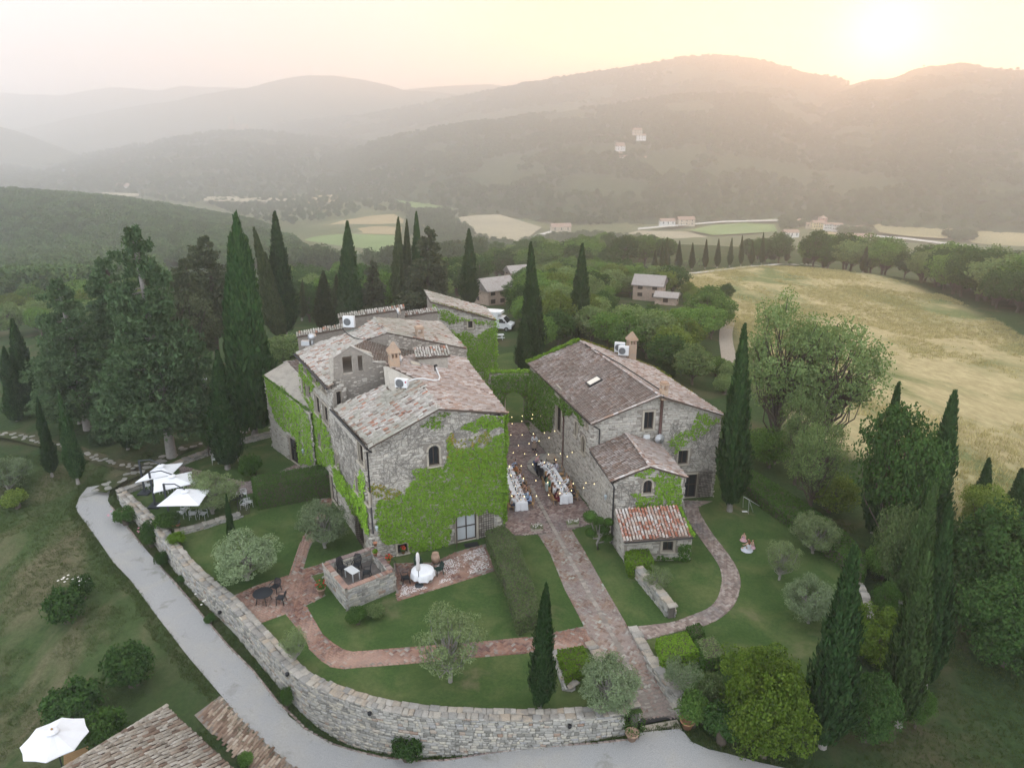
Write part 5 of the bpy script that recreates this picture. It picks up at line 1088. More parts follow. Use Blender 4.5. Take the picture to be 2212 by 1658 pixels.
# ================================================================ ivy
M_STEM=mat_simple('bare_vine_stem',(.20,.185,.165),.95,var=.3)
def ivy(label,wall,polys,size=.14,dens=120,seed=0,mat=M_IVY,thick=.22,stems=None,nstem=0,holes_pad=.06,fray=.5,name='ivy_creeper',root=None):
 """polys: outlines in (u, z) on the wall, each (outline, density factor)"""
 rng=np.random.default_rng(seed);parts=[];allm=[]
 for poly,df in polys:
  poly=np.array(poly,float);lo,hi=poly.min(0),poly.max(0);n=int(np.prod(hi - lo)*dens*df);q=rng.uniform(lo,hi,(n,2));e=edge_dist(q,poly)
  n1=fbm(q[:,0]*1.1+seed,q[:,1]*1.1,4);n2=fbm(q[:,0]*3.2,q[:,1]*3.2+seed,3)
  k=inside(q,poly) & (e > (n1 - .28)*fray) & (n2 > (.17 if df >= 1 else .5 - .2*df));k &= inside(q,wall.outline+np.array([0,0]))
  for h,pad in wall.holes: k &= ~(inside(q,h) | (edge_dist(q,h) < holes_pad))
  q=q[k];n=len(q);th=thick*(.25+fbm(q[:,0]*2.3+7,q[:,1]*2.3,3))*np.clip(e[k]/.35+.35,0,1)
  o=th*rng.uniform(.45,1.0,n)+.05;c=wall.a+q[:,:1]*wall.e+q[:,1:2]*np.array([0,0,1.])+o[:,None]*wall.n;parts.append(leaf_on(c,np.tile(wall.n*1.0+np.array([0,0,.75]),(n,1)),size,rng,.85,.38))
 v,f=join(parts);b=wall.pt(wall.L/2,0);t=root if root is not None else thing(name,label,'ivy',b);lv=link('leaves',mesh_np('leaves',v - np.array(t.location),f),mat,t)
 if nstem:
  sp=np.array(stems);lo,hi=sp.min(0),sp.max(0);vs=[];fs=[];kk=0
  for _ in range(nstem):
   p=rng.uniform(lo,hi);a=math.pi/2+rng.normal(0,.9);w=rng.uniform(.008,.02);pts=[]
   for s in range(rng.integers(8,22)):
    if not inside(p[None],sp)[0] or any(inside(p[None],h)[0] for h,_p in wall.holes): break
    pts.append(p.copy());a += rng.normal(0,.42)+(math.pi/2 - a)*.06;p=p+.16*np.array([math.cos(a),math.sin(a)])
   for s in range(len(pts) - 1):
    d=nrm(pts[s+1] - pts[s]);nn=np.array([-d[1],d[0]])*w
    vs += [wall.pt(*(pts[s]+nn),.075),wall.pt(*(pts[s] - nn),.075),wall.pt(*(pts[s+1] - nn),.075),wall.pt(*(pts[s+1]+nn),.075),wall.pt(*((pts[s]+pts[s+1])/2),.10)];fs += [(kk,kk+1,kk+4,kk+4),(kk+1,kk+2,kk+4,kk+4)] if 0 else [(kk,kk+1,kk+2,kk+3)];kk += 5
  if vs: link('stems',mesh_np('stems',np.array(vs) - np.array(t.location),np.array(fs)),M_STEM,t)
 return t
def ivy_line(label,pts,width,n,seed,mat,size=.14,root=None,name='ivy_creeper'):
 rng=np.random.default_rng(seed);p=np.array(pts,float);seg=np.linalg.norm(np.diff(p,axis=0),axis=1);s=np.concatenate([[0],np.cumsum(seg)]);t=rng.uniform(0,s[-1],n)
 c=np.stack([np.interp(t,s,p[:,k]) for k in range(3)],1);w=width*(.3+1.1*vnoise(t*1.3,t*0+seed));c += rand_dir(n,rng)*(w*rng.uniform(0,1,n) ** .6)[:,None]*np.array([1,1,.8])
 v,f=leaf_on(c,rand_dir(n,rng)*.5+[0,0,1],size,rng,.85,.5);r=root or thing(name,label,'ivy',p[0]);link('leaves',mesh_np('leaves',v - np.array(r.location),f),mat,r);return r
def Z6(x,y): return ((660+x*.2715)*.864,(900+y*.2715)*.864)
f_main=w_front.poly([Z3(*q) for q in [(1015,640),(1120,660),(1230,600),(1330,480),(1285,395),(1400,395),(1470,395),(1565,375),(1620,300),(1590,190),(1640,150),(1700,235),(1830,200),(1885,150),(1900,215),(1950,180),(2000,130),(2110,90),(2130,60),(2115,560),(2095,850),(2030,800),(1960,790),(1870,810),(1690,870),(1650,890),(1640,1100),(1440,1190),(1360,1170),(1290,1090),(1280,1035),(1200,1040),(1100,1060),(1030,1010),(1000,960),(1000,700)]])
f_thin=w_front.poly([Z3(*q) for q in [(1600,160),(1650,60),(1700,160),(1830,140),(1960,60),(2050,300),(2060,500),(1850,560),(1740,590),(1620,420)]])
f_top=w_front.poly([Z3(*q) for q in [(1680,90),(1720,30),(1830,10),(1880,-40),(1950,-90),(2130,-70),(2130,100),(2060,60),(1960,110),(1900,70),(1850,130),(1800,80)]])
f_gab=w_front.poly([Z1(*q) for q in [(1340,1245),(1440,1170),(1545,1095),(1660,1110),(1640,1150),(1570,1180),(1590,1235),(1500,1285),(1430,1255),(1380,1250)]])
iv=ivy('bright green ivy covering the gable front of the main house',w_front,[(f_main,1),(f_top,1),(f_gab,.6)],dens=170,seed=2,stems=w_front.poly([Z3(1010,640),Z3(1010,180),Z1(1545,1120),Z1(2090,1130),Z3(2080,560),Z3(1500,600)]),nstem=300)
ivy('',w_front,[(f_thin,.55)],dens=150,seed=3,mat=M_IVYO,root=iv,thick=.12)
ivy('',w_front,[(w_front.poly([Z3(*q) for q in [(850,560),(1000,520),(1180,570),(1250,600),(1150,680),(1010,680)]]),.6)],dens=150,seed=4,mat=M_IVYO,root=iv,thick=.12)
ivy_line('',[P(*Z1(2118,1140),9.2),w_front.pt(w_front.L+.05,6,.05),w_front.pt(w_front.L+.05,1,.05)],.32,3600,9,M_IVY,root=iv)
l_low=w_left.poly([Z6(*q) for q in [(600,640),(650,860),(665,1000),(745,1060),(775,1150),(810,1240),(840,1100),(900,1000),(960,1100),(1060,1160),(1080,1650),(960,1610),(900,1460),(810,1300),(700,1220),(640,1130),(540,990),(540,640)]])
iv2=ivy('ivy climbing the long left flank of the main house',w_left,[(l_low,.95)],dens=120,seed=12,stems=[(.1,2.0),(w_left.L - .1,1.2),(w_left.L - .1,8.2),(.1,8.2)],nstem=420,mat=M_IVY)
w_low=w_wing.poly([Z6(*q) for q in [(335,20),(420,60),(535,230),(470,265),(430,310),(500,430),(560,560),(620,660),(660,960),(560,990),(470,950),(300,930),(300,700),(330,430)]])
ivy('',w_wing,[(w_low,.95)],dens=120,seed=13,mat=M_IVY,root=iv2,stems=[(3,4.0),(w_wing.L - .1,3),(w_wing.L - .1,10),(4,10)],nstem=160)
ivy('',w_left,[(w_left.poly([Z6(*q) for q in [(590,620),(640,800),(720,1000),(860,1230),(1000,1460),(1070,1650),(930,1570),(740,1250),(590,1010)]]),.9)],dens=130,seed=22,mat=M_IVY,root=iv2)
a_low=w_an.poly([Z6(*q) for q in [(12,140),(80,160),(220,240),(350,360),(390,460),(480,620),(560,820),(560,990),(330,960),(300,720),(230,660),(180,640),(110,540),(60,400),(30,280)]])
ivy('ivy with reddish tips over the slanting annex wall',w_an,[(a_low,.95)],dens=125,seed=14,mat=M_IVY)
ivy_line('',[w_an.pt(.1,zA,.1),w_an.pt(w_an.L,zB,.1)],.25,700,4,M_IVYD,root=iv2)
tw1=w_tow.poly([Z1(*q) for q in [(1640,400),(1700,440),(1780,395),(1860,480),(1930,400),(2030,390),(2040,1000),(1900,1010),(1800,700),(1700,560)]]);tw2=w_tow.poly([Z1(*q) for q in [(1475,170),(1560,225),(1790,330),(2010,335),(2010,390),(1900,385),(1800,345),(1640,375),(1560,330),(1480,270)]])
iv3=ivy('ivy sheathing the square tower at the back of the main house',w_tow,[(tw1,1),(tw2,.8)],dens=110,size=.17,seed=15,mat=M_IVY);ivy_line('',[w_tow.pt(w_tow.L+.05,tr,0),w_tow.pt(w_tow.L+.1,1,0)],.4,1800,5,M_IVY,root=iv3);ivy_line('',[w_tow.pt(0,tl+.15,.1),w_tow.pt(w_tow.L,tr+.1,.1)],.2,700,6,M_IVYO,root=iv3)
g_all=[(0.05,.2),(ga.L,.2),(ga.L,ztop),(.05,ztop)]
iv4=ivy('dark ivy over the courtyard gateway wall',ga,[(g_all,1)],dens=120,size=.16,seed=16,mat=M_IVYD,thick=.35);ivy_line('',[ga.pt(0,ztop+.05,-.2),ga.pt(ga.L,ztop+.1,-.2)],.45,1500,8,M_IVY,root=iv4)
r_iv=rb.poly([Z2(*q) for q in [(400,450),(560,560),(660,650),(720,740),(800,800),(880,870),(900,990),(860,950),(820,880),(760,880),(720,900),(700,830),(650,790),(640,900),(620,1010),(540,1020),(400,900)]])
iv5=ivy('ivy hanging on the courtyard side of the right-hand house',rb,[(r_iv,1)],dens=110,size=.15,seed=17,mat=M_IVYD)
ivy_line('',[rgB+[-.1,.2,.15],eBL+[0,.2,.1]],.32,1500,10,M_IVY,root=iv5);ivy_line('',[rgB+[.1,.2,.1],(rgB+eBR)/2+[.2,.2,.1],eBR,(eBR*.4+eFR*.6)],.26,1500,11,M_IVYO,root=iv5)
ivy('thin ivy sprawling below the right-hand eave of the right house',ra,[(ra.poly([Z2(*q) for q in [(1840,830),(1960,875),(2060,885),(1990,960),(1900,1050),(1760,1110),(1700,1180),(1640,1215),(1590,1160),(1560,1090),(1640,1010),(1780,960)]]),.75)],dens=130,seed=18,mat=M_IVY,thick=.14,stems=[(ra.L*.55,2.6),(ra.L - .2,2.2),(ra.L - .2,6.8),(ra.L*.6,6.8)],nstem=140)
s_iv=[sa.poly([Z4(*q) for q in l]) for l in ([(1440,150),(1600,195),(1705,235),(1715,330),(1715,510),(1280,510),(1330,430),(1240,370),(1380,385),(1390,400),(1460,385),(1475,290),(1440,255),(1390,260),(1250,225)],)]
iv6=ivy('ivy round the arched window of the small outbuilding',sa,[(s_iv[0],.9)],dens=150,seed=19,mat=M_IVY,thick=.16,stems=[(.2,3),(sa.L - .2,3),(sa.L - .3,5),(.2,4.9)],nstem=90)
ivy_line('',[P(*Z4(1690,500),3.1),P(*Z4(1800,740),2.1)],.22,600,12,M_IVY,root=iv6)
ivy('leafy creeper bunched beside the lean-to window',la,[(la.poly([Z4(*q) for q in [(1640,775),(1800,765),(1790,940),(1720,965),(1640,940),(1480,935),(1470,900),(1640,885)]]),1.2)],dens=170,seed=20,mat=M_HEDGE,thick=.5)
# ================================================================ planting
random.seed(5)
ORD=['first','second','third','fourth','fifth','sixth','seventh','eighth','ninth','tenth','eleventh','twelfth','thirteenth','fourteenth','fifteenth','sixteenth','seventeenth','eighteenth']
for b,t,w,lab,m,mt,z in [
  ((168,1040),(126,852),36,'slender young cypress by the bend of the gravel road, the fuller of the pair',0,M_CYP,-.1),
  ((113,1028),(76,858),30,'slender young cypress left of its twin, crossing the stepping stone path',2,M_CYP,-.3),
  ((38,916),(2,748),42,'leaning cypress cut by the left picture edge',2,M_CYP,-1),
  ((70,905),(22,690),52,'dark cypress close behind the leaning one at the left edge',0,M_CYP,-1.2),
  ((172,915),(149,620),66,'tall dark cypress standing among the blue-green cedars',3,M_CYP,-.2),
  ((492,1012),(466,757),64,'bright full cypress on the parasol lawn beside white chairs',0,M_CYP,0),
  ((551,944),(503,462),104,'huge twin-topped cypress beside the ivy annex',3,M_CYP,-.1),
  ((604,735),(546,490),44,'cypress with a notched tip behind the huge twin-topped one',1,M_CYPB,-1.0),
  ((610,740),(568,545),32,'lower thin cypress squeezed between two tall ones left of the roof',2,M_CYPB,-1.5),
  ((617,728),(592,458),56,'tall single cypress left of the main roof, tip bent right',0,M_CYP,-1.2),
  ((701,716),(696,585),44,'small spindly cypress directly behind the front parapet',0,M_CYPB,-1.5),
  ((727,700),(726,590),24,'short pointed cypress half hidden left of the lone tall one',2,M_CYPB,-2.2),
  ((757,697),(748,478),48,'lone tall cypress behind the rear parapet',0,M_CYP,-1.5),
  ((862,672),(860,470),34,'cypress with a blunt crown left in the group of three',0,M_CYPB,-2.2),
  ((882,672),(877,474),26,'narrow cypress in the middle of the group of three',2,M_CYPB,-2.4),
  ((905,668),(899,458),34,'topmost pointed cypress beside the dark fir behind the house',0,M_CYP,-2.4),
  ((1013,662),(1016,494),42,'dense cypress just behind the ivy tower roof',1,M_CYP,-2.2),
  ((652,690),(653,603),18,'thin faraway cypress in the meadow gap left of the roofs',2,M_CYPB,-4),
  ((1152,800),(1147,524),50,'tall cypress behind the gateway, right of the white van',0,M_CYP,-.6),
  ((1131,806),(1131,680),44,'squat bushy cypress in front of the tall one by the gateway',3,M_CYP,0),
  ((1251,740),(1257,527),46,'tall straight cypress rising behind the long roof',0,M_CYP,-1.6),
  ((1446,818),(1447,726),34,'short double-tipped cypress behind the right chimney',1,M_CYP,-1.0),
  ((1576,1103),(1608,703),66,'very tall cypress at the right corner of the right-hand house',0,M_CYP,0),
  ((1777,1606),(1846,1180),112,'massive foreground cypress at the lower right, leaning right',3,M_CYP,-.8),
  ((1940,1566),(2010,1152),84,'pale green foreground cypress right of the massive one',0,M_CYPL,-1.0),
  ((1996,1485),(2057,1092),74,'cypress just behind the pale green one at the right',0,M_CYP,-1.0),
  ((1944,1305),(2026,1042),70,'cypress with a broad shoulder at the end of the right lawn',1,M_CYPL,-.8),
  ((1990,1216),(2068,842),84,'tall double cypress against the golden field at the right',1,M_CYP,-1.0),
  ((1882,1160),(1942,828),58,'cypress with a bare pale trunk in front of the dark round tree',0,M_CYP,-.8),
  ((1975,1150),(2015,944),38,'dark narrow cypress behind the tall double one',2,M_CYP,-1.0),
  ((2108,1130),(2140,990),42,'cypress tip above the bright bush at the right',0,M_CYP,-1.5),
  ((2185,1150),(2210,1012),52,'cypress cut by the right picture edge',0,M_CYP,-1.5),
  ((1166,1527),(1178,1262),60,'single garden cypress in the front lawn by the planter wall',3,M_CYP,0),
  ((501,1176),(489,1064),17,'very thin young cypress on the olive lawn',2,M_CYP,0),
  ((277,970),(270,880),38,'small dark cypress on a whitewashed trunk under the cedar',0,M_CYP,0)]:
 cypress(lab,b,t,w,z,m,mt)
rows=[((1270,378),(1275,225),34),((1318,412),(1330,165),30),((1360,370),(1365,125),32),((1442,365),(1455,150),40),((1540,360),(1550,165),36),((1637,352),(1650,140),34),((1725,347),(1740,135),36),((1815,337),(1835,130),32),((1897,330),(1910,110),30),((1975,328),(1985,150),34),((2048,322),(2065,90),30),((2125,310),(2140,115),28)]
for k,(b,t,w) in enumerate(rows):
 f=lambda q: ((1200+q[0]*.3436)*.864,(550+q[1]*.3436)*.864)
 c=cypress(f'{ORD[k]} cypress from the left in the row along the white field lane',f(b),f(t),w*.3436*.864*1.25,None,0,M_CYPB,'cypresses along the field lane')
for k,(b,t,w) in enumerate([((380,310),(395,115),36),((480,308),(515,115),30),((615,330),(632,160),26),((645,330),(655,132),34),((770,350),(780,160),32),((1040,380),(1062,190),40),((1690,360),(1697,260),34)]):
 f=lambda q: ((1800+q[0]*.3436)*.864,(550+q[1]*.3436)*.864)
 cypress(f'{ORD[k]} cypress from the left rising out of the wood behind the golden field',f(b),f(t),w*.3436*.864*1.3,None,2,M_CYPB,'cypresses in the field-side wood')
cm1,cl1=conifer_mesh('cedar_crown',17,5.6,2.9,30,71,.40,56,.62,.03);cm2,cl2=conifer_mesh('cedar_crown',15,4.6,4.2,26,72,.42,46,.55,.12);cm3,cl3=conifer_mesh('fir_crown',13,3.6,.8,28,73,.42,36,.80,.05)
ct1,ct2,ct3=trunk_mesh('trunk',16,.42,cl1,.2,1),trunk_mesh('trunk',14,.36,cl2,.35,2),trunk_mesh('trunk',12,.25,cl3,0,3)
def conifer(label,b,t,w,z,mesh,tr,r0,h0,mat,cat='cedar',bark=None):
 p=P(*b,z);h=zat(t[1],p[0],p[1]) - p[2];k=proj((p[0],p[1],p[2]+h*.45))[2];s=w/k/2/r0
 o=put_tree(cat+'_tree',label,cat,p,mesh,tr,mat,bark or M_BARK,(s,s,h/h0));q=on_plane(t[0],t[1],(p[0],p[1],0),np.array([0,1.,0]));o.rotation_euler=(0,max(-.22,min(.22,math.atan2(q[0] - p[0],h))),random.uniform(-.5,.5));return o
conifer('great blue-green cedar with a thick grey trunk beside the stepping stones',(371,987),(280,486),262,0,cm1,ct1,5.6,17,M_CEDAR,bark=M_BARK_PALE)
conifer('wide blue-green cedar spreading at the left of the grove',(190,930),(120,600),205,-.2,cm1,ct1,5.6,17,M_CEDAR)
conifer('blue-green cedar behind the great one, darker and lower',(300,890),(215,560),180,-.4,cm2,ct2,4.6,15,M_CEDAR)
conifer('open cedar with several bare dark stems right of the great cedar',(470,790),(440,512),150,-1.0,cm2,ct2,4.6,15,M_CEDARB)
conifer('thin-topped cedar overlapping the twin-topped cypress on its left',(420,828),(395,560),120,-.6,cm2,ct2,4.6,15,M_CEDARB)
conifer('shaggy dark fir behind the roofs right of the three cypresses',(922,690),(928,490),140,-2.0,cm3,ct3,3.6,13,M_CEDARB,'fir')
conifer('sparse brownish fir behind the house between two cypresses',(803,700),(806,563),92,-2.2,cm3,ct3,3.6,13,M_CEDARB,'fir')
conifer('small blue-green young fir beside the lone tall cypress',(737,706),(736,640),40,-1.5,cm3,ct3,3.6,13,M_CEDAR,'fir')
conifer('small sapling cedar with a bare grey trunk at the edge of the grove',(222,956),(212,880),60,0,cm3,ct3,3.6,13,M_CEDAR,bark=M_BARK_PALE)
def olive(label,cx,by,w,ty,proto=0,mat=None,z=0,open_=False,base=None):
 pr=(OLIVE_OPEN if open_ else OLIVES)[proto];return tree_px('',pr,3.9 if not open_ else 3.9,3.75 if not open_ else 4.2,label,'olive tree',cx,by,w,ty,mat or M_OLIVE,M_BARK_PALE,z,name='olive_tree',base=base)
olive('round silvery olive tree on the lawn left of the brick patio',532,1252,158,1150,0)
olive('dark silvery olive tree against the left flank of the house',704,1182,122,1075,1)
olive('spreading olive tree half covering the third square parasol',462,1108,128,1012,2,M_OLIVEG)
olive('thin airy olive tree beside the front garden path',972,1470,168,1318,0,M_OLIVEG,open_=True)
olive('small slanting olive at the inner side of the garden wall',640,1436,66,1350,1,M_OLIVEG,open_=True)
olive('low bushy olive spilling over the gate path',1312,1534,150,1420,1,M_OLIVE,open_=False)
olive('small young olive beside the sloping wall in the middle lawn',1421,1282,70,1226,0,M_OLIVEG,open_=True)
olive('low grey-green shrub olive in the gate planter',1468,1490,100,1428,1,M_OLIVE,z=.1,open_=True)
olive('broad olive tree by the low crumbling wall on the right lawn',1757,1194,112,1106,1,M_OLIVEG)
olive('small upright olive tree beside the sitting woman',1682,1252,84,1168,0,M_OLIVEG,open_=True)
olive('pale leaning olive tree left of the massive foreground cypress',1744,1345,128,1236,2,M_OLIVE)
olive('grey-green olive shrub at the left picture edge',22,1060,110,975,0,M_OLIVE,z=-.8)
def bush(label,cx,by,w,ty,mat,z=None,proto=0,cat='shrub',name='shrub'): return tree_px('',BUSH[proto],1.95,1.5,label,cat,cx,by,w,ty,mat,None,z,name=name)
for a in [('round dark green clipped bush on the parasol lawn',545,1030,56,980,M_HEDGE,0),('large rounded shrub with white roses on its crest',147,1342,92,1268,M_BROADD,None),('dark rose bush with scattered white blooms behind the rounded shrub',182,1292,52,1240,M_BROADD,None),
 ('dense dark green shrub on the meadow beside the gravel road',287,1478,112,1392,M_BROADD,None),('bronze green shrub in the lower left meadow',170,1565,128,1478,M_BROADD,None),('smooth dark shrub between the parasol and the cottage roof',237,1610,96,1530,M_HEDGE,None),
 ('dark leafy bush growing at the foot of the curved wall',882,1640,76,1590,M_BROADD,None),('small yellow-green bush on the meadow left of the road',38,1096,54,1056,M_BROADY,None),
 ('dark evergreen bush at the corner of the terrace box',772,1345,48,1312,M_HEDGE,0),('grey-green lavender clump beside the terrace box',812,1330,46,1306,M_BROADG,0),
 ('pink rose bush at the far end of the garden wall',274,1132,52,1094,M_BROADD,None),('rose bush climbing the garden wall near its break',330,1180,46,1120,M_BROADD,None),('low pink rose bush under the wall below the break',352,1222,36,1190,M_BROADD,None),
 ('creeper hanging down the curved garden wall',622,1530,30,1480,M_HEDGE,None),('small white rose bush in the roadside verge',396,1258,24,1240,M_BROADD,None),('pink rose bush in the roadside verge near the wall curve',456,1346,26,1326,M_BROADD,None),('leafy clump on top of the wall corner near the hose',362,1140,60,1108,M_HEDGE,.35),('bright green clump overgrowing the wall top',383,1172,44,1150,M_HEDGEY,.3),
 ('glossy green laurel at the gate corner by the drive',1495,1560,66,1490,M_BROAD,-.7),('dark conifer shrub filling the corner right of the gate',1560,1600,96,1520,M_BROADD,-.9),('blossoming grey shrub behind the gate planter',1530,1512,60,1450,M_BROADG,-.3),
 ('small potted boxwood leaves in the yard by the cottage',532,1650,40,1628,M_BROAD,None)]:
 bush(*a[:6],z=a[6],proto=random.randint(0,1))
def roses(label,pts,mat,r=.07):
 mb=MB();c=np.array(pts[0]);t=None
 for p in pts:
  q=np.array(p) - c
  for k in range(5): a=k*1.257;mb.add([q,q+[r*math.cos(a - .7),r*math.sin(a - .7),r*.35],q+[r*1.25*math.cos(a),r*1.25*math.sin(a),r*.15],q+[r*math.cos(a+.7),r*math.sin(a+.7),r*.4]],[(0,1,2,3)])
 return link('rose_blooms',mb.mesh('rose_blooms'),mat,loc=c,label=label,cat='roses')
M_PINK=mat_simple('pink_petals',(.55,.25,.30),.8);M_WHITEFL=mat_simple('white_petals',(.62,.60,.55),.8);M_REDFL=mat_simple('red_petals',(.42,.02,.02),.7)
def bloom_pts(px,py,w,h,n,z0):
 b=G(px,py);k=proj(b)[2];return [b+[random.uniform(-w,w)/k,random.uniform(-.6,.3),z0+random.uniform(0,h)/k] for _ in range(n)]
roses('pink roses open on the bush at the far wall end',bloom_pts(262,1126,26,20,16,.55),M_PINK);roses('pink roses in front of the broken wall',bloom_pts(322,1172,22,22,14,.6),M_PINK);roses('white roses crowning the large rounded shrub',bloom_pts(170,1288,34,16,22,1.2),M_WHITEFL)
roses('white and pale roses dotted along the roadside verge',bloom_pts(440,1302,16,14,8,.25),M_WHITEFL)
def big(label,cx,by,w,ty,mat,z,proto,hh=6.1,ww=6.2,cat='shrub',name='large_shrub'): return tree_px('',proto,ww,hh,label,cat,cx,by,w,ty,mat,M_BARK,z,name=name)
M_SHRUB=mat_leaf('golden_shrub_leaves',[(0,(.045,.085,.012)),(.5,(.085,.14,.02)),(1,(.15,.205,.034))],.25)
NEARL=broad_set(3.2,5.6,-.2,90,170,.19,(13,14),clump_r=.26,flat=1.1,share=0)
big('great yellow-green shrub mound left of the massive cypress',1650,1632,200,1412,M_SHRUB,-.9,NEARL[0]);big('lower yellow-green shrub mound nearest the drive',1640,1545,190,1392,M_SHRUB,-.9,NEARL[1])
big('fresh green shrub between the two foreground cypresses',1868,1600,135,1440,M_BROADD,-1.0,NEARL[1]);big('yellow-green shrub behind the massive cypress',1895,1425,155,1305,M_SHRUB,-.8,NEARL[0]);big('smooth egg-shaped bush at the foot of the pale cypress',1975,1570,70,1482,M_HEDGE,-1.0,NEARB[0])
big('dark bushy tree filling the right edge, topmost',2130,1330,250,1060,M_BROADD,-1.2,NEARL[0],cat='tree',name='broadleaf_tree');big('dark bushy tree filling the right edge, lowest',2165,1440,230,1220,M_BROADD,-1.2,NEARL[1],cat='tree',name='broadleaf_tree');big('deep green tree bulging in from the right edge',2215,1400,250,1130,M_BROADD,-1.2,NEARL[0],cat='tree',name='broadleaf_tree')
big('bright bush in front of the field at the right edge',2120,1170,120,1046,M_BROADY,-1.2,NEARB[1],cat='tree',name='broadleaf_tree');big('grey-green bushy tree left of the broad-shouldered cypress',1925,1280,110,1080,M_BROADG,-.8,NEARB[1])
big('dark round-crowned tree above the right lawn hedge',1905,1215,175,868,M_BROADD,-.6,ROUND[0],8.6,7.4,'tree','broadleaf_tree')
big('tall open ash tree with feathery crown before the golden field',1668,1000,200,602,M_BROADG,-.5,OPEN[0],15.2,10.4,'tree','ash_tree');big('tall open ash tree leaning right before the golden field',1770,1010,230,640,M_BROADG,-.6,OPEN[1],15.2,10.4,'tree','ash_tree');big('ivy-clad ash tree between the two open ones',1715,1050,100,820,M_BROADG,-.5,OPEN[0],15.2,10.4,'tree','ash_tree')
big('thin tree with dark trunk left of the dark round-crowned tree',1745,1120,130,880,M_BROADG,-.4,OPEN[1],15.2,10.4,'tree','ash_tree');big('yellowish understorey bush behind the lawn hedge',1790,1110,120,1020,M_BROADY,-.4,NEARB[0]);big('dark bush under the ash trees behind the hedge',1660,1010,110,920,M_BROAD,-.4,NEARB[1]);big('low bush at the end of the right lawn hedge',1905,1250,90,1180,M_BROAD,-.5,NEARB[0])
big('clipped upright bush by the end of the right lawn wall',1905,1330,56,1255,M_HEDGE,-.3,NEARB[1])
big('broad dark tree left of the annex behind the big cypress',630,800,110,720,M_BROADG,-.2,MID[3],8.2,7.4,'tree','broadleaf_tree')
big('umbrella-crowned tree with a curved dark trunk in the grove',412,838,150,600,M_CEDARB,-.5,OPEN[1],15.2,10.4,'tree','broadleaf_tree');big('dark ivy-wrapped sapling left of the bright cypress',452,985,34,880,M_BROADD,0,NEARB[0])
COVER=[(1352,575,1462,650,164),(1040,578,1072,636,135),(1050,660,1112,722,100),(1558,640,1590,780,110)]
WOODN={}
def wood(adj,where,n,pick,mats,hmin,hmax,dmin,seed,protos=MID,cat='tree',avoid=True,kname='broadleaf_tree',noun='tree',group=None):
 rng=np.random.default_rng(seed);out=[];tries=0
 while len(out) < n and tries < n*60:
  tries += 1;q=pick(rng);b=G(*q) if len(q) == 2 else np.array(q)
  if any((b[0] - w[0][0]) ** 2+(b[1] - w[0][1]) ** 2 < dmin ** 2 for w in out): continue
  h=rng.uniform(hmin,hmax)
  if avoid:
   x0,y0,k0=proj(b);y1=proj(b+[0,0,h])[1];rr=h*.5*k0
   if any(b[1] < dd and x0+rr*1.3 > a and x0 - rr*1.3 < d and y1 < e and y0 > c for (a,c,d,e,dd) in COVER): continue
  out.append((b,h,rng.integers(0,len(mats)),rng.uniform(.9,1.25),rng.integers(0,len(protos))))
 out.sort(key=lambda w: w[0][1]);per=15 if len(out) > 18 else 18
 for r in range(0,len(out),per):
  row=sorted(out[r:r+per],key=lambda w: proj(w[0])[0])
  for k,(b,h,mi,wf,pi) in enumerate(row):
   w=h/8.2*wf;rown='row' if len(out) <= per else ORD[r // per]+' row'
   lab=f'{adj[mi]} {noun}, {ORD[k]} from left in {rown} of {where}'
   put_tree(kname,lab,cat,b,*protos[pi],mats[mi],M_BARK,(w,w,h/8.2),group=group or 'trees of '+where)
 return out
def beyond_field(lo,hi,u0,u1):
 e=FIELD[:9];seg=np.linalg.norm(np.diff(e,axis=0),axis=1);ss=np.concatenate([[0],np.cumsum(seg)])
 def pick(rng):
  u=rng.uniform(u0,u1)*ss[-1];k=min(np.searchsorted(ss,u) - 1,len(seg) - 1);k=max(k,0);d=(e[k+1] - e[k])/seg[k];nn=np.array([-d[1],d[0]]);p0=e[k]+d*(u - ss[k]);nn=nn if nn @ (p0 - np.array([72.,150.])) > 0 else -nn
  p=p0+nn*rng.uniform(lo,hi);return (p[0],p[1],h1(p[0],p[1]))
 return pick
def inpoly(poly):
 poly=np.array(poly,float)
 def pick(rng):
  while True:
   q=rng.uniform(poly.min(0),poly.max(0))
   if inside(q[None],poly)[0]: return q
 return pick
A5=['fresh green','leafy green','yellow-green','greyish green','dark green'];M5=[M_BROAD,M_BROAD,M_BROADY,M_BROADG,M_BROADD]
wood(A5,'the wood behind the right house',120,inpoly([(1090,690),(1110,640),(1200,600),(1330,600),(1460,640),(1540,700),(1555,790),(1500,860),(1400,800),(1280,740),(1180,760),(1100,740)]),M5,5.0,8.2,3.2,101)
wood(['green','greyish green','dark green'],'the belt beyond the farmhouse',40,inpoly([(950,600),(1040,560),(1200,540),(1400,528),(1420,560),(1340,590),(1200,610),(1060,610),(980,650)]),[M_BROAD,M_BROADG,M_BROADD],7.5,11,6.0,102)
wood(['green','dark green','greyish green'],'the wood lining the field',75,beyond_field(4,26,.34,.93),[M_BROAD,M_BROADD,M_BROADG],9,14.5,5.2,103,avoid=False,noun='oak')
wood(['green','dark green'],'the belt behind the cypress row',28,beyond_field(34,70,-.12,.36),[M_BROAD,M_BROADD],9,13,6.5,109,avoid=False,noun='oak')
wood(['dark green','green'],'the oaks by the lane end',18,beyond_field(6,30,.88,1.25),[M_BROADD,M_BROAD],9,12,6.0,104,avoid=False,noun='oak')
wood(['yellow-green','light green','greyish green'],'the trees beyond the cedar grove',26,inpoly([(0,690),(60,650),(200,640),(330,640),(300,700),(140,720),(30,740)]),[M_BROADY,M_BROAD,M_BROADG],5,8,4.5,105)
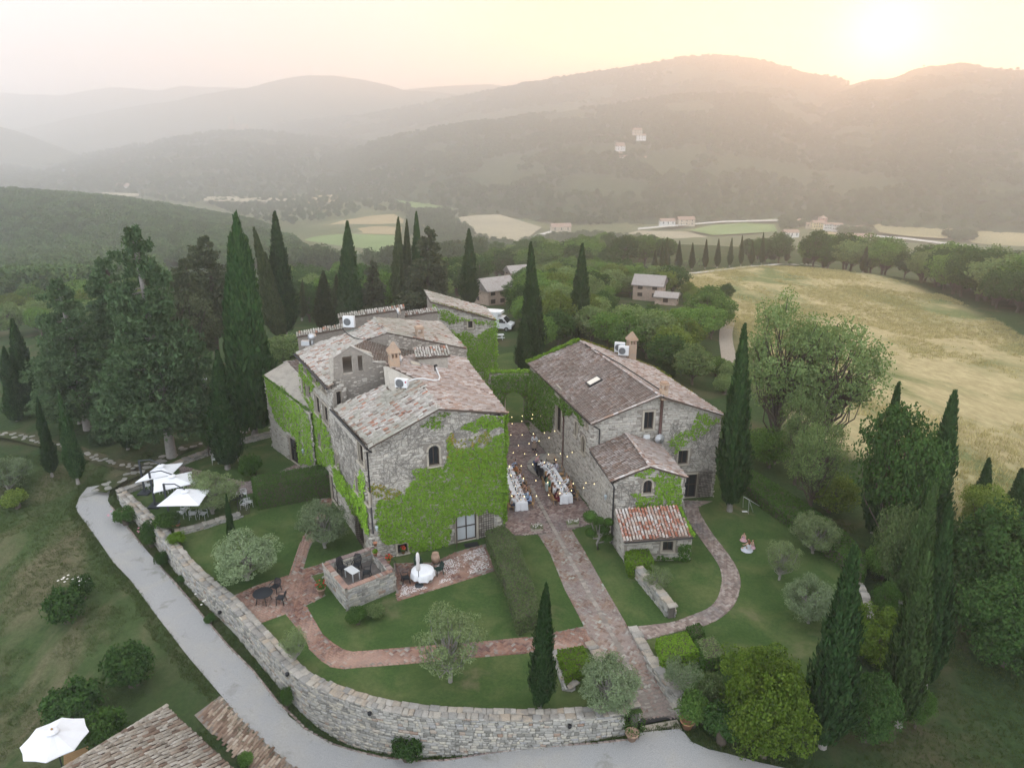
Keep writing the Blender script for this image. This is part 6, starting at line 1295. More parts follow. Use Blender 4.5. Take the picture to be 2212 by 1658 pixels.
wood(['greyish green','green','dark green'],'the slope behind the main house',40,inpoly([(560,660),(640,625),(780,606),(960,600),(1000,640),(940,670),(760,690),(640,705)]),[M_BROADG,M_BROAD,M_BROADD],6,10,6,106)
for k,(cx,by) in enumerate([(1548,812),(1575,822),(1600,815),(1562,850)]): bush(f'leafy bush closing the lower end of the farm track, {ORD[k]} of four',cx,by,46,by - 44,(M_BROAD,M_BROADG)[k % 2],None,k % 2)
wood(['yellow-green','green'],'the track by the pink house',13,inpoly([(1470,630),(1530,660),(1560,690),(1560,720),(1510,690),(1470,660)]),[M_BROADY,M_BROAD],2.5,4.5,2.5,107,noun='bush',kname='bush',cat='bush')
tree_px('',MID[2],7.4,8.2,'lone small tree on the edge of the golden field','tree',1566,655,36,608,M_BROADD,M_BARK,None)
for cx,by,w,ty,lab in ((1330,560,60,535,'umbrella pine beyond the pink house, the right one of two'),(1285,590,70,548,'umbrella pine beyond the pink house, the left one of two')):
 tree_px('',MID[4],7.4,8.2,lab,'pine',cx,by,w,ty,M_BROADD,M_BARK,None,name='umbrella_pine')
wood(['grey'],'the olive grove by the cypress row',34,beyond_field(8,30,-.1,.32),[M_OLIVE],3.4,4.6,4.0,108,protos=OLIVES,cat='olive tree',avoid=False,kname='olive_tree',noun='olive')
def hedge(label,base,z0,h,mat,size=.10,dens=330,seed=0,topmat=None):
 """base: outline in plan"""
 rng=np.random.default_rng(seed);base=np.array(base,float);c=base.mean(0);t=thing('clipped_hedge',label,'hedge',(*c,z0));b=base - c;s_in=b*(1 - .10/max(.5,np.abs(b).max()))
 MB().prism(s_in,-.1,h - .06).build('stems',M_BARK,t);parts=[]
 n=len(b)
 for k in range(n):
  p,q=b[k],b[(k+1) % n];L=np.linalg.norm(q - p);e=(q - p)/L;nr=np.array([e[1],-e[0],0]);
  if nr[:2] @ ((p+q)/2) < 0: nr=-nr
  m=int(L*h*dens);u=rng.uniform(0,L,m);z=rng.uniform(0,h,m);cc=np.column_stack([p+u[:,None]*e,z])+nr*(rng.normal(-.01,.035,m)+.10*(fbm(u*1.3+k*9+seed,z*1.3,3) - .5) - .05*np.clip(.3 - (h - z),0,1))[:,None]
  parts.append(leaf_on(cc,np.tile(nr+[0,0,.45],(m,1)),size,rng,.75,.6))
 lo,hi=b.min(0),b.max(0);m=int(np.prod(hi - lo)*dens);q=rng.uniform(lo,hi,(m,2));k=inside(q,b);q=q[k];cc=np.column_stack([q,h+rng.normal(0,.03,len(q))+.12*(fbm(q[:,0]*1.2+seed,q[:,1]*1.2,3) - .5) - .06*np.clip(.2 - edge_dist(q,b),0,1)])
 v,f=join(parts);tp=leaf_on(cc,np.tile([0,0,1.],(len(q),1)),size,rng,.75,.5)
 if topmat is None: v,f=join([(v,f),tp]);link('leaves',mesh_np('leaves',v,f),mat,t)
 else: link('leaves',mesh_np('leaves',v,f),mat,t);link('clipped_top',mesh_np('clipped_top',*tp),topmat,t)
 return t
hz=2.1;hp=PXY([(548,1058),(543,1032),(700,1000),(712,1012),(710,1040)],hz)
hedge('tall dark clipped box hedge against the left flank of the house',PXY([(552,1050),(542,1028),(696,1003),(712,1022)],hz),0,hz,M_HEDGE,seed=1)
lh=1.25;hedge('long dusty clipped hedge between the patio and the middle path',[p for p in PXY([(1050,1146),(1086,1132),(1116,1160),(1132,1205),(1160,1282),(1163,1318),(1118,1336),(1096,1262),(1068,1196)],lh)],0,lh,M_HEDGEG,seed=2,size=.11)
hedge('bright square hedge in the planter beside the single cypress',PXY([(1204,1403),(1260,1392),(1277,1431),(1224,1459)],.9),0,.9,M_HEDGEY,seed=3,dens=420)
hedge('bright wide hedge block right of the gate path',PXY([(1418,1378),(1484,1362),(1511,1407),(1430,1424)],.75),0,.75,M_HEDGEY,seed=4,dens=420)
hedge('dark square hedge block behind the bright one',PXY([(1503,1380),(1543,1370),(1571,1412),(1525,1424)],1.0),0,1.0,M_HEDGE,seed=5,topmat=M_HEDGEG)
hedge('small square hedge cube at the turn of the curved path',PXY([(1483,1352),(1511,1342),(1523,1366),(1494,1376)],.7),0,.7,M_HEDGE,seed=6)
hedge('bright clipped hedge against the small outbuilding',PXY([(1350,1190),(1396,1178),(1413,1210),(1362,1222)],1.0),0,1.0,M_HEDGEY,seed=7,dens=420)
rhp=PXY([(1612,1006),(1680,1046),(1760,1100),(1830,1150),(1876,1210),(1864,1240),(1810,1190),(1730,1130),(1650,1075),(1606,1040)],1.0);hedge('overgrown long hedge behind the low wall of the right lawn',rhp,-.1,1.1,M_HEDGE,size=.15,dens=200,seed=8)
def topiary():
 b=P(1292,1186);t=thing('topiary_tree','cloud-pruned topiary tree with seven leafy balls by the outbuilding','topiary',b);rng=np.random.default_rng(3);balls=[]
 Z=lambda x,y: Z4(x,y)
 for (x,y,w) in ((930,560,130),(1012,595,80),(1088,628,84),(935,695,100),(1050,690,110),(1078,765,100),(985,640,50)):
  q=on_plane(*Z(x,y),b,np.array([0,1.,0]))+[0,random.uniform(-.35,.35),0];r=w*.29559*.864/proj(q)[2]/2;q=q - b;balls.append((q,r))
  m=900;d=rand_dir(m,rng);v,f=leaf_on(q+d*r*np.array([1,1,.78])*rng.uniform(.85,1.02,(m,1)),d,.085,rng,.6,.5);c=MB().lathe([(.02,-r*.62),(r*.75,-r*.3),(r*.78,.2*r),(.02,r*.62)],q,8)
  cf=np.array([g for g in c.f if len(g) == 4]);v,f=join([(v,f),(np.array(c.v),cf)]);link('leaf_ball',mesh_np('leaf_ball',v,f),M_HEDGE,t)
 mb=MB();mb.tube([(0,0,-.2),(-.1,0,.5),(.05,0,1.0),(-.05,.05,1.5)],[.12,.10,.09,.07],7)
 for q,r in balls: mb.tube([(0,0,min(1.2,q[2]*.6)),q*.6+[0,0,.05],q - [0,0,r*.4]],[.06,.05,.03],5)
 mb.build('trunk',M_BARK_PALE,t,True)
topiary()
# ================================================================ far valley
random.seed(8)
def patch(name,poly,mat,z=-73.6):
 pl=np.array([P(a,b,z)[:2] for a,b in poly]);return link(name,cdt_mesh(name,pl,lambda x,y: np.maximum(H(x,y),-80)*0+z,40.0),mat,kind='structure')
def mat_field(name,a,b,rows=0.0,ang=0.0,scale=.02):
 m,nt,out=nmat(name);L=nt.links.new;bs=nt.nodes.new('ShaderNodeBsdfDiffuse');n=noise_node(nt,scale,5,rough=.65);r=ramp_node(nt,[(.35,a),(.65,b)]);L(n.outputs['Fac'],r.inputs[0]);c=r.outputs[0]
 if rows:
  w=nt.nodes.new('ShaderNodeTexWave');w.inputs['Scale'].default_value=rows;w.inputs['Distortion'].default_value=.8;w.inputs['Detail'].default_value=2
  mp=nt.nodes.new('ShaderNodeMapping');g=nt.nodes.new('ShaderNodeNewGeometry');L(g.outputs['Position'],mp.inputs[0]);mp.inputs['Rotation'].default_value=(0,0,ang);L(mp.outputs[0],w.inputs[0])
  c=mixc(nt,math_node(nt,'MULTIPLY',w.outputs['Fac'],.45),c,tuple(q*.55 for q in a))
 L(c,bs.inputs[0]);L(bs.outputs[0],out.inputs[0]);return m
F_TAN=mat_field('mown_hay_field',(.34,.27,.15),(.42,.34,.20),.05,1.45);F_VINE=mat_field('vine_rows',(.36,.29,.19),(.42,.35,.24),.05,.55);F_GREEN=mat_field('green_crop',(.15,.21,.08),(.20,.265,.11));F_PALE=mat_field('pale_stubble',(.30,.27,.19),(.36,.32,.22));F_GREY=mat_field('sprouting_crop',(.17,.20,.11),(.24,.26,.15),.012,.6);F_DRY=mat_field('dry_pasture',(.26,.235,.13),(.36,.30,.17),scale=.012);F_LANE=mat_field('pale_lane',(.48,.46,.42),(.52,.50,.46))
for nm,pl,m in [('valley_field',[(610,530),(690,508),(760,505),(866,508),(866,560),(800,572),(740,578),(690,562),(640,545)],F_GREEN),('valley_field',[(640,505),(690,492),(740,476),(800,466),(850,462),(872,474),(866,507),(760,504),(690,507)],F_TAN),
 ('valley_field',[(655,437),(690,421),(737,421),(730,434),(690,441)],F_TAN),('valley_field',[(780,402),(900,401),(1035,398),(1030,419),(930,424),(850,428),(820,415)],F_VINE),('valley_field',[(852,430),(940,425),(1034,421),(1042,444),(990,452),(930,455),(870,447)],F_GREEN),
 ('valley_field',[(970,472),(1020,465),(1080,463),(1170,491),(1142,512),(1110,524),(1060,526),(1000,500)],F_PALE),('valley_field',[(1490,497),(1540,486),(1610,481),(1672,485),(1680,500),(1610,504),(1540,508)],F_GREEN),
 ('valley_field',[(1300,515),(1380,498),(1484,500),(1530,512),(1440,520),(1360,527)],F_PALE),('valley_field',[(1612,457),(1638,433),(1680,436),(1688,456),(1682,474),(1612,478)],F_GREY),('valley_field',[(1880,480),(1960,474),(2088,467),(2104,482),(2045,515),(1960,510),(1900,502)],F_DRY),
 ('valley_field',[(2064,500),(2212,493),(2320,496),(2320,545),(2212,536),(2100,524)],F_DRY),('valley_field',[(1850,522),(1920,520),(2060,536),(2212,552),(2320,560),(2320,610),(2120,600),(1990,566)],F_GREY),('valley_field',[(1745,512),(1790,500),(1812,503),(1826,515),(1810,528),(1750,528)],F_TAN),
 ('valley_field',[(60,330),(120,316),(190,312),(205,322),(150,338),(90,346)],F_GREY),('valley_field',[(20,386),(60,372),(110,372),(90,386),(40,392)],F_PALE),('valley_field',[(448,394),(470,385),(490,383),(486,398),(455,402)],F_TAN),('valley_field',[(440,425),(520,424),(640,430),(640,436),(520,436),(440,434)],F_PALE),('valley_field',[(220,415),(300,418),(300,424),(220,421)],F_PALE),('valley_field',[(540,375),(565,374),(566,380),(541,381)],F_TAN)]:
 patch(nm,pl,m)
for pl in ([(1878,507),(1960,513),(2060,526),(2212,540),(2320,548),(2320,552),(2212,544),(2060,530),(1960,517),(1878,510)],[(1378,492),(1450,486),(1560,477),(1690,474),(1690,477),(1560,480),(1450,489),(1378,496)],[(1095,525),(1130,515),(1190,498),(1194,501),(1136,519),(1100,529)]): patch('valley_lane',pl,F_LANE,-73.2)
def lane(name,pts,w,mat,lift=.12):
 c=smooth_line(np.array([G(*q)[:2] for q in pts]),8);a,b=offset_line(c,w/2),offset_line(c,-w/2);X=np.stack([a[:,0],b[:,0]],1);Y=np.stack([a[:,1],b[:,1]],1);return link(name,grid_mesh(name,X,Y,H(X,Y)+lift),mat,kind='structure')
M_LANE=mat_ground('white_lane',[((.40,.385,.35),(.54,.52,.48),2.0,0,0,0)],bump=.3)
lane('white_lane',[(1440,594),(1500,590),(1560,583),(1620,576),(1680,571),(1735,571),(1790,577)],2.6,M_LANE,.12)
lane('farm_track',[(1580,800),(1572,760),(1568,720),(1574,690),(1556,665),(1530,645),(1480,628)],2.2,mat_ground('stony_track',[((.24,.21,.17),(.34,.31,.26),2.5,0,0,0)],bump=.4),.1)
FH_W={k: mat_simple(k+'_house_wall',c,.9,var=.08) for k,c in dict(pink=(.50,.30,.25),yellow=(.58,.48,.27),white=(.70,.69,.66),stone=(.42,.36,.29),sand=(.50,.43,.34)).items()}
M_FROOF=mat_pieces('far_roof_tile',[(.30,.19,.14),(.36,.25,.19)],stain=(.36,.32,.28),stain_scale=.6,bump=.3);M_FROOFG=mat_pieces('grey_far_roof',[(.25,.225,.205),(.34,.31,.285)],stain=(.22,.19,.17),stain_scale=.9,bump=.4)
def far_house(label,base,w,d,h,rz,wall,roofm=None,floors=2,nwin=4,rise=.28,cat='house',name='far_house',hip=False,stones=False):
 t=thing(name,label,cat,base,rz);mb=MB();mb.add([(x*w/2,y*d/2,z) for z in (-1.5,h) for x,y in ((-1,-1),(1,-1),(1,1),(-1,1))],[(0,1,5,4),(1,2,6,5),(2,3,7,6),(3,0,4,7)])
 r=d*rise;k=w/2 if not hip else w/2 - d*.4
 if not hip: mb.add([(w/2,-d/2,h),(w/2,d/2,h),(w/2,0,h+r)],[(0,1,2)]).add([(-w/2,-d/2,h),(-w/2,d/2,h),(-w/2,0,h+r)],[(0,2,1)])
 mb.build('wall',FH_W[wall] if not stones else M_STONEFAR,t);o=.4;q=[(-w/2 - o,-d/2 - o,h - .1),(w/2+o,-d/2 - o,h - .1),(w/2+o,d/2+o,h - .1),(-w/2 - o,d/2+o,h - .1),(-k - (0 if hip else o),0,h+r+.12),(k+(0 if hip else o),0,h+r+.12)]
 MB().add(q+[(a,b,c - .2) for a,b,c in q],[(0,1,5,4),(2,3,4,5),(1,2,5),(3,0,4),(7,6,10,11),(9,8,11,10),(8,7,11),(6,9,10),(0,6,7,1),(1,7,8,2),(2,8,9,3),(3,9,6,0)]).build('roof',roofm or M_FROOF,t)
 me=None;fh=h/floors;ww=min(1.1,w/nwin*.45)
 for f in range(floors):
  for k in range(nwin):
   x=(k+.5)/nwin*w - w/2;z=f*fh+fh*.35
   if me is None: me=MB().box((0,0,fh*.25),(ww,.12,fh*.5)).mesh('window');me.materials.append(M_FRAME)
   link('window',me,None,t,(x,-d/2 - .02,z))
 sx=d/max(1,nwin // 3)
 for f in range(floors): link('window',me,None,t,(w/2+.02,0,f*fh+fh*.35),(0,0,math.pi/2));link('window',me,None,t,(-w/2 - .02,d*.15,f*fh+fh*.35),(0,0,math.pi/2))
 return t
M_STONEFAR=mat_pieces('far_stone_wall',[(.40,.30,.24),(.48,.37,.29)],stain=(.33,.27,.22),stain_scale=1.8,stain_lo=.45,stain_hi=.6,grain=5,bump=.8)
def ZV(x,y): return ((1960+x*.18083)*.864,(520+y*.18083)*.864)
def fh_px(label,x0,x1,yb,yt,z,**k):
 b=P((x0+x1)/2,yb,z);s=proj(b)[2];w=(x1 - x0)/s;h=(zat(yt,b[0],b[1]) - z)*.8;return far_house(label,b,w,k.pop('d',w*.55),max(h,2.5),k.pop('rz',.1),**k)
zv=lambda x0,x1,yb,yt: (ZV(x0,yb)[0],ZV(x1,yb)[0],ZV(x0,yb)[1],ZV(x0,yt)[1])
fh_px('small pink house left of the valley hamlet',*zv(180,310,222,150),-74,wall='pink',nwin=3,hip=True);fh_px('long yellow house in the valley hamlet',*zv(378,545,275,178),-74,wall='yellow',nwin=5);fh_px('long white row house in the valley hamlet, left half',*zv(548,660,296,200),-74,wall='white',nwin=5,rz=-.12);fh_px('long white row house in the valley hamlet, right half',*zv(662,790,306,205),-74,wall='white',nwin=6,rz=-.12)
fh_px('square tower house behind the yellow house',*zv(490,570,200,118),-74,wall='pink',nwin=2,floors=3,hip=True,d=9);fh_px('grey shed between the pink and yellow houses',*zv(300,378,268,200),-74,wall='sand',nwin=2,floors=1);fh_px('house with a red roof at the right end of the hamlet',*zv(985,1070,330,240),-74,wall='sand',nwin=2);fh_px('long low farm building nearest the golden field wood',*zv(840,1190,490,385),-73.5,wall='white',nwin=7,rz=-.1);fh_px('small orange-roofed shed at the edge of the striped field',*zv(1200,1300,545,480),-73.5,wall='white',nwin=2,floors=1)
fh_px('white low house by the valley lane',1425,1456,486,474,-74,wall='white',nwin=3,floors=1);fh_px('stone house by the valley lane',1462,1498,486,470,-74,wall='sand',nwin=3);fh_px('pale farmhouse with a pinkish roof beyond the tree belt',1190,1232,499,486,-74,wall='sand',nwin=3,floors=1);fh_px('small white house below the tall trees of the field wood',1690,1722,512,498,-73.5,wall='white',nwin=3,floors=1)
fh_px('large villa among woods in the left valley',362,392,392,374,-75,wall='pink',nwin=4,hip=True);fh_px('low houses on the left valley floor',255,290,408,400,-75,wall='white',nwin=3,floors=1);fh_px('farm by the vine rows at the valley bend',1018,1040,402,391,-75,wall='white',nwin=3)
def hill_house(label,px,py,d,w,h,wall,**k): p=PD(px,py,d);return far_house(label,p,w,w*.6,h,.2,wall,**k)
cs=thing('castle','dark castle with a square tower on the wooded ridge at left','castle',PD(516,283,2500));MB().box((0,0,8),(60,24,26)).build('wall',FH_W['stone'],cs);MB().box((-22,0,22),(14,14,44)).build('tower',FH_W['stone'],cs)
for k,(px,py) in enumerate([(1376,290),(1340,325),(1338,333),(1346,348),(1362,346),(1385,302),(1400,350)]): hill_house(f'{ORD[k]} pale house from the top of the hillside village',px,py,1210+20*(k % 3),14,7 if k != 2 else 16,'white' if k % 2 else 'sand',nwin=3)
p=P(1068,652,-5);far_house('stone farmhouse with a hipped roof half hidden by the tree belt',p,6.6,6.5,3.3,.55,'stone',M_FROOFG,2,3,stones=True)
p=P(1098,601,-7);far_house('second stone farmhouse roof behind the first',p+[3,20,-4],7,5,2.4,.4,'stone',M_FROOFG,2,3,stones=True)
p=P(1402,640,-8);far_house('small pink house with a grey roof at the edge of the golden field',p,6.6,6.0,3.3,-.35,'pink',M_FROOFG,2,2,stones=True);p=P(1440,655,-8);far_house('low pink annex attached to the right of the small pink house',p,4.6,4.6,2.0,-.35,'pink',M_FROOFG,1,1,stones=True,rise=.12)
def forest(name,label,pts,sc,crown,mat,seed):
 rng=np.random.default_rng(seed);me=bpy.data.meshes.new(name);me.vertices.add(len(pts));me.vertices.foreach_set('co',np.asarray(pts,np.float32).ravel());a=me.attributes.new('size','FLOAT','POINT');a.data.foreach_set('value',(sc*rng.uniform(.7,1.35,len(pts))).astype(np.float32));b=me.attributes.new('turn','FLOAT','POINT');b.data.foreach_set('value',rng.uniform(0,6.28,len(pts)).astype(np.float32));me.update()
 o=link(name,me,None,kind='stuff',label=label,cat='forest');ng=bpy.data.node_groups.new(name,'GeometryNodeTree');ng.interface.new_socket('Geometry',in_out='INPUT',socket_type='NodeSocketGeometry');ng.interface.new_socket('Geometry',in_out='OUTPUT',socket_type='NodeSocketGeometry')
 N=ng.nodes.new;L=ng.links.new;gi,go=N('NodeGroupInput'),N('NodeGroupOutput');ip=N('GeometryNodeInstanceOnPoints');oi=N('GeometryNodeObjectInfo');oi.inputs['Object'].default_value=crown;oi.inputs['As Instance'].default_value=True;oi.transform_space='ORIGINAL'
 sz=N('GeometryNodeInputNamedAttribute');sz.data_type='FLOAT';sz.inputs[0].default_value='size';tn=N('GeometryNodeInputNamedAttribute');tn.data_type='FLOAT';tn.inputs[0].default_value='turn';cx=N('ShaderNodeCombineXYZ');L(tn.outputs[0],cx.inputs[2])
 L(gi.outputs[0],ip.inputs['Points']);L(oi.outputs['Geometry'],ip.inputs['Instance']);L(cx.outputs[0],ip.inputs['Rotation']);L(sz.outputs[0],ip.inputs['Scale']);sm=N('GeometryNodeSetMaterial');sm.inputs['Material'].default_value=mat;L(ip.outputs[0],sm.inputs[0]);L(sm.outputs[0],go.inputs[0])
 m=o.modifiers.new('crowns','NODES');m.node_group=ng;return o
seedtrees=[]
for k,(px,py,d) in enumerate([(596,600,330),(640,598,340),(985,585,300)]):
 p=PD(px,py,d);p[2]=h1(p[0],p[1]);t=thing('broadleaf_tree',['round tree at the left foot of the slope behind the house','pale round tree in the gap between tall cypresses','round tree beside the hay field hedge'][k],'tree',p);c=link('crown',FARB[k][0],M_BROADG,t);link('trunk',FARB[k][1],M_BARK,t);seedtrees.append(c)
def scatter(poly,y0,y1,n,seed,dmin=0):
 rng=np.random.default_rng(seed);poly=np.array(poly,float);out=[]
 while sum(map(len,out)) < n:
  px=rng.uniform(poly[:,0].min(),poly[:,0].max(),n*4);y=np.sqrt(rng.uniform(y0 ** 2,y1 ** 2,n*4));x=(px - PW/2)/PF*y*.98;z=H(x,y)
  k_=(y*_c - (z - CAMZ)*_s);sx=PW/2+PF*x/k_;sy=PH/2 - PF*(y*_s+(z - CAMZ)*_c)/k_;k=inside(np.stack([sx,sy],1),poly);out.append(np.stack([x,y,z],1)[k]);
  if len(out) > 40: break
 return np.concatenate(out)[:n]
M_FOREST=mat_leaf('far_forest_leaves',[(0,(.040,.080,.030)),(.5,(.075,.130,.050)),(1,(.135,.190,.080))],.25,clump_scale=.02);M_FOREST2=mat_leaf('valley_wood_leaves',[(0,(.036,.066,.028)),(.5,(.062,.10,.042)),(1,(.11,.15,.066))],.25,clump_scale=.02)
forest('left_forest','dense green forest covering the slope at the left',np.concatenate([scatter([(-200,408),(0,406),(120,416),(250,428),(400,452),(540,481),(640,540),(672,572),(640,590),(560,590),(430,590),(330,560),(300,600),(180,590),(60,640),(-200,660)],330,700,4200,1)]+[scatter([(-200,548),(170,556),(330,560),(340,640),(150,655),(-200,700)],150,430,800,2)]),1.05,seedtrees[0],M_FOREST,1)
vw=[([(0,362),(120,350),(250,395),(420,392),(640,405),(770,402),(810,420),(850,440),(930,460),(1000,455),(1010,475),(960,470),(870,462),(790,460),(700,478),(610,492),(540,475),(440,445),(300,428),(150,412),(0,402)],640,3400,2600),([(880,455),(960,460),(1000,495),(1060,528),(1110,532),(1080,550),(960,545),(885,520)],600,1000,420),([(1042,400),(1130,395),(1180,430),(1110,460),(1045,456)],850,1700,420),([(1180,478),(1300,462),(1500,470),(1620,462),(1610,476),(1400,482),(1200,492)],780,1000,300),([(1100,530),(1240,512),(1400,522),(1400,534),(1100,545)],560,760,160),([(620,572),(690,566),(760,582),(880,566),(1000,556),(1040,548),(1040,565),(900,590),(640,600)],330,640,420),([(1680,480),(1740,475),(1745,490),(1690,500)],700,900,60),([(1810,500),(1880,505),(1880,520),(1815,520)],560,800,60),([(2030,510),(2070,500),(2110,520),(2060,525)],560,760,50),([(1690,460),(1800,470),(2000,466),(2230,440),(2230,470),(2100,466),(1880,478),(1700,474)],700,1000,500),([(2100,585),(2230,575),(2230,600),(2110,605)],380,620,160)]
pts=np.concatenate([scatter(p,a,b,n,20+k) for k,(p,a,b,n) in enumerate(vw)]);forest('valley_woods','bands of hazy woodland between the valley fields',pts,1.0,seedtrees[1],M_FOREST2,2)
def on_hill(hl,n,seed,r0=.0,r1=.6):
 o,X,Y,Z=hl;rng=np.random.default_rng(seed);rows=46;i=rng.uniform(r0,r1,n) ** .75*(rows - 2);j=rng.uniform(0,X.shape[1] - 1.01,n);a=i.astype(int);b=j.astype(int);u,v=i - a,j - b
 f=lambda A: (A[a,b]*(1 - u)+A[a+1,b]*u)*(1 - v)+(A[a,b+1]*(1 - u)+A[a+1,b+1]*u)*v
 p=np.stack([f(X),f(Y),f(Z)],1);g=fbm(p[:,0]/130+seed,p[:,1]/130,3);return p[g < .62]
forest('hill_forest','hazy forest over the middle shoulder of the great ridge',on_hill(H_S,15000,31,0,1.0),1.05,seedtrees[2],M_FOREST2,3);forest('hill_forest','hazy forest over the slope under the setting sun',on_hill(H_R,12000,32,0,1.0),1.05,seedtrees[0],M_FOREST2,4);forest('hill_forest','hazy forest over the castle hill',on_hill(H_D,8000,33,0,1.0),1.2,seedtrees[1],M_FOREST2,5);forest('hill_forest','pale forest along the great ridge',on_hill(H_C,9000,34,.5,1.0),1.3,seedtrees[2],M_FOREST2,6)
# ================================================================ furniture,fittings,people
random.seed(77)
def ZT(x,y): return ((1240+x*.10855)*.864,(1120+y*.10855)*.864)
def ZU(x,y): return ((300+x*.16282)*.864,(1120+y*.16282)*.864)
def ZL(x,y): return (x*.3166*.864,(1450+y*.3166)*.864)
def Z7(x,y): return ((640+x*.31646)*.864,(1450+y*.31646)*.864)
def Z8(x,y): return ((1240+x*.2984)*.864,(1450+y*.2984)*.864)
def ZG(x,y): return ((300+x*.18083)*.864,(900+y*.18083)*.864)
def ZR(x,y): return ((1700+x*.3888)*.864,(1000+y*.3888)*.864)
M_CLOTH=mat_simple('white_table_linen',(.74,.75,.77),.85,var=.05,vscale=2)
M_CANVAS=mat_simple('white_parasol_canvas',(.66,.67,.69),.8,var=.08,vscale=1.5)
M_WOOD=mat_simple('honey_wood',(.36,.22,.10),.6,var=.2,vscale=8)
M_ALU=mat_simple('pale_metal_chair',(.50,.51,.51),.5)
M_CHAIRBLK=mat_simple('black_plastic_chair',(.014,.017,.022),.45);M_CHAIRGRN=mat_simple('dark_green_plastic',(.012,.035,.028),.45)
M_TERRA=mat_simple('terracotta',(.36,.17,.10),.85,var=.25,vscale=5);M_TERRAP=mat_simple('pale_terracotta',(.34,.23,.165),.9,var=.3,vscale=4)
M_MAST=mat_simple('anthracite_mast',(.035,.042,.05),.5)
def canopy_parts(root,corners,hub,mat,n_ribs=True):
 o=np.array(root.location);c=[np.array(q) - o for q in corners];h=np.array(hub) - o;n=len(c);v=[];f=[]
 for k in range(n):
  a,b=c[k],c[(k+1) % n];m=(a+b)/2+(h - (a+b)/2)*.03+[0,0,-.02];i=len(v);e1,e2=(a+h)/2+[0,0,-.03],(b+h)/2+[0,0,-.03];em=(e1+e2)/2+[0,0,-.025]
  v += [a,m,b,e2,em,e1,h];f += [(i,i+1,i+4,i+5),(i+1,i+2,i+3,i+4),(i+5,i+4,i+6),(i+4,i+3,i+6)]
 k=len(v);v += [q - [0,0,.035] for q in v[:k]];f += [tuple(k+j for j in reversed(g)) for g in f[:]]
 MB().add(v,f).build('canopy',mat,root)
 cap=MB().lathe([(.32,-.02),(.22,.05),(.05,.09)],h,10);cap.build('vent_cap',mat,root)
 rb=MB()
 for q in c: rb.tube([h - [0,0,.07],q - [0,0,.05]],.018,5)
 rb.build('ribs',M_MAST,root)
def square_parasol(label,quad,mast,z=2.45):
 C=[P(*ZU(*q),z) for q in quad];hub=np.mean(C,axis=0)+[0,0,.5];m=P(*ZU(*mast),0);t=thing('cantilever_parasol',label,'parasol',m);canopy_parts(t,C,hub,M_CANVAS)
 h=hub - m;a=MB();a.box((0,0,1.5),(.12,.12,3.0));a.build('mast',M_MAST,t);MB().tube([(0,0,2.95),tuple(np.array([h[0]*.55,h[1]*.55,h[2]+.32])),tuple(h+[0,0,.12])],.045,6).build('arm',M_MAST,t);MB().box((0,0,.06),(.9,.9,.12)).build('base',M_MAST,t);return t
square_parasol('square white parasol farthest from the house, behind the other two',[(222,530),(590,255),(972,222),(790,408)],(385,690));square_parasol('square white parasol in the middle of the three',[(512,685),(512,470),(1098,357),(1112,545)],(545,890));square_parasol('square white parasol nearest the low wall, partly under the olive',[(555,890),(880,620),(1400,612),(1210,880)],(765,1080))
gz=G(*ZL(430,1330))[2];zc=gz+2.6
def oct_parasol():
 C=[P(*ZL(*q),zc) for q in [(155,1320),(285,1170),(490,1082),(665,1088),(703,1190),(585,1340),(365,1438),(183,1425)]];hub=P(*ZL(412,1188),zc+.45);b=np.array([hub[0],hub[1],gz]);t=thing('round_parasol','white eight-sided parasol over the meadow at the lower left corner','parasol',b);canopy_parts(t,C,hub,M_CANVAS);MB().tube([(0,0,0),(0,0,zc+.4 - gz)],.03,8).build('pole',M_MAST,t);MB().lathe([(.35,0),(.35,.08),(.06,.12)],(0,0,0),12).build('base',M_MAST,t);MB().lathe([(.05,0),(.06,.08),(.02,.14)],(0,0,zc - gz+.5),8).build('finial',M_WOOD,t)
oct_parasol()
def plank_table(label,b,rz,w,d,mat,h=.74):
 t=thing('wooden_table',label,'table',b,rz)
 for k in range(5): MB().box((0,(k - 2)*d/5,h),(w,d/5 - .012,.035)).build('plank',mat,t)
 for sx in (-1,1):
  for sy in (-1,1): MB().box((sx*(w/2 - .08),sy*(d/2 - .07),h/2 - .01),(.06,.06,h - .03)).build('leg',mat,t)
 return t
pt=P(*ZL(602,1382),gz+.74);plank_table('orange-brown plank table between the octagonal parasol and the cottage',(pt[0],pt[1],gz),.55,1.1,.7,M_WOOD)
def chair_wood():
 t=thing('banquet_chair','x','chair');MB().box((0,0,.44),(.42,.42,.04)).build('seat',M_WOOD,t)
 for sx in (-1,1): MB().tube([(sx*.18,.18,0),(sx*.17,.17,.43)],.018,5).build('leg',M_WOOD,t);MB().tube([(sx*.18,-.2,0),(sx*.18,-.19,.45)],.019,5).build('leg',M_WOOD,t)
 b=MB();b.tube([(-.18,-.19,.45),(-.19,-.24,.72),(-.13,-.26,.88),(0,-.265,.93),(.13,-.26,.88),(.19,-.24,.72),(.18,-.19,.45)],.017,5,False);b.tube([(-.17,-.2,.5),(.1,-.26,.86)],.012,4);b.tube([(.17,-.2,.5),(-.1,-.26,.86)],.012,4);b.build('backrest',M_WOOD,t);return t
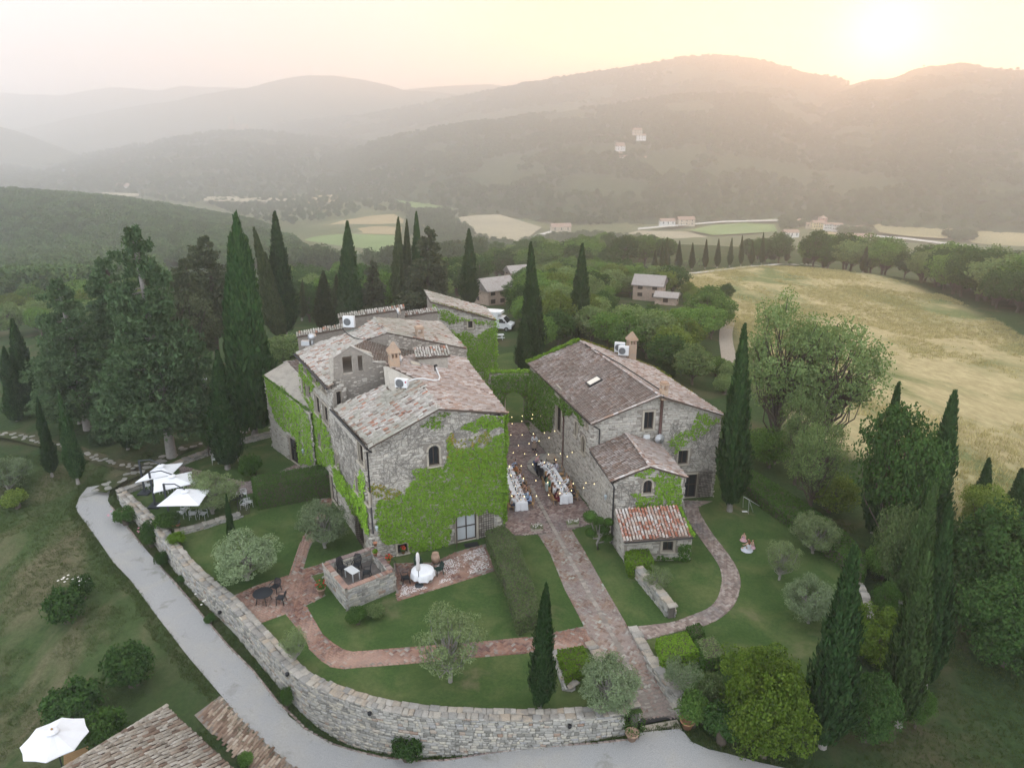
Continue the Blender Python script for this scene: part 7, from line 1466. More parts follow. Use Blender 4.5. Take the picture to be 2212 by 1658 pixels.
def chair_metal(mat,name='metal_armchair'):
 t=thing(name,'x','chair');MB().box((0,0,.44),(.46,.44,.03)).build('seat',mat,t)
 for sx in (-1,1): MB().tube([(sx*.24,.22,0),(sx*.23,.21,.43),(sx*.25,.2,.66)],.016,5).build('leg',mat,t);MB().tube([(sx*.24,-.24,0),(sx*.22,-.2,.45)],.016,5).build('leg',mat,t);MB().tube([(sx*.25,.22,.66),(sx*.26,0,.68),(sx*.22,-.22,.72)],.018,5).build('armrest',mat,t)
 b=MB();b.tube([(-.22,-.2,.45),(-.22,-.26,.76),(0,-.29,.80),(.22,-.26,.76),(.22,-.2,.45)],.016,5,False)
 for k in range(3): b.box((0,-.235 - .018*k,.54+.09*k),(.42,.014,.04))
 b.build('backrest',mat,t);return t
def chair_plastic(mat,tall=False):
 t=thing('plastic_armchair','x','chair');MB().box((0,0,.42),(.48,.46,.04),0,(.06,0,0)).build('seat',mat,t);ht=1.08 if tall else .84
 for sx in (-1,1): MB().tube([(sx*.26,.24,0),(sx*.23,.2,.42)],[.032,.026],6).build('leg',mat,t);MB().tube([(sx*.26,-.26,0),(sx*.22,-.2,.42)],[.032,.026],6).build('leg',mat,t);MB().tube([(sx*.24,.2,.42),(sx*.27,.2,.64),(sx*.26,-.2,.66)],.025,6).build('armrest',mat,t)
 b=MB();b.tube([(-.22,-.2,.44),(-.25,-.28,ht*.75),(-.16,-.33,ht),(.16,-.33,ht),(.25,-.28,ht*.75),(.22,-.2,.44)],.026,6,False)
 for k in range(6): x=(k - 2.5)*.072;b.add([(x - .022,-.2,.44),(x+.022,-.2,.44),(x*.9+.022,-.33,ht - .01),(x*.9 - .022,-.33,ht - .01),(x - .022,-.215,.44),(x+.022,-.215,.44),(x*.9+.022,-.345,ht - .01),(x*.9 - .022,-.345,ht - .01)],[(0,1,2,3),(7,6,5,4),(0,4,5,1),(1,5,6,2),(3,7,4,0)])
 b.build('backrest',mat,t);return t
class Stock:
 def __init__(s,proto): s.p=proto;s.used=False
 def put(s,loc,rz,label,group=None):
  if not s.used: s.used=True;o=s.p;o.location=[float(q) for q in loc];o.rotation_euler=(0,0,rz);o['label']=label
  else: o=dup(s.p,loc,rz,label=label)
  if group: o['group']=group
  return o
BANQ,ALU,BLK,BLKT,GRN=Stock(chair_wood()),Stock(chair_metal(M_ALU)),Stock(chair_plastic(M_CHAIRBLK)),Stock(chair_plastic(M_CHAIRBLK,True)),Stock(chair_plastic(M_CHAIRGRN))
face_to=lambda a,b: math.atan2(b[1] - a[1],b[0] - a[0]) - math.pi/2
def tableP(label,b,r,mat,h=.72,name='round_table'):
 t=thing(name,label,'table',b);MB().lathe([(r*.97,h - .03),(r,h - .02),(r,h),(r*.2,h+.004)],(0,0,0),24).build('tabletop',mat,t)
 for k in range(4): a=k*math.pi/2+.6;MB().tube([(r*.8*math.cos(a),r*.8*math.sin(a),0),(r*.55*math.cos(a),r*.55*math.sin(a),h - .03)],.025,6).build('leg',mat,t)
 return t
b1=P(*Z3(68,1540));tableP('round black plastic table on the herringbone garden terrace',b1,.62,M_CHAIRBLK)
for q,l in (((170,1450),'black plastic chair behind the round black table'),((215,1545),'black plastic chair right of the round black table')): c=P(*Z3(*q));BLK.put(c,face_to(c,b1),l)
fz=.76;tb=P(*Z3(818,1335),fz)
def slat_table(label,b,rz,w,d,mat,h=.62):
 t=thing('low_table',label,'table',b,rz)
 for k in range(7): MB().box((0,(k - 3)*d/7,h),(w,d/7 - .01,.03)).build('slat',mat,t)
 for sx in (-1,1):
  for sy in (-1,1): MB().box((sx*(w/2 - .06),sy*(d/2 - .05),h/2 - .01),(.055,.055,h - .03)).build('leg',mat,t)
 return t
slat_table('weathered white rectangular table inside the raised stone terrace',tb,.45 - 1.2,.95,.6,M_ALU)
for q,l in (((735,1290),'black high-backed plastic chair in the left corner of the terrace box'),((855,1270),'black high-backed plastic chair against the back of the terrace box'),((940,1330),'black plastic chair turned sideways at the right of the terrace box')): c=P(*Z3(*q),fz);BLKT.put(c,face_to(c,tb),l)
pc=P(*Z3(1413,1345));pt_=tableP('round garden table under a white lace-edged cloth on the patio',pc,.72,M_ALU)
def round_cloth(r,h,b,label,drop=.45,seed=0,n=48):
 t=np.linspace(0,2*math.pi,n,endpoint=False);rng=np.random.default_rng(seed);w=.035*np.sin(t*11+1)+.02*np.sin(t*17);v=[(0,0,h)];f=[]
 rings=[(r*.5,h,0),(r+.01,h,0),(r+.035,h - .04,.3),(r+.06,h - drop*.6,1),(r+.07,h - drop,1.4)]
 for rr,z,k in rings: v += [((rr+w[j]*k)*math.cos(t[j]),(rr+w[j]*k)*math.sin(t[j]),z - (.04*math.sin(t[j]*4) if k > 1 else 0)) for j in range(n)]
 for j in range(n): f.append((0,1+j,1+(j+1) % n))
 for i in range(len(rings) - 1):
  for j in range(n): a=1+i*n;f.append((a+j,a+n+j,a+n+(j+1) % n,a+(j+1) % n))
 return MB().add(v,f).build('tablecloth',M_CLOTH,None,True,loc=b,label=label,cat='tablecloth')
round_cloth(.72,.735,pc,'white scalloped cloth on the round patio table')
for st,q,l in ((BLK,(1268,1375),'black plastic chair left of the white-clothed patio table'),(GRN,(1545,1300),'dark green plastic chair right of the patio table'),(GRN,(1375,1255),'dark green plastic chair behind the closed parasol')): c=P(*Z3(*q));st.put(c,face_to(c,pc),l)
def closed_parasol():
 b=P(*Z3(1380,1400));t=thing('closed_parasol','closed white parasol standing at the patio table','parasol',b);MB().tube([(0,0,0),(0,0,2.5)],.022,6).build('pole',M_MAST,t);mb=MB();n=16;prof=[(.05,2.52),(.11,2.4),(.13,2.0),(.10,1.75),(.15,1.35),(.12,1.22)]
 for k in range(len(prof)): pass
 mb.lathe([(r,z) for r,z in prof],(0,0,0),12);o=mb.build('canopy',mat_simple('blush_canvas',(.62,.58,.58),.85),t,True);MB().lathe([(.30,0),(.28,.09),(.07,.13),(.05,.35)],(0,0,0),14).build('base',M_MAST,t)
closed_parasol()
link('doormat',MB().box((0,0,0),(1.0,.55,.025)).mesh('doormat'),M_BLACK,loc=P(*Z3(1822,1054))+[0,-.05,.06],rot=(0,0,.3),label='black doormat in front of the glazed patio door',cat='doormat')
def pot(label,b,r,h,mat,plant=None,blooms=None,ph=.5,seed=0,jar=False):
 t=thing('flower_pot' if not jar else 'terracotta_jar',label,'pot',b);prof=[(r*.6,0),(r*.95,h*.9),(r*1.1,h*.9),(r*1.12,h),(r*.9,h),(r*.85,h*.85)] if not jar else [(r*.55,0),(r*.9,h*.35),(r,h*.6),(r*.85,h*.85),(r*.6,h*.92),(r*.78,h),(r*.6,h),(r*.5,h*.9)]
 MB().lathe(prof,(0,0,0),14).build('pot',mat,t,True)
 if plant is not None:
  rng=np.random.default_rng(seed);m=420;d=rand_dir(m,rng);c=d*(ph*.62)*rng.uniform(.3,1,(m,1)) ** .5*np.array([1,1,.95])+[0,0,h+ph*.48];v,f=leaf_on(c,d+[0,0,.4],.085,rng,.7,.6);link('foliage',mesh_np('foliage',v,f),plant,t)
  if blooms is not None:
   k=26;d=rand_dir(k,rng);d[:,2]=np.abs(d[:,2]);v,f=leaf_on(d*ph*.62+[0,0,h+ph*.5],d,.11,rng,.9,.5);link('blooms',mesh_np('blooms',v,f),blooms,t)
 return t
pot('large round-bellied terracotta jar against the ivy on the patio',P(*Z3(1520,1205)),.31,.78,M_TERRAP,jar=True)
pot('terracotta pot of red geraniums at the edge of the garden terrace',P(*Z3(556,1475)),.26,.5,M_TERRAP,M_BROAD,M_REDFL,.55,1);pot('small empty terracotta pot at the back corner of the terrace wall',P(*Z3(1010,1062),1.56),.14,.26,M_TERRA);pot('small terracotta pot with a pale green plant on the terrace wall',P(*Z3(1010,1148),1.56),.15,.25,M_TERRA,M_HEDGEY,None,.28,2);pot('small pot of red geraniums on the terrace wall end',P(*Z3(1125,1205),1.56),.14,.24,M_TERRA,M_BROAD,M_REDFL,.36,3)
wq=w_front.poly([Z3(1243,1118)])[0];pot('small pot of red geraniums on the low window sill',w_front.pt(wq[0],max(wq[1],.02),.15),.13,.22,M_TERRA,M_BROAD,M_REDFL,.36,4)
gp=G(*Z8(1137,1335));pot('clipped box ball in a pale pot left of the gate',gp,.33,.5,M_TERRAP,M_HEDGE,None,1.15,5);gp2=G(*Z8(1600,1235));pot('leafy laurel in a terracotta pot right of the gate',gp2,.35,.5,M_TERRA,M_BROAD,None,1.2,6)
def iron_rail():
 pts=[P(*Z3(1050,1140),1.6),P(*Z3(1110,1150),2.2),P(*Z3(1180,1195),1.6),P(*Z3(1185,1270),.1)];c=pts[-1];t=MB().tube([p - c for p in pts],.02,5).build('iron_handrail',M_METAL,None,False,loc=c,label='thin iron handrail at the corner of the terrace box',cat='handrail')
iron_rail()
def aircon(label,p,rz,w=.95,h=.75,d=.36):
 t=thing('air_conditioner',label,'air conditioner',p,rz);MB().box((0,0,h/2+.08),(w,d,h)).build('casing',M_WHITE,t);f=MB();cx=-w*.12
 for r in (.08,.16,.24,.31): f.tube([(cx+r*math.cos(a),-d/2 - .012,h/2+.08+r*math.sin(a)) for a in np.linspace(0,6.283,17)],.012,4,False)
 for k in range(4): a=k*math.pi/4;f.tube([(cx - .31*math.cos(a),-d/2 - .012,h/2+.08 - .31*math.sin(a)),(cx+.31*math.cos(a),-d/2 - .012,h/2+.08+.31*math.sin(a))],.008,4,False)
 f.build('fan_grille',M_GREY,t);k=MB().lathe([(.30,0),(.30,.004)],(0,0,0),18);dsk=k.build('fan_shadow_disc',mat_simple('fan_shadow',(.10,.105,.11),.7),t);dsk.rotation_euler=(math.pi/2,0,0);dsk.location=(cx,-d/2 - .001,h/2+.08)  # dark disc on the solid casing paints the shade behind the grille
 for sx in (-1,1): MB().box((sx*w*.35,0,.04),(.06,d+.1,.08)).build('foot',M_METAL,t)
 return t
aircon('white air conditioner on the rear roof beside the parapet',on_plane(*Z1(792,412),*pl_W)+[0,0,.1],-.1,1.0,.95);ac2=aircon('white air conditioner hung on the rendered wall above the front roof',on_plane(*Z1(1238,918),*pl_L)+[0,0,.06],math.atan2(wm.e[1],wm.e[0])+.35,.95,.62)
link('round_logo',MB().lathe([(.07,0),(.07,.006)],(0,0,0),14).mesh('round_logo'),mat_simple('red_badge',(.35,.03,.05),.5),ac2,(.36,-.184,.52),(math.pi/2,0,0))
q_=on_plane(*Z2(1212,380),*pl_RH2);aircon('front one of two white air conditioners by the right chimney',q_+[0,0,.12],-.25,.95,.85);aircon('rear one of two white air conditioners by the right chimney',q_+[-.25,.75,.2],-.25,.95,.9)
def tube_thing(name,label,cat,pts,r,mat,**k): c=np.array(pts[0]);return MB().tube([np.array(p) - c for p in pts],r,7).build(name,mat,None,True,loc=c,label=label,cat=cat)
tube_thing('white_hose','white insulated hose snaking from the air conditioner over the roof','hose',[on_plane(*Z1(1290,890),*pl_L)+[0,0,.3]]+[on_plane(*Z1(*q),*pl_R)+[0,0,.14] for q in ((1330,855),(1400,845),(1490,860),(1545,862),(1556,835),(1540,795),(1525,760))],.06,M_WHITE)
tube_thing('vent_pipe','black bent vent pipe on the right roof slope','vent pipe',[on_plane(*Z1(1515,775),*pl_R),on_plane(*Z1(1515,775),*pl_R)+[0,0,.5],on_plane(*Z1(1515,775),*pl_R)+[.15,-.1,.55]],.1,M_BLACK)
tube_thing('roof_cable','black cable trailing over the stepped roofs','cable',[on_plane(*Z1(*q),*pl_W)+[0,0,.12] for q in ((735,415),(745,440),(780,470),(830,500),(875,512))]+[on_plane(*Z1(*q),*pl_M2)+[0,0,.12] for q in ((950,512),(1050,530),(1150,545),(1230,555),(1330,580))],.04,M_BLACK)
fl_=[on_plane(*Z1(*q),*pl_W)+[0,0,.06] for q in ((520,545),(640,500),(740,450),(850,425),(985,325))];MB().add([p - fl_[0] for p in fl_]+[p - fl_[0]+[.25,.45,.05] for p in fl_],[(k,k+1,k+6,k+5) for k in range(4)]).build('valley_flashing',M_LEAD,None,loc=fl_[0],label='dull green lead flashing along the roof valley',cat='flashing')
cw=on_plane(*Z1(480,545),*pl_W);t=thing('flue_cowl','shiny metal flue cowl at the left roof edge','flue',cw);MB().tube([(0,0,-.1),(0,0,.45)],.16,10).build('flue',M_TIN,t);MB().lathe([(.1,.40),(.34,.5),(.38,.72),(.3,.92),(.06,1.0)],(0,0,0),12).build('cowl',M_TIN,t,True);MB().box((-.55,-.1,.18),(.7,.4,.4)).build('fan_box',M_TIN,t)
def dish(label,p,rz,r=.4,tilt=1.2):
 t=thing('satellite_dish',label,'satellite dish',p,rz);a=MB();n=16;rings=[(.02,.0),(r*.5,.025),(r,.09)];a.lathe(rings,(0,0,0),n);o=a.build('reflector',M_WHITE,t,True);o.rotation_euler=(tilt,0,0);o.location=(0,0,.6);MB().tube([(0,.05,-.4),(0,.05,.6)],.025,6).build('mast',M_METAL,t);MB().tube([(0,0,.45),(0,-.38,.75)],.012,5).build('feed_arm',M_METAL,t);return t
dish('white satellite dish edge-on beside the square chimney',on_plane(*Z1(1312,575),*pl_M2) ,1.3,.42);dish('small white dish by the conical chimney',on_plane(*Z1(1225,730),*pl_R),1.2,.28);dish('white satellite dish edge-on at the back parapet',on_plane(*Z1(1203,320),*pl_M3),1.3,.36)
q_=ra.uv(*Z2(1505,1060));dish('white satellite dish with a round emblem on the front wall of the right house',ra.pt(q_[0],q_[1] - .6,.3),.35,.42,1.35);q_=ra.uv(*Z2(1405,1050));link('junction_box',MB().box((0,0,0),(.5,.16,.3)).mesh('junction_box'),M_WHITE,loc=ra.pt(*q_,.1),rot=(0,0,.15),label='small white box on the wall left of the satellite dish',cat='box')
wr=on_plane(*Z1(1345,715),*pl_R);t=thing('roof_hatch_window','flat roof window flush with the tiles of the main roof','roof window',wr);
e_=nrm(R_poly[1] - R_poly[0]);u_=nrm(np.cross(pl_R[1],e_));u_=u_ if u_[2] > 0 else -u_;bb=[e_*a*.55+u_*b*.42+pl_R[1]*.13 for a,b in ((-1,-1),(1,-1),(1,1),(-1,1))];MB().add(bb+[p - pl_R[1]*.12 for p in bb],[(0,1,2,3),(0,4,5,1),(1,5,6,2),(2,6,7,3),(3,7,4,0)]).build('frame',M_TIN,t);MB().add([p*.84+pl_R[1]*.03 for p in bb],[(0,1,2,3)]).build('pane',M_SURR,t)
def wall_lantern(label,p,n):
 t=thing('wall_lantern',label,'lantern',p,math.atan2(n[1],n[0])+math.pi/2);MB().tube([(0,.15,.25),(0,0,.3),(0,0,.2)],.015,5).build('bracket',M_METAL,t);MB().lathe([(.06,-.2),(.11,.08),(.13,.1),(.03,.2)],(0,0,0),6).build('lantern',mat_simple('frosted_lantern',(.36,.41,.43),.3),t);return t
q_=w_front.uv(*Z3(988,890));wall_lantern('frosted lantern at the left corner of the ivy front',w_front.pt(max(q_[0],.35),q_[1],.45),w_front.n);q_=w_an.uv(*Z3(428,250));wall_lantern('frosted lantern among the ivy by the annex door',w_an.pt(*q_,.35),w_an.n);q_=sb.uv(*Z4(1085,410));wall_lantern('frosted lantern on the courtyard side of the outbuilding',sb.pt(q_[0],q_[1],.2),sb.n)
def spot(label,px):
 p0=P(*px,.0);i=int(np.argmin(np.hypot(wall_outer[:,0] - p0[0],wall_outer[:,1] - p0[1])));a=wall_outer[i];n=nrm(wall_outer[i] - wall_inner[i]);z=zat(px[1],*(a+n*.12));t=thing('wall_spotlight',label,'spotlight',(*(a+n*.12),z),math.atan2(n[1],n[0]) - math.pi/2);MB().lathe([(.05,-.1),(.11,-.02),(.11,.1),(.08,.12)],(0,0,0),10).build('housing',M_BLACK,t);MB().box((0,-.08,0),(.06,.12,.06)).build('bracket',M_BLACK,t)
for l,q in (('small black spotlight under the wall top near the creeper',Z7(262,745)),('small black spotlight in the middle of the curved wall face',Z7(872,1055)),('small black spotlight on the wall nearest the gate',Z8(585,1225)),('small black spotlight on the wall opposite the round olive',Z7(-520,255))): spot(l,q)
gA,gB=P(*Z8(1205,1185),-.96),P(*Z8(1500,1130),-.96);t=thing('drain_grate','long black drain grate across the gate','grate',(gA+gB)/2,math.atan2(*(gB - gA)[[1,0]]));gl_=np.linalg.norm(gB - gA)
MB().box((0,0,.0),(gl_,.34,.06)).build('frame',M_METAL,t)
for k in range(30): MB().box((-gl_/2+(k+.5)*gl_/30,0,.035),(gl_/60,.3,.02)).build('bar',M_BLACK,t)
for r in range(2):
 nb=9 - r
 for k in range(nb):
  u=(k+.5)/nb;p=gA+(gB - gA)*u+nrm(np.array([(gB - gA)[1],-(gB - gA)[0],0]))*(.42+.36*r);
  if r == 1 and 2 < k < 6: continue
  o=link('step_stone',MB().box((0,0,0),(gl_/nb*.95,.33,.14)).mesh('step_stone'),M_SURR,None,(p[0],p[1],-1.05 - .06*r),(0,0,math.atan2(*(gB - gA)[[1,0]])+random.uniform(-.04,.04)),label=f'pale worn step stone, {ORD[k]} from left in the {ORD[r]} row below the gate grate',cat='step',group='step stones at the gate')
def round_steps():
 c=rb.pt(rb.uv(*Z2(668,1030))[0],0,0);t=thing('stone_steps','half-round stone steps below the tall courtyard door','steps',c);a0=math.atan2(rb.n[1],rb.n[0])
 for k in range(5):
  r=2.75 - .42*k;z0,z1=k*.19 - .05,(k+1)*.19;th=np.linspace(a0 - math.pi/2+.05,a0+math.pi/2 - .05,15);MB().prism([(r*math.cos(q),r*math.sin(q)) for q in th],z0,z1).build('step',M_STONE_CAP,t)
round_steps()
zt_=.76
def banquet(label,cl_label,quad):
 C=[P(*ZT(*q),zt_) for q in quad];c=np.mean(C,axis=0);ax=nrm((C[0]+C[1] - C[2] - C[3])[:2]);L=np.linalg.norm(((C[0]+C[1] - C[2] - C[3])/2)[:2]);W=.5*(np.linalg.norm((C[1] - C[0])[:2])+np.linalg.norm((C[3] - C[2])[:2]));W=min(max(W,.95),1.25);rz=math.atan2(ax[1],ax[0]) - math.pi/2;b=np.array([c[0],c[1],0])
 t=thing('banquet_table',label,'table',b,rz);MB().box((0,0,.735),(W,L,.03)).build('tabletop',M_WOOD,t)
 for sx in (-1,1):
  for k in (-1,0,1): MB().tube([(sx*(W/2 - .12),k*(L/2 - .25),0),(sx*(W/2 - .12),k*(L/2 - .25),.72)],.025,6).build('leg',M_METAL,t)
 rng=np.random.default_rng(int(L*10));per=[];n1,n2=8,60
 for i in range(n1): per.append((-W/2+W*i/n1,-L/2))
 for i in range(n2): per.append((W/2,-L/2+L*i/n2))
 for i in range(n1): per.append((W/2 - W*i/n1,L/2))
 for i in range(n2): per.append((-W/2,L/2 - L*i/n2))
 n=len(per);nr=[nrm(np.array([x/W*(abs(abs(x) - W/2) < 1e-6)+1e-9,y/L*(abs(abs(y) - L/2) < 1e-6)])) for x,y in per];fw=.022*np.sin(np.arange(n)*1.7)+rng.normal(0,.012,n);v=[];f=[]
 rows=[(.0,.762,0),(.012,.758,0),(.03,.70,.3),(.05,.35,1),(.065,.06,1.6)]
 for o,z,k in rows: v += [(per[j][0]+nr[j][0]*(o+fw[j]*k),per[j][1]+nr[j][1]*(o+fw[j]*k),z+(rng.normal(0,.008) if z < .1 else 0)) for j in range(n)]
 for i in range(len(rows) - 1):
  for j in range(n): f.append((i*n+j,(i+1)*n+j,(i+1)*n+(j+1) % n,i*n+(j+1) % n))
 f.append(tuple(range(n)));MB().add(v,f).build('tablecloth',M_CLOTH,None,loc=b,rot=(0,0,rz),label=cl_label,cat='tablecloth')
 return b,rz,W,L
TB1=banquet('left banquet table against the ivy corner of the house','long white cloth hanging to the ground on the left table',[(165,390),(300,390),(725,1228),(455,1270)])
TB2=banquet('right banquet table in the middle of the courtyard','long white cloth hanging to the ground on the right table',[(1010,292),(1245,300),(1770,1070),(1475,1112)])
M_PLATE=mat_simple('porcelain',(.70,.70,.70),.3);M_GLASSW=mat_simple('wine_glass',(.30,.32,.34),.1,spec=.8);M_NAPKIN=mat_simple('dark_napkin',(.03,.03,.04),.9);M_FLWR=mat_simple('pale_centrepiece',(.55,.38,.34),.8);M_BOTTLE=mat_simple('green_bottle',(.02,.05,.025),.15,spec=.6)
def tstock(name,cat,build): t=thing(name,'x',cat);build(t);return Stock(t)
PLATE=tstock('plate','plate',lambda t: (MB().lathe([(.08,0),(.14,.012),(.135,.016),(.09,.008)],(0,0,0),14).build('dish',M_PLATE,t),MB().box((.0,.0,.02),(.07,.12,.012)).build('napkin',M_CLOTH,t)))
GLASS=tstock('wine_glass','glass',lambda t: (MB().lathe([(.035,0),(.035,.004),(.006,.01),(.006,.08),(.035,.12),(.038,.17),(.032,.2)],(0,0,0),8).build('glass',M_GLASSW,t),))
CENTRE=tstock('flower_arrangement','flowers',lambda t: (MB().lathe([(.05,0),(.07,.1),(.05,.12)],(0,0,0),10).build('vase',M_GLASSW,t),link('blooms',mesh_np('blooms',*leaf_on(rand_dir(60,_rng)*.11+[0,0,.18],rand_dir(60,_rng),.06,_rng,.9)),M_FLWR,t),link('leaves',mesh_np('leaves',*leaf_on(rand_dir(40,_rng)*.13+[0,0,.16],rand_dir(40,_rng),.06,_rng,.5)),M_BROADG,t)))
BOTTLE=tstock('wine_bottle','bottle',lambda t: (MB().lathe([(.038,0),(.038,.19),(.014,.25),(.014,.31)],(0,0,0),8).build('bottle',M_BOTTLE,t),))
M_FLAME=mat_emit('candle_flame',(1.0,.72,.32),6.0)
CANDLE=tstock('candle_holder','candle',lambda t: (MB().lathe([(.035,0),(.04,.08),(.036,.08)],(0,0,0),8).build('holder',M_GLASSW,t),MB().lathe([(.004,.085),(.014,.1),(.002,.13)],(0,0,0),6).build('flame',M_FLAME,t)))
for nm,(b,rz,W,L) in (('left',TB1),('right',TB2)):
 R_=Matrix.Rotation(rz,3,'Z');at=lambda x,y: np.array(R_ @ Vector((x,y,0)))+b+[0,0,.765];ns=12;sdn={-1: 'left',1: 'right'}
 for k in range(ns):
  y=-L/2+(k+.5)*L/ns
  for sx in (-1,1):
   PLATE.put(at(sx*(W/2 - .2),y),rz,f'white plate, {ORD[ns - 1 - k]} from the far end, {sdn[sx]} side of the {nm} banquet table',f'plates on the {nm} banquet table');GLASS.put(at(sx*(W/2 - .36),y+.13),rz,f'wine glass, {ORD[ns - 1 - k]} from the far end, {sdn[sx]} side of the {nm} banquet table',f'glasses on the {nm} banquet table')
 for k in range(6):
  y=-L/2+(k+.5)*L/6;CENTRE.put(at(random.uniform(-.06,.06),y),rz,f'small blush flower arrangement, {ORD[5 - k]} from the far end of the {nm} banquet table',f'centrepieces on the {nm} banquet table');BOTTLE.put(at(random.uniform(-.12,.12),y+.35),rz,f'dark wine bottle, {ORD[5 - k]} from the far end of the {nm} banquet table',f'bottles on the {nm} banquet table');CANDLE.put(at(random.uniform(-.1,.1),y - .3),rz,f'lit candle in a glass, {ORD[5 - k]} from the far end of the {nm} banquet table',f'candles on the {nm} banquet table')
def skin_mesh(name,V,E,sub=1):
 """V: list of (x, y, z, radius); one continuous surface"""
 me=bpy.data.meshes.new(name);me.from_pydata([v[:3] for v in V],E,[]);o=bpy.data.objects.new(name,me);COL.objects.link(o);m=o.modifiers.new('s','SKIN');sv=me.skin_vertices[0].data
 for k,v in enumerate(V): sv[k].radius=(v[3],v[3] if len(v) < 5 else v[4]);sv[k].use_root=k == 0
 s=o.modifiers.new('u','SUBSURF');s.levels=sub;s.render_levels=sub;dg=bpy.context.evaluated_depsgraph_get();r=bpy.data.meshes.new_from_object(o.evaluated_get(dg));r.name=name;bpy.data.objects.remove(o);bpy.data.meshes.remove(me);r.polygons.foreach_set('use_smooth',np.ones(len(r.polygons),bool));return r
def figure(j):
 """j: joints dict; returns body, top, bottom, hair and face meshes"""
 V=[];E=[];ix={}
 def add(n,p,r,par=None):
  V.append((*p,r));ix[n]=len(V) - 1
  if par is not None: E.append((ix[par],ix[n]))
 g=lambda n: np.array(j[n],float)
 up=nrm(g('head') - g('neck'));fw=np.array(j.get('fw',(0,1,0)),float)
 add('pel',g('pel'),.135);add('waist',(g('pel')+g('chest'))/2,.115,'pel');add('chest',g('chest'),.145,'waist');add('neck',g('neck'),.052,'chest');add('jaw',g('neck')+up*.09+fw*.02,.07,'neck');add('head',g('head'),.098,'jaw');add('crown',g('head')+up*.075 - fw*.015,.075,'head');add('nose',g('head')+fw*.105 - up*.025,.018,'head')
 for s,sx in (('l',-1),('r',1)):
  add('sh'+s,g('sh'+s),.06,'chest');add('el'+s,g('el'+s),.042,'sh'+s);add('wr'+s,g('wr'+s),.028,'el'+s);d=nrm(g('wr'+s) - g('el'+s));side=nrm(np.cross(d,[0,0,1.]));pal=g('wr'+s)+d*.075;add('pa'+s,pal,.034,'wr'+s)
  for k,(o,ln) in enumerate(((-.03,.065),(-.01,.08),(.01,.075),(.03,.06))): a=pal+side*o+d*.03;add(f'f{k}{s}',a+d*ln*.5,.009,'pa'+s);add(f'g{k}{s}',a+d*ln*.85+np.array([0,0,-.02]),.008,f'f{k}{s}')
  add('th'+s,pal+side*sx*.045 - d*.01,.010,'pa'+s);add('hp'+s,g('hp'+s),.088,'pel');add('kn'+s,g('kn'+s),.06,'hp'+s);add('an'+s,g('an'+s),.04,'kn'+s);add('to'+s,g('an'+s)+fw*.14+np.array([0,0,-.045]),.036,'an'+s)
 body=skin_mesh('body',V,E)
 def sub(names,grow):
  vv=[];ee=[];q={}
  for n,r in names: q[n]=len(vv);vv.append((*V[ix[n]][:3],r))
  for a,b in E:
   na=[n for n in ix if ix[n] == a][0];nb=[n for n in ix if ix[n] == b][0]
   if na in q and nb in q: ee.append((q[na],q[nb]))
  return skin_mesh('cloth',vv,ee)
 top=sub([('pel',.155),('waist',.14),('chest',.165),('shl',.075),('ell',.056),('wrl',.040),('shr',.075),('elr',.056),('wrr',.040),('neck',.055)],0);vest=sub([('pel',.155),('waist',.14),('chest',.165),('shl',.06),('shr',.06)],0)
 bot=sub([('pel',.160),('hpl',.105),('knl',.078),('anl',.056),('hpr',.105),('knr',.078),('anr',.056)],0)
 h=g('head');rng=np.random.default_rng(1);
 def hair(long):
  vv=[(*(h+up*.055 - fw*.02),.108),(*(h+up*.0 - fw*.055),.10)];ee=[(0,1)]
  if long: vv += [(*(h - up*.13 - fw*.09),.095),(*(h - up*.30 - fw*.11),.06)];ee += [(1,2),(2,3)]
  else: vv += [(*(h - up*.04 - fw*.07),.075)];ee += [(1,2)]
  return skin_mesh('hair',vv,ee)
 side=np.cross(fw,up);ft=MB()
 for sx in (-1,1): ft.box(h+fw*.094+up*.012+side*sx*.036,(.022,.014,.012));ft.box(h+side*sx*.1 - fw*.005,(.02,.045,.06))
 ft.box(h+fw*.092 - up*.055,(.05,.014,.012));return dict(body=body,top=top,vest=vest,bot=bot,short=hair(False),long=hair(True),face=ft.mesh('face'))
def skirt_mesh(rings,n=14):
 mb=MB();k=0
 for i,(c,rx,ry,z) in enumerate(rings): mb.v += [(c[0]+rx*math.cos(2*math.pi*q/n)*(1+.05*(q % 2)*(i > 0)),c[1]+ry*math.sin(2*math.pi*q/n)*(1+.05*(q % 2)*(i > 0)),z) for q in range(n)]
 for i in range(len(rings) - 1):
  for q in range(n): mb.f.append((i*n+q,i*n+(q+1) % n,(i+1)*n+(q+1) % n,(i+1)*n+q))
 return mb.mesh('skirt',True)
sit=dict(pel=(0,0,.56),chest=(0,.02,1.0),neck=(0,.04,1.17),head=(0,.07,1.33),shl=(-.19,.02,1.07),shr=(.19,.02,1.07),ell=(-.24,.12,.86),elr=(.24,.12,.86),wrl=(-.15,.34,.82),wrr=(.15,.34,.82),hpl=(-.1,.06,.53),hpr=(.1,.06,.53),knl=(-.11,.46,.50),knr=(.11,.46,.50),anl=(-.11,.46,.10),anr=(.11,.46,.10))
sit2=dict(sit,chest=(.03,.10,.99),neck=(.05,.15,1.15),head=(.06,.20,1.30),shl=(-.15,.12,1.05),shr=(.22,.08,1.06),ell=(-.22,.26,.86),wrl=(-.06,.42,.90),elr=(.27,.2,.86),wrr=(.12,.42,.84))
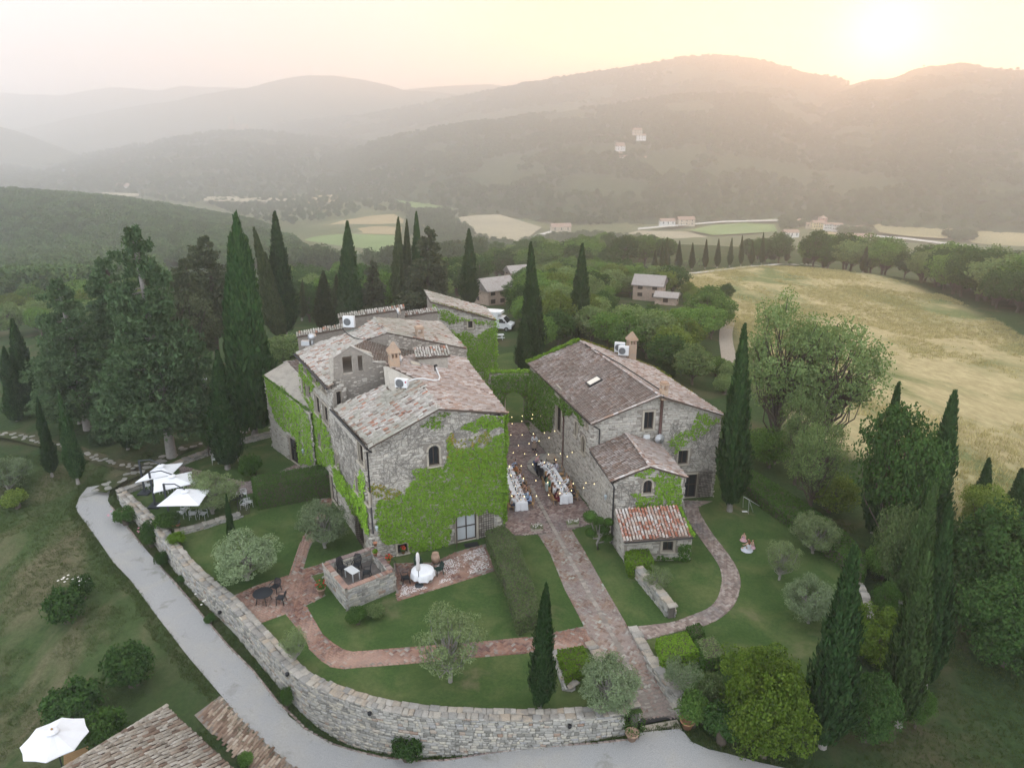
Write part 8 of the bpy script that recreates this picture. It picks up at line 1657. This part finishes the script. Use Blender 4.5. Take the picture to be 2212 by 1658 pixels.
stand=dict(pel=(0,0,.98),chest=(0,.0,1.32),neck=(0,.02,1.48),head=(0,.04,1.63),shl=(-.2,0,1.40),shr=(.2,0,1.40),ell=(-.27,-.02,1.13),elr=(.27,-.02,1.13),wrl=(-.12,.17,1.05),wrr=(.12,.17,1.05),hpl=(-.1,0,.92),hpr=(.1,0,.92),knl=(-.11,.03,.50),knr=(.11,.03,.50),anl=(-.11,-.01,.085),anr=(.11,-.01,.085))
lean=dict(stand,chest=(0,.16,1.26),neck=(0,.25,1.40),head=(0,.33,1.52),shl=(-.2,.18,1.34),shr=(.2,.18,1.34),ell=(-.25,.30,1.08),elr=(.25,.30,1.08),wrl=(-.16,.50,.92),wrr=(.16,.50,.92))
ground=dict(pel=(0,0,.16),chest=(0,.05,.58),neck=(0,.07,.75),head=(0,.10,.90),shl=(-.17,.05,.66),shr=(.17,.05,.66),ell=(-.25,.2,.48),elr=(.25,.2,.48),wrl=(-.18,.42,.36),wrr=(.2,.42,.36),hpl=(-.12,.05,.14),hpr=(.12,.05,.14),knl=(-.30,.38,.16),knr=(.30,.38,.16),anl=(-.06,.45,.09),anr=(.08,.50,.09))
FIG={k: figure(v) for k,v in dict(sit=sit,sit2=sit2,stand=stand,lean=lean,ground=ground).items()}
SK=dict(sit=skirt_mesh([((0,0),.17,.15,.68),((0,.12),.22,.28,.60),((0,.26),.24,.30,.42),((0,.32),.22,.22,.22)]),stand=skirt_mesh([((0,0),.155,.145,1.08),((0,.01),.20,.18,.88),((0,.02),.22,.19,.55),((0,.02),.23,.20,.30)]),lean=skirt_mesh([((0,0),.155,.145,1.08),((0,.01),.20,.18,.88),((0,.02),.22,.19,.55),((0,.02),.23,.20,.22)]),ground=skirt_mesh([((0,.02),.17,.15,.30),((0,.15),.28,.28,.2),((0,.18),.42,.42,.05)]));SK['sit2']=SK['sit']
apron=skirt_mesh([((0,.01),.165,.155,1.20),((0,.01),.175,.165,1.0),((0,.02),.215,.19,.80),((0,.02),.22,.2,.42)])
_cm={}
def cmat(c,rough=.85):
 k=tuple(c)
 if k not in _cm: _cm[k]=mat_simple('cloth_dye',c,rough)
 return _cm[k]
SKIN=[(.42,.25,.17),(.36,.20,.13),(.46,.29,.21),(.20,.105,.07)];HAIR=dict(black=(.012,.01,.009),brown=(.05,.028,.016),dark=(.022,.015,.012),blonde=(.30,.20,.09),auburn=(.14,.055,.025),grey=(.30,.29,.28))
def add_mesh(name,me,col,par):
 o=link(name,me,None,par)
 if not len(me.materials): me.materials.append(None)
 o.material_slots[0].link='OBJECT';o.material_slots[0].material=cmat(col);return o
def person(label,pose,loc,rz,top=None,bottom=None,hair='brown',long=False,skin=0,skirt=None,apr=None,sc=1.0,dress=None,bald=False,group=None):
 t=thing('person',label,'person',loc,rz,group);t.scale=(sc,)*3;F=FIG[pose];add_mesh('body',F['body'],SKIN[skin],t)
 if top is not None: add_mesh('shirt',F['top'],top,t)
 if dress is not None: add_mesh('dress',F['vest'],dress,t);add_mesh('skirt',SK[pose],dress,t)
 if skirt is not None: add_mesh('skirt',SK[pose],skirt,t)
 if bottom is not None: add_mesh('trousers',F['bot'],bottom,t)
 if apr is not None: add_mesh('apron',apron,apr,t)
 if not bald: add_mesh('hair',F['long' if long else 'short'],HAIR[hair],t)
 add_mesh('face',F['face'],(.04,.02,.018),t);return t
WH,BL,LB,DK,NV=(.66,.67,.69),(.30,.40,.58),(.42,.52,.66),(.018,.018,.022),(.03,.04,.075)
def seated(label,q,tbl,side,z=1.33,pose='sit',chair='wooden cross-back chair under a seated guest',**k):
 b,rz,W,L=tbl;h=P(*ZT(*q),z);ax=np.array([-math.sin(rz),math.cos(rz)]);n=np.array([ax[1],-ax[0]]);rel=h[:2] - b[:2];v=np.clip(rel @ ax,-L/2+.25,L/2 - .25);u=side*(W/2+.30)
 if side == 0: v=L/2+.32;u=0
 p=b[:2]+ax*v+n*u;tgt=b[:2]+ax*v if side else b[:2];f=face_to(p,tgt);person(label,pose,(*p,0),f,**k);c=p - np.array([-math.sin(f),math.cos(f)])*.05
 BANQ.put((*c,0),f,'wooden cross-back chair under the '+' '.join(label.split(' at ')[0].split(' beside ')[0].split(',')[0].split(' seen ')[0].split(' on the ')[0].split()[:11]),'wooden banquet chairs');return p
seated('man in a light blue shirt at the far end of the left table',(360,275),TB1,1,top=BL,bottom=NV,hair='black')
seated('woman in an orange-brown top and dark green skirt at the left table',(415,385),TB1,1,top=(.36,.15,.05),skirt=(.01,.06,.045),hair='brown',pose='sit2');seated('woman in a pink dress at the left table',(512,500),TB1,1,dress=(.42,.03,.17),hair='dark');seated('bearded man in a white shirt beside the pink dress',(562,560),TB1,1,top=WH,bottom=DK,hair='brown',pose='sit2');seated('man in a white shirt with a dark waistcoat at the left table',(568,655),TB1,1,top=WH,bottom=DK,hair='black');seated('woman with long black hair and a patterned grey dress',(675,780),TB1,1,dress=(.16,.15,.17),hair='black',long=True,pose='sit2');seated('woman in a black dress at the left table',(735,855),TB1,1,dress=DK,hair='dark',skin=1);seated('man in a pale blue shirt leaning in at the left table',(780,960),TB1,1,top=LB,bottom=DK,hair='brown',pose='sit2');seated('man in a sky blue shirt and navy tie, near end of the left table',(805,1035),TB1,1,top=BL,bottom=NV,hair='dark')
seated('man in a beige shirt at the ivy side of the left table',(240,1005),TB1,-1,top=(.45,.42,.33),bottom=(.2,.17,.12),hair='brown');seated('man in a white shirt and dark trousers at the near ivy corner',(305,1110),TB1,-1,top=WH,bottom=NV,hair='dark',pose='sit2')
def standing(label,q,pose='stand',rz=0,z=0,Z=ZT,**k): return person(label,pose,P(*Z(*q),z),rz,**k)
f2=face_to((0,0),(1,.3));standing('bald man in a dusty pink shirt and blue trousers standing at the right table',(905,555),'lean',f2,top=(.42,.26,.29),bottom=(.05,.075,.15),bald=True);standing('waiter in white shirt and long black apron leaning over the right table',(965,660),'lean',f2,top=WH,bottom=DK,apr=DK,hair='black',skin=3);standing('second waiter in white shirt bending low over the right table',(1035,720),'lean',f2,top=WH,bottom=DK,apr=DK,bald=True,skin=3)
seated('woman with long blonde hair in a black dress at the right table',(1085,550),TB2,-1,dress=DK,hair='blonde',long=True);seated('woman with long brown hair in a green dress at the right table',(1205,585),TB2,-1,dress=(.06,.21,.13),hair='brown',long=True,pose='sit2');seated('woman with auburn hair in dark clothes at the right table',(1215,810),TB2,-1,dress=(.05,.02,.02),hair='auburn',long=True);seated('man in a white shirt seen from behind at the right table',(1285,865),TB2,-1,top=WH,bottom=DK,hair='brown');seated('woman with long black hair in a wine red dress at the right table',(1408,955),TB2,-1,dress=(.10,.008,.02),hair='black',long=True,pose='sit2')
seated('bald man in black at the far end of the right table',(1290,215),TB2,1,top=DK,bottom=DK,bald=True);seated('person in a pale lilac shirt at the right table',(1380,305),TB2,1,top=(.50,.48,.55),bottom=(.4,.38,.42),hair='brown',pose='sit2');seated('man in an open white shirt on the wall side of the right table',(1690,640),TB2,1,top=WH,bottom=DK,hair='dark');seated('woman in a golden dress at the right table',(1770,770),TB2,1,dress=(.42,.28,.07),hair='dark');seated('man in a dark suit at the near end of the right table',(1825,860),TB2,1,top=(.035,.03,.04),bottom=DK,hair='dark',pose='sit2')
for k,q in enumerate([(1505,585),(1575,690),(1640,775)]): b,rz,W,L=TB2;ax=np.array([-math.sin(rz),math.cos(rz)]);n=np.array([ax[1],-ax[0]]);h=P(*ZT(*q),.45);v=(h[:2] - b[:2]) @ ax;p=b[:2]+ax*v+n*(W/2+.35);BANQ.put((*p,0),face_to(p,b[:2]+ax*v),f'empty wooden cross-back chair, {ORD[k]} from the far end, right table','wooden banquet chairs')
b,rz,W,L=TB2;ax=np.array([-math.sin(rz),math.cos(rz)]);n=np.array([ax[1],-ax[0]]);h=P(*ZT(1150,900),.6);v=(h[:2] - b[:2]) @ ax;p=b[:2]+ax*v - n*(W/2+.35);f=face_to(p,b[:2]+ax*v);BANQ.put((*p,0),f,'wooden cross-back chair with a pale jacket over its back','wooden banquet chairs');pj=MB();pj.box((0,-.27,.62),(.46,.07,.62)).box((0,-.2,.9),(.44,.16,.06)).box((-.24,-.24,.62),(.07,.14,.5)).box((.24,-.24,.62),(.07,.14,.5));pj.build('jacket',cmat((.42,.48,.45)),None,loc=(*p,0),rot=(0,0,f),label='pale mint jacket hanging over a banquet chair',cat='jacket')
standing('waiter in white shirt and beige apron standing in the courtyard',(460,1180),'stand',math.pi - .1,Z=Z2,top=WH,bottom=DK,apr=(.33,.26,.21),hair='dark',sc=1.04)
standing('waiter in white shirt walking on the grove lawn',(1185,395),'stand',.6,Z=ZG,top=WH,bottom=(.10,.10,.11),apr=(.14,.135,.13),hair='black')
w1=person('woman with long auburn hair in a white dress sitting on the right lawn','ground',P(*ZR(438,975)),.2,dress=(.48,.49,.53),hair='auburn',long=True,skin=2,sc=1.0);person('small child in pink squatting on the right lawn apart from the woman','ground',P(*ZR(410,898)),2.6,dress=(.46,.28,.33),hair='auburn',skin=2,sc=.62,long=True);person('small child in pink beside the woman on the right lawn','ground',P(*ZR(470,950)),1.4,dress=(.48,.32,.36),hair='auburn',skin=2,sc=.68)
M_BULB=mat_emit('warm_bulb',(1.0,.80,.42),3.5)
bulb_me=MB().lathe([(.008,.06),(.011,.04),(.026,.012),(.033,-.02),(.025,-.045),(.007,-.055)],(0,0,0),8).mesh('bulb',True);bulb_me.materials.append(M_BULB)
def string_light(label,a,b,sag,ts):
 a,b=np.array(a,float),np.array(b,float);f=lambda t: a+(b - a)*t - np.array([0,0,sag*4*t*(1 - t)]);t=thing('string_light',label,'string lights',a,0,'festoon lights over the courtyard');MB().tube([f(q) - a for q in np.linspace(0,1,18)],.012,4,False).build('wire',M_BLACK,t)
 for q in ts: link('bulb',bulb_me,None,t,f(q) - a - [0,0,.08])
hL=lambda y: np.array([np.interp(y,[46.5,61],[-.55,-4.0]),y,4.6]);hR=lambda y: np.array([np.interp(y,[44.5,50,65],[7.1,6.1,1.8]),y,4.2])
def onz(px,z): return P(*px,z)
def string_px(label,row,z=3.2):
 pts=[P(*ZT(*q),z) for q in row];d=nrm(pts[-1] - pts[0]);a,b=pts[0] - d*1.1+[0,0,.45],pts[-1]+d*1.1+[0,0,.45];t=thing('string_light',label,'string lights',a,0,'festoon lights over the courtyard');MB().tube([p - a for p in [a]+[q+[0,0,.08] for q in pts]+[b]],.012,4,False).build('wire',M_BLACK,t)
 for p in pts: link('bulb',bulb_me,None,t,p - a)
def string_z2(label,row,z=3.2):
 inv=[((x*.29559+1200 - 1240)/.10855,(y*.29559+780 - 1120)/.10855) for x,y in row];string_px(label,inv,z)
string_z2('festoon string nearest the archway',[(270,887),(358,878),(446,866),(533,850)]);string_z2('second festoon string from the archway',[(272,942),(354,921),(440,900),(515,872)]);string_z2('festoon string above the waiter',[(262,1037),(357,1037),(452,1028),(545,1020),(632,1005),(722,986),(748,985)]);string_z2('festoon string crossing the round steps',[(234,1133),(325,1126),(415,1110),(500,1088),(584,1060),(668,1026)]);string_z2('festoon string before the far table ends',[(282,1187),(378,1197),(478,1204),(580,1202),(680,1195),(780,1184),(831,1187),(877,1162)]);string_z2('festoon string over the far half of the tables',[(249,1303),(349,1299),(446,1285),(545,1268),(642,1247),(737,1220)]);string_z2('festoon string over the middle of the tables',[(263,1379),(368,1405),(473,1422),(574,1438),(677,1443),(789,1447),(896,1442),(967,1451),(1005,1431)]);string_z2('festoon string over the near half of the tables',[(270,1553),(375,1557),(478,1553),(582,1545),(675,1529),(774,1507),(876,1484)])
def uplight(label,q):
 b=P(*q);t=thing('floor_lantern',label,'lantern',b);MB().box((0,0,.03),(.24,.24,.06)).build('base',M_BLACK,t);MB().box((0,0,.17),(.14,.14,.2)).build('glow',mat_emit('ember_glow',(1.0,.35,.08),3.0),t)
 for sx in (-1,1):
  for sy in (-1,1): MB().box((sx*.1,sy*.1,.18),(.03,.03,.3)).build('post',M_BLACK,t)
 MB().box((0,0,.35),(.26,.26,.05)).build('lid',M_BLACK,t)
uplight('glowing black lantern on the courtyard floor near the middle of the wall',Z2(820,1345));uplight('glowing black lantern at the near end of the courtyard wall',Z2(960,1580))
def trough(label,q):
 b=P(*q);t=thing('flower_trough',label,'flower box',b,.2);MB().box((0,0,.1),(.9,.3,.2)).build('box',M_SURR,t);rng=np.random.default_rng(int(b[0]*10)+50);c=rng.uniform([-.48,-.2,.2],[.48,.2,.5],(260,3));link('leaves',mesh_np('leaves',*leaf_on(c,rand_dir(260,rng)+[0,0,.6],.09,rng,.6)),M_BROADG,t);c=rng.uniform([-.45,-.2,.38],[.45,.2,.58],(46,3));link('blooms',mesh_np('blooms',*leaf_on(c,rand_dir(46,rng)+[0,0,1],.11,rng,.9)),M_WHITEFL,t)
trough('box of white flowers left of the courtyard entrance',Z4(480,695));trough('box of white flowers right of the courtyard entrance',Z4(785,660))
bq=P(*Z2(487,1035));t=thing('flower_column','tall stand of white flowers and greenery by the gateway','flowers',bq);MB().tube([(0,0,0),(0,0,1.5)],.03,6).build('stand',M_METAL,t);rng=np.random.default_rng(9);c=np.column_stack([rng.normal(0,.26,500),rng.normal(0,.22,500),rng.uniform(.2,2.4,500)]);link('leaves',mesh_np('leaves',*leaf_on(c,rand_dir(500,rng)+[0,0,.4],.14,rng,.5)),M_BROADG,t);c=np.column_stack([rng.normal(0,.26,70),rng.normal(0,.22,70),rng.uniform(.4,2.5,70)]);link('blooms',mesh_np('blooms',*leaf_on(c,rand_dir(70,rng)+[0,-.8,.4],.16,rng,.9)),M_WHITEFL,t)
bq=P(*Z2(447,945));pot('wooden barrel planter beside the gateway arch',bq,.38,.8,M_FRAME,jar=False)
for q,l in (((960,1060),'pale metal armchair left of the spreading olive'),((1020,1000),'pale metal armchair behind the left one under the third parasol'),((1130,1080),'pale metal armchair half hidden by the olive trunk'),((1290,1075),'pale metal armchair under the olive branches'),((440,640),'pale metal armchair under the edge of the first parasol'),((600,690),'pale metal armchair under the second parasol, leftmost'),((720,680),'pale metal armchair under the second parasol, second'),((850,650),'pale metal armchair under the second parasol, third'),((1170,620),'pale metal armchair between the second parasol and the olive'),((1465,235),'pale metal armchair left of the bright full cypress'),((1790,185),'pale metal armchair right of the bright full cypress'),((1905,770),'pale metal armchair behind the flower-covered table'),((1985,900),'pale metal armchair right of the flower-covered table'),((1920,930),'pale metal armchair in front of the flower-covered table')):
 c=P(*ZU(*q));ALU.put(c,random.uniform(-3,3),l)
tq=P(*ZU(1790,860));tableP('round dark table covered with flower arrangements beside the hedge',tq,.65,M_CHAIRBLK);rng=np.random.default_rng(12)
c=np.column_stack([rng.normal(0,.28,200),rng.normal(0,.25,200),rng.uniform(.74,1.0,200)]);t=thing('flower_arrangement','heap of white and green flowers on the round dark table','flowers',tq);link('leaves',mesh_np('leaves',*leaf_on(c,rand_dir(200,rng)+[0,0,.5],.11,rng,.6)),M_BROADG,t);c=np.column_stack([rng.normal(0,.26,60),rng.normal(0,.24,60),rng.uniform(.8,1.05,60)]);link('blooms',mesh_np('blooms',*leaf_on(c,rand_dir(60,rng)+[0,0,1],.12,rng,.9)),M_WHITEFL,t)
for q,l in (((700,590),'round white-topped table under the first parasol'),((1060,640),'round white-topped table between the second and third parasols')): tableP(l,P(*ZU(*q)),.55,M_ALU)
def hose_reel():
 b=P(*ZU(860,1185));t=thing('hose_reel','garden hose coiled on a reel by the wall corner','hose reel',b);m=MB()
 for r in (.24,.30,.35): m.tube([(r*math.cos(a),.05*math.sin(a*3),.42+r*math.sin(a)) for a in np.linspace(0,6.283,18)],.028,5,False)
 m.build('hose',mat_simple('grey_hose',(.13,.15,.16),.6),t);MB().box((0,0,.05),(.5,.35,.1)).build('base',M_TERRA,t);MB().tube([(0,.12,.1),(0,.12,.75)],.03,6).build('post',M_METAL,t)
hose_reel()
def iron_gate():
 a,b=P(*ZU(1830,1040)),P(*ZU(1995,1005));t=thing('iron_gate','low dark iron lattice gate in the wall beside the hedge','gate',a);lattice(t,a[:2],b[:2],.02,.95,5,6,'lattice');MB().tube([(0,0,0),(0,0,1.15)],.03,6).build('post',M_METAL,t)
iron_gate()
gtab=P(*ZG(1100,660));t=thing('square_table','white square table with a dark cup on the grove lawn','table',gtab,.3);MB().box((0,0,.73),(.9,.8,.03)).build('tabletop',M_WHITE,t)
for sx in (-1,1):
 for sy in (-1,1): MB().tube([(sx*.38,sy*.33,0),(sx*.38,sy*.33,.72)],.02,5).build('leg',M_ALU,t)
link('cup',MB().lathe([(.03,0),(.04,.1),(.034,.1)],(0,0,0),8).mesh('cup'),M_CHAIRBLK,loc=gtab+[.1,.05,.746],label='dark cup on the white square grove table',cat='cup')
for q,l in (((1010,720),'pale metal armchair in front of the white grove table'),((985,670),'pale metal armchair left of the white grove table'),((1155,610),'pale metal armchair behind the white grove table'),((1150,700),'pale metal armchair right of the white grove table'),((870,850),'pale metal armchair alone under the great cedar'),((290,620),'pale metal armchair deep in the shade of the grove'),((420,600),'pale metal armchair behind the cedar trunk')): c=P(*ZG(*q));ALU.put(c,face_to(c,gtab)+random.uniform(-.4,.4),l)
pb=P(*ZG(1530,320));t=thing('garden_bench','pale wooden bench top glimpsed between the two big cypresses','bench',pb,.2);
for k in range(3): MB().box((0,(k - 1)*.13,.44),(1.3,.11,.03)).build('slat',mat_simple('pale_board',(.50,.40,.32),.7),t)
for sx in (-1,1): MB().box((sx*.5,0,.21),(.07,.36,.42)).build('leg',M_WOOD,t)
def van():
 b=P(1082,712,-.1);t=thing('box_truck','white box truck parked behind the ivy tower','truck',b,-.28);body=MB().box((-1.9,0,1.75),(3.4,2.1,2.3));body.build('cargo_box',M_WHITE,t)
 MB().box((-.05,0,2.75),(.7,1.8,.35)).build('roof_unit',M_WHITE,t);pr=[(-.2,.45),(1.9,.45),(1.95,1.05),(1.25,1.25),(.55,2.05),(-.2,2.1)];m=MB();n=len(pr);m.add([(x,y,z) for y in (-.98,.98) for x,z in pr],[tuple(range(n)),tuple(range(2*n - 1,n - 1,-1))]+[(k,n+k,n+(k+1) % n,(k+1) % n) for k in range(n)]);m.build('cab',M_WHITE,t)
 MB().add([(1.22,-.85,1.30),(1.22,.85,1.30),(.60,.80,2.0),(.60,-.80,2.0)],[(0,1,2,3)]).build('windscreen',M_GLASS,t,loc=(.03,0,.03))
 for s in (-1,1):
  MB().add([(.0,s*.99,1.3),(.98,s*.99,1.3),(.5,s*.99,1.92),(.0,s*.99,1.92)],[(0,1,2,3)]).build('side_window',M_GLASS,t);MB().box((1.93,s*.75,.95),(.08,.3,.22)).build('headlight',M_TIN,t);MB().box((.95,s*1.12,1.5),(.1,.16,.3)).build('mirror',M_BLACK,t)
  for x in (1.15,-2.6): w=MB().lathe([(.36,-.12),(.36,.12),(.2,.13),(.18,.1)],(0,0,0),16).build('wheel',M_BLACK,t);w.rotation_euler=(math.pi/2,0,0);w.location=(x,s*.9,.36);r=MB().lathe([(.19,-.13),(.19,.135)],(0,0,0),12).build('rim',M_TIN,w)
 MB().box((1.96,0,.6),(.1,1.9,.3)).build('bumper',M_BLACK,t);MB().box((-1.8,0,.5),(3.2,1.2,.2)).build('chassis',M_BLACK,t)
 for k in range(4): MB().box((-.75 - k*.13,-1.052,1.25),(.09,.006,.14)).build('lettering',M_BLACK,t)
 for k in range(3): MB().box((-.8 - k*.12,-1.052,1.03),(.08,.006,.08)).build('lettering',M_BLACK,t)
van()
pb=P(*Z2(150,232));t=thing('picnic_table','grey wooden picnic table on the grass near the truck','picnic table',pb,.2)
for k in range(4): MB().box((0,(k - 1.5)*.19,.72),(1.8,.17,.04)).build('plank',M_ALU,t)
for s in (-1,1): MB().box((0,s*.7,.43),(1.8,.26,.04)).build('seat',M_ALU,t)
for s in (-1,1): MB().box((s*.6,0,.36),(.08,1.4,.07)).box((s*.6,-.45,.35),(.08,.08,.7)).box((s*.6,.45,.35),(.08,.08,.7)).build('frame',M_ALU,t)
sA=[P(*ZR(*q),z) for q,z in (((405,690),0),((410,620),1.6),((440,730),0),((445,640),1.6),((515,682),0),((470,718),0))];c=P(440,700,0);c=sA[2]
t=thing('swing_frame','white metal swing frame on the worn right lawn','swing',c);m=MB();L0=lambda p: np.array(p) - c;m.tube([L0(sA[0]),L0(sA[1])],.025,5).tube([L0(sA[2]),L0(sA[3])],.025,5).tube([L0(sA[1]),L0(sA[3])],.025,5).tube([L0(sA[1]),L0(sA[4])],.025,5).tube([L0(sA[3]),L0(sA[5])],.025,5);m.build('frame',M_ALU,t);MB().box(L0((sA[1]+sA[3])/2)+[0,0,-1.15],(.4,.2,.03)).build('seat',M_ALU,t)
def stepping(pxs,gap,name,zf,label_mat,w=(.45,.8)):
 c=smooth_line(np.array([P(*q,0)[:2] for q in pxs]),10);seg=np.linalg.norm(np.diff(c,axis=0),axis=1);s=np.concatenate([[0],np.cumsum(seg)]);t=.2;vs=[];Ms=[];n=0;ix=[]
 while t < s[-1]:
  for k in range(random.choice((1,2,2))):
   x=np.interp(t,s,c[:,0])+random.uniform(-.55,.55);y=np.interp(t,s,c[:,1])+random.uniform(-.35,.35);a=random.uniform(0,6.28);sc=random.uniform(*w);Ms.append(trs(np.array([[x,y,zf+.005]]),np.array([a]),np.array([[sc,sc*random.uniform(.6,.9),.05]]))[0]);ix.append(random.randint(0,4))
  t += gap*random.uniform(.8,1.25)
 var=[]
 for q in range(5):
  r=np.random.default_rng(q+60);a=np.sort(r.uniform(0,6.28,8));a=np.linspace(0,6.28,9)[:-1]+r.uniform(-.25,.25,8);rr=r.uniform(.38,.55,8);v=np.concatenate([np.stack([rr*np.cos(a),rr*np.sin(a),np.zeros(8)],1),np.stack([rr*.94*np.cos(a),rr*.94*np.sin(a),np.ones(8)],1)]);f=[(k,(k+1) % 8,8+(k+1) % 8,8+k) for k in range(8)]+[(8,9,10,11),(8,11,12,15),(12,13,14,15)];var.append((v,np.array(f)))
 o=link(name,cdt_mesh(name,np.concatenate([offset_line(c,.75),offset_line(c,-.75)[::-1]]),None,1.0,z=zf - .012),mat_ground('worn_earth',[((.060,.058,.032),(.12,.105,.065),3.0,0,0,0),((.035,.05,.02),(.06,.075,.03),4.,.5,.4,.6)]),kind='structure');pieces(o,'stepping_stone',var,np.array(Ms),M_SURR_GREY,60,np.array(ix),'stepping_stones')
M_SURR_GREY=mat_pieces('flat_path_stone',[(.22,.215,.19),(.30,.29,.26),(.26,.25,.22)],bump=.4)
stepping([(213,1062),(250,1040),(290,1022),(330,1003),(362,988),(400,966),(440,958),(500,945),(580,905)],.62,'stepping_path',.03,None);stepping([(305,1010),(250,1000),(200,985),(150,968),(90,955),(30,940),(-20,934)],.62,'stepping_path',.03,None,(.4,.65))
# ================================================================ grass standing on the open ground
def tuft(name,n,h,seed):
 rng=np.random.default_rng(seed);p=rng.normal(0,h*.45,(n,3));p[:,2]=0;d=rows_unit(np.column_stack([rng.normal(0,.45,(n,2)),np.ones(n)]));L=h*rng.uniform(.6,1.2,(n,1));w=rows_unit(np.cross(d,rand_dir(n,rng)))*h*.07
 v=np.stack([p - w,p+w,p+d*L+w*.2+rng.normal(0,.12,(n,3))*h*[1,1,0]],1).reshape(-1,3);return mesh_np(name,v,None,np.arange(n*3).reshape(n,3))
M_GRASSG=mat_leaf('meadow_grass',[(0,(.035,.062,.018)),(.5,(.062,.095,.028)),(1,(.13,.135,.06))],.25,clump_scale=.25);M_GRASSD=mat_leaf('dry_tall_grass',[(0,(.17,.19,.075)),(.4,(.34,.31,.155)),(1,(.55,.48,.28))],.3,clump_scale=.06)
def grass(name,label,pts,h,mat,seed):
 p0=pts[0];t=link('grass_tuft',tuft('grass_tuft',9,h,seed),mat,loc=p0,kind='stuff',label=label+', one clump of it',cat='grass');return forest(name,label,pts[1:],1.0,t,mat,seed)
def near_pts(n,test,x0,x1,y0,y1,seed):
 rng=np.random.default_rng(seed);x=rng.uniform(x0,x1,n);y=rng.uniform(y0,y1,n);q=np.stack([x,y],1);k=test(q);q=q[k];return np.column_stack([q,H(q[:,0],q[:,1])])
open_m=lambda q: ~inside(q,GARDEN) & ~inside(q,ROAD) & ~inside(q,np.array(YD)) & (fbm(q[:,0]*.35,q[:,1]*.35,3) > .40)
grass('meadow_grass','short rough grass of the meadow left of the road',near_pts(52000,lambda q: open_m(q) & (q[:,0] < -9),-48,-8,20,60,5),.13,M_GRASSG,3)
grass('verge_grass','ragged grass along the edges of the gravel road',near_pts(120000,lambda q: ~inside(q,ROAD) & ~inside(q,GARDEN) & (edge_dist(q,ROAD) < .5+.5*vnoise(q[:,0],q[:,1])),-42,20,20,56,6)[:9000],.15,M_GRASSG,4)
grass('field_grass','tall golden grass standing in streaks over the hillside field',near_pts(90000,lambda q: inside(q,FIELD) & (fbm(q[:,0]*.09+3,q[:,1]*.045,4)+_rng.normal(0,.05,len(q)) > .50),24,122,40,250,7),.40,M_GRASSD,5)
grass('right_grass','dark rough grass under the cypresses at the lower right',near_pts(26000,lambda q: open_m(q) & (q[:,0] > 9),9,40,22,48,8),.14,M_GRASSG,6)
# ================================================================ haze
def build_haze():
 m,nt,out=nmat('haze_air');v=nt.nodes.new('ShaderNodeVolumePrincipled');nt.links.new(v.outputs[0],out.inputs['Volume'])
 v.inputs['Color'].default_value=(.965,.972,1.0,1);v.inputs['Density'].default_value=HAZE;v.inputs['Anisotropy'].default_value=0.6
 b=MB().box((0,2900,162),(10800,6400,524));o=b.build('haze',m,kind='stuff');return o
HAZE=0.00056
try: build_haze()
except TypeError: pass
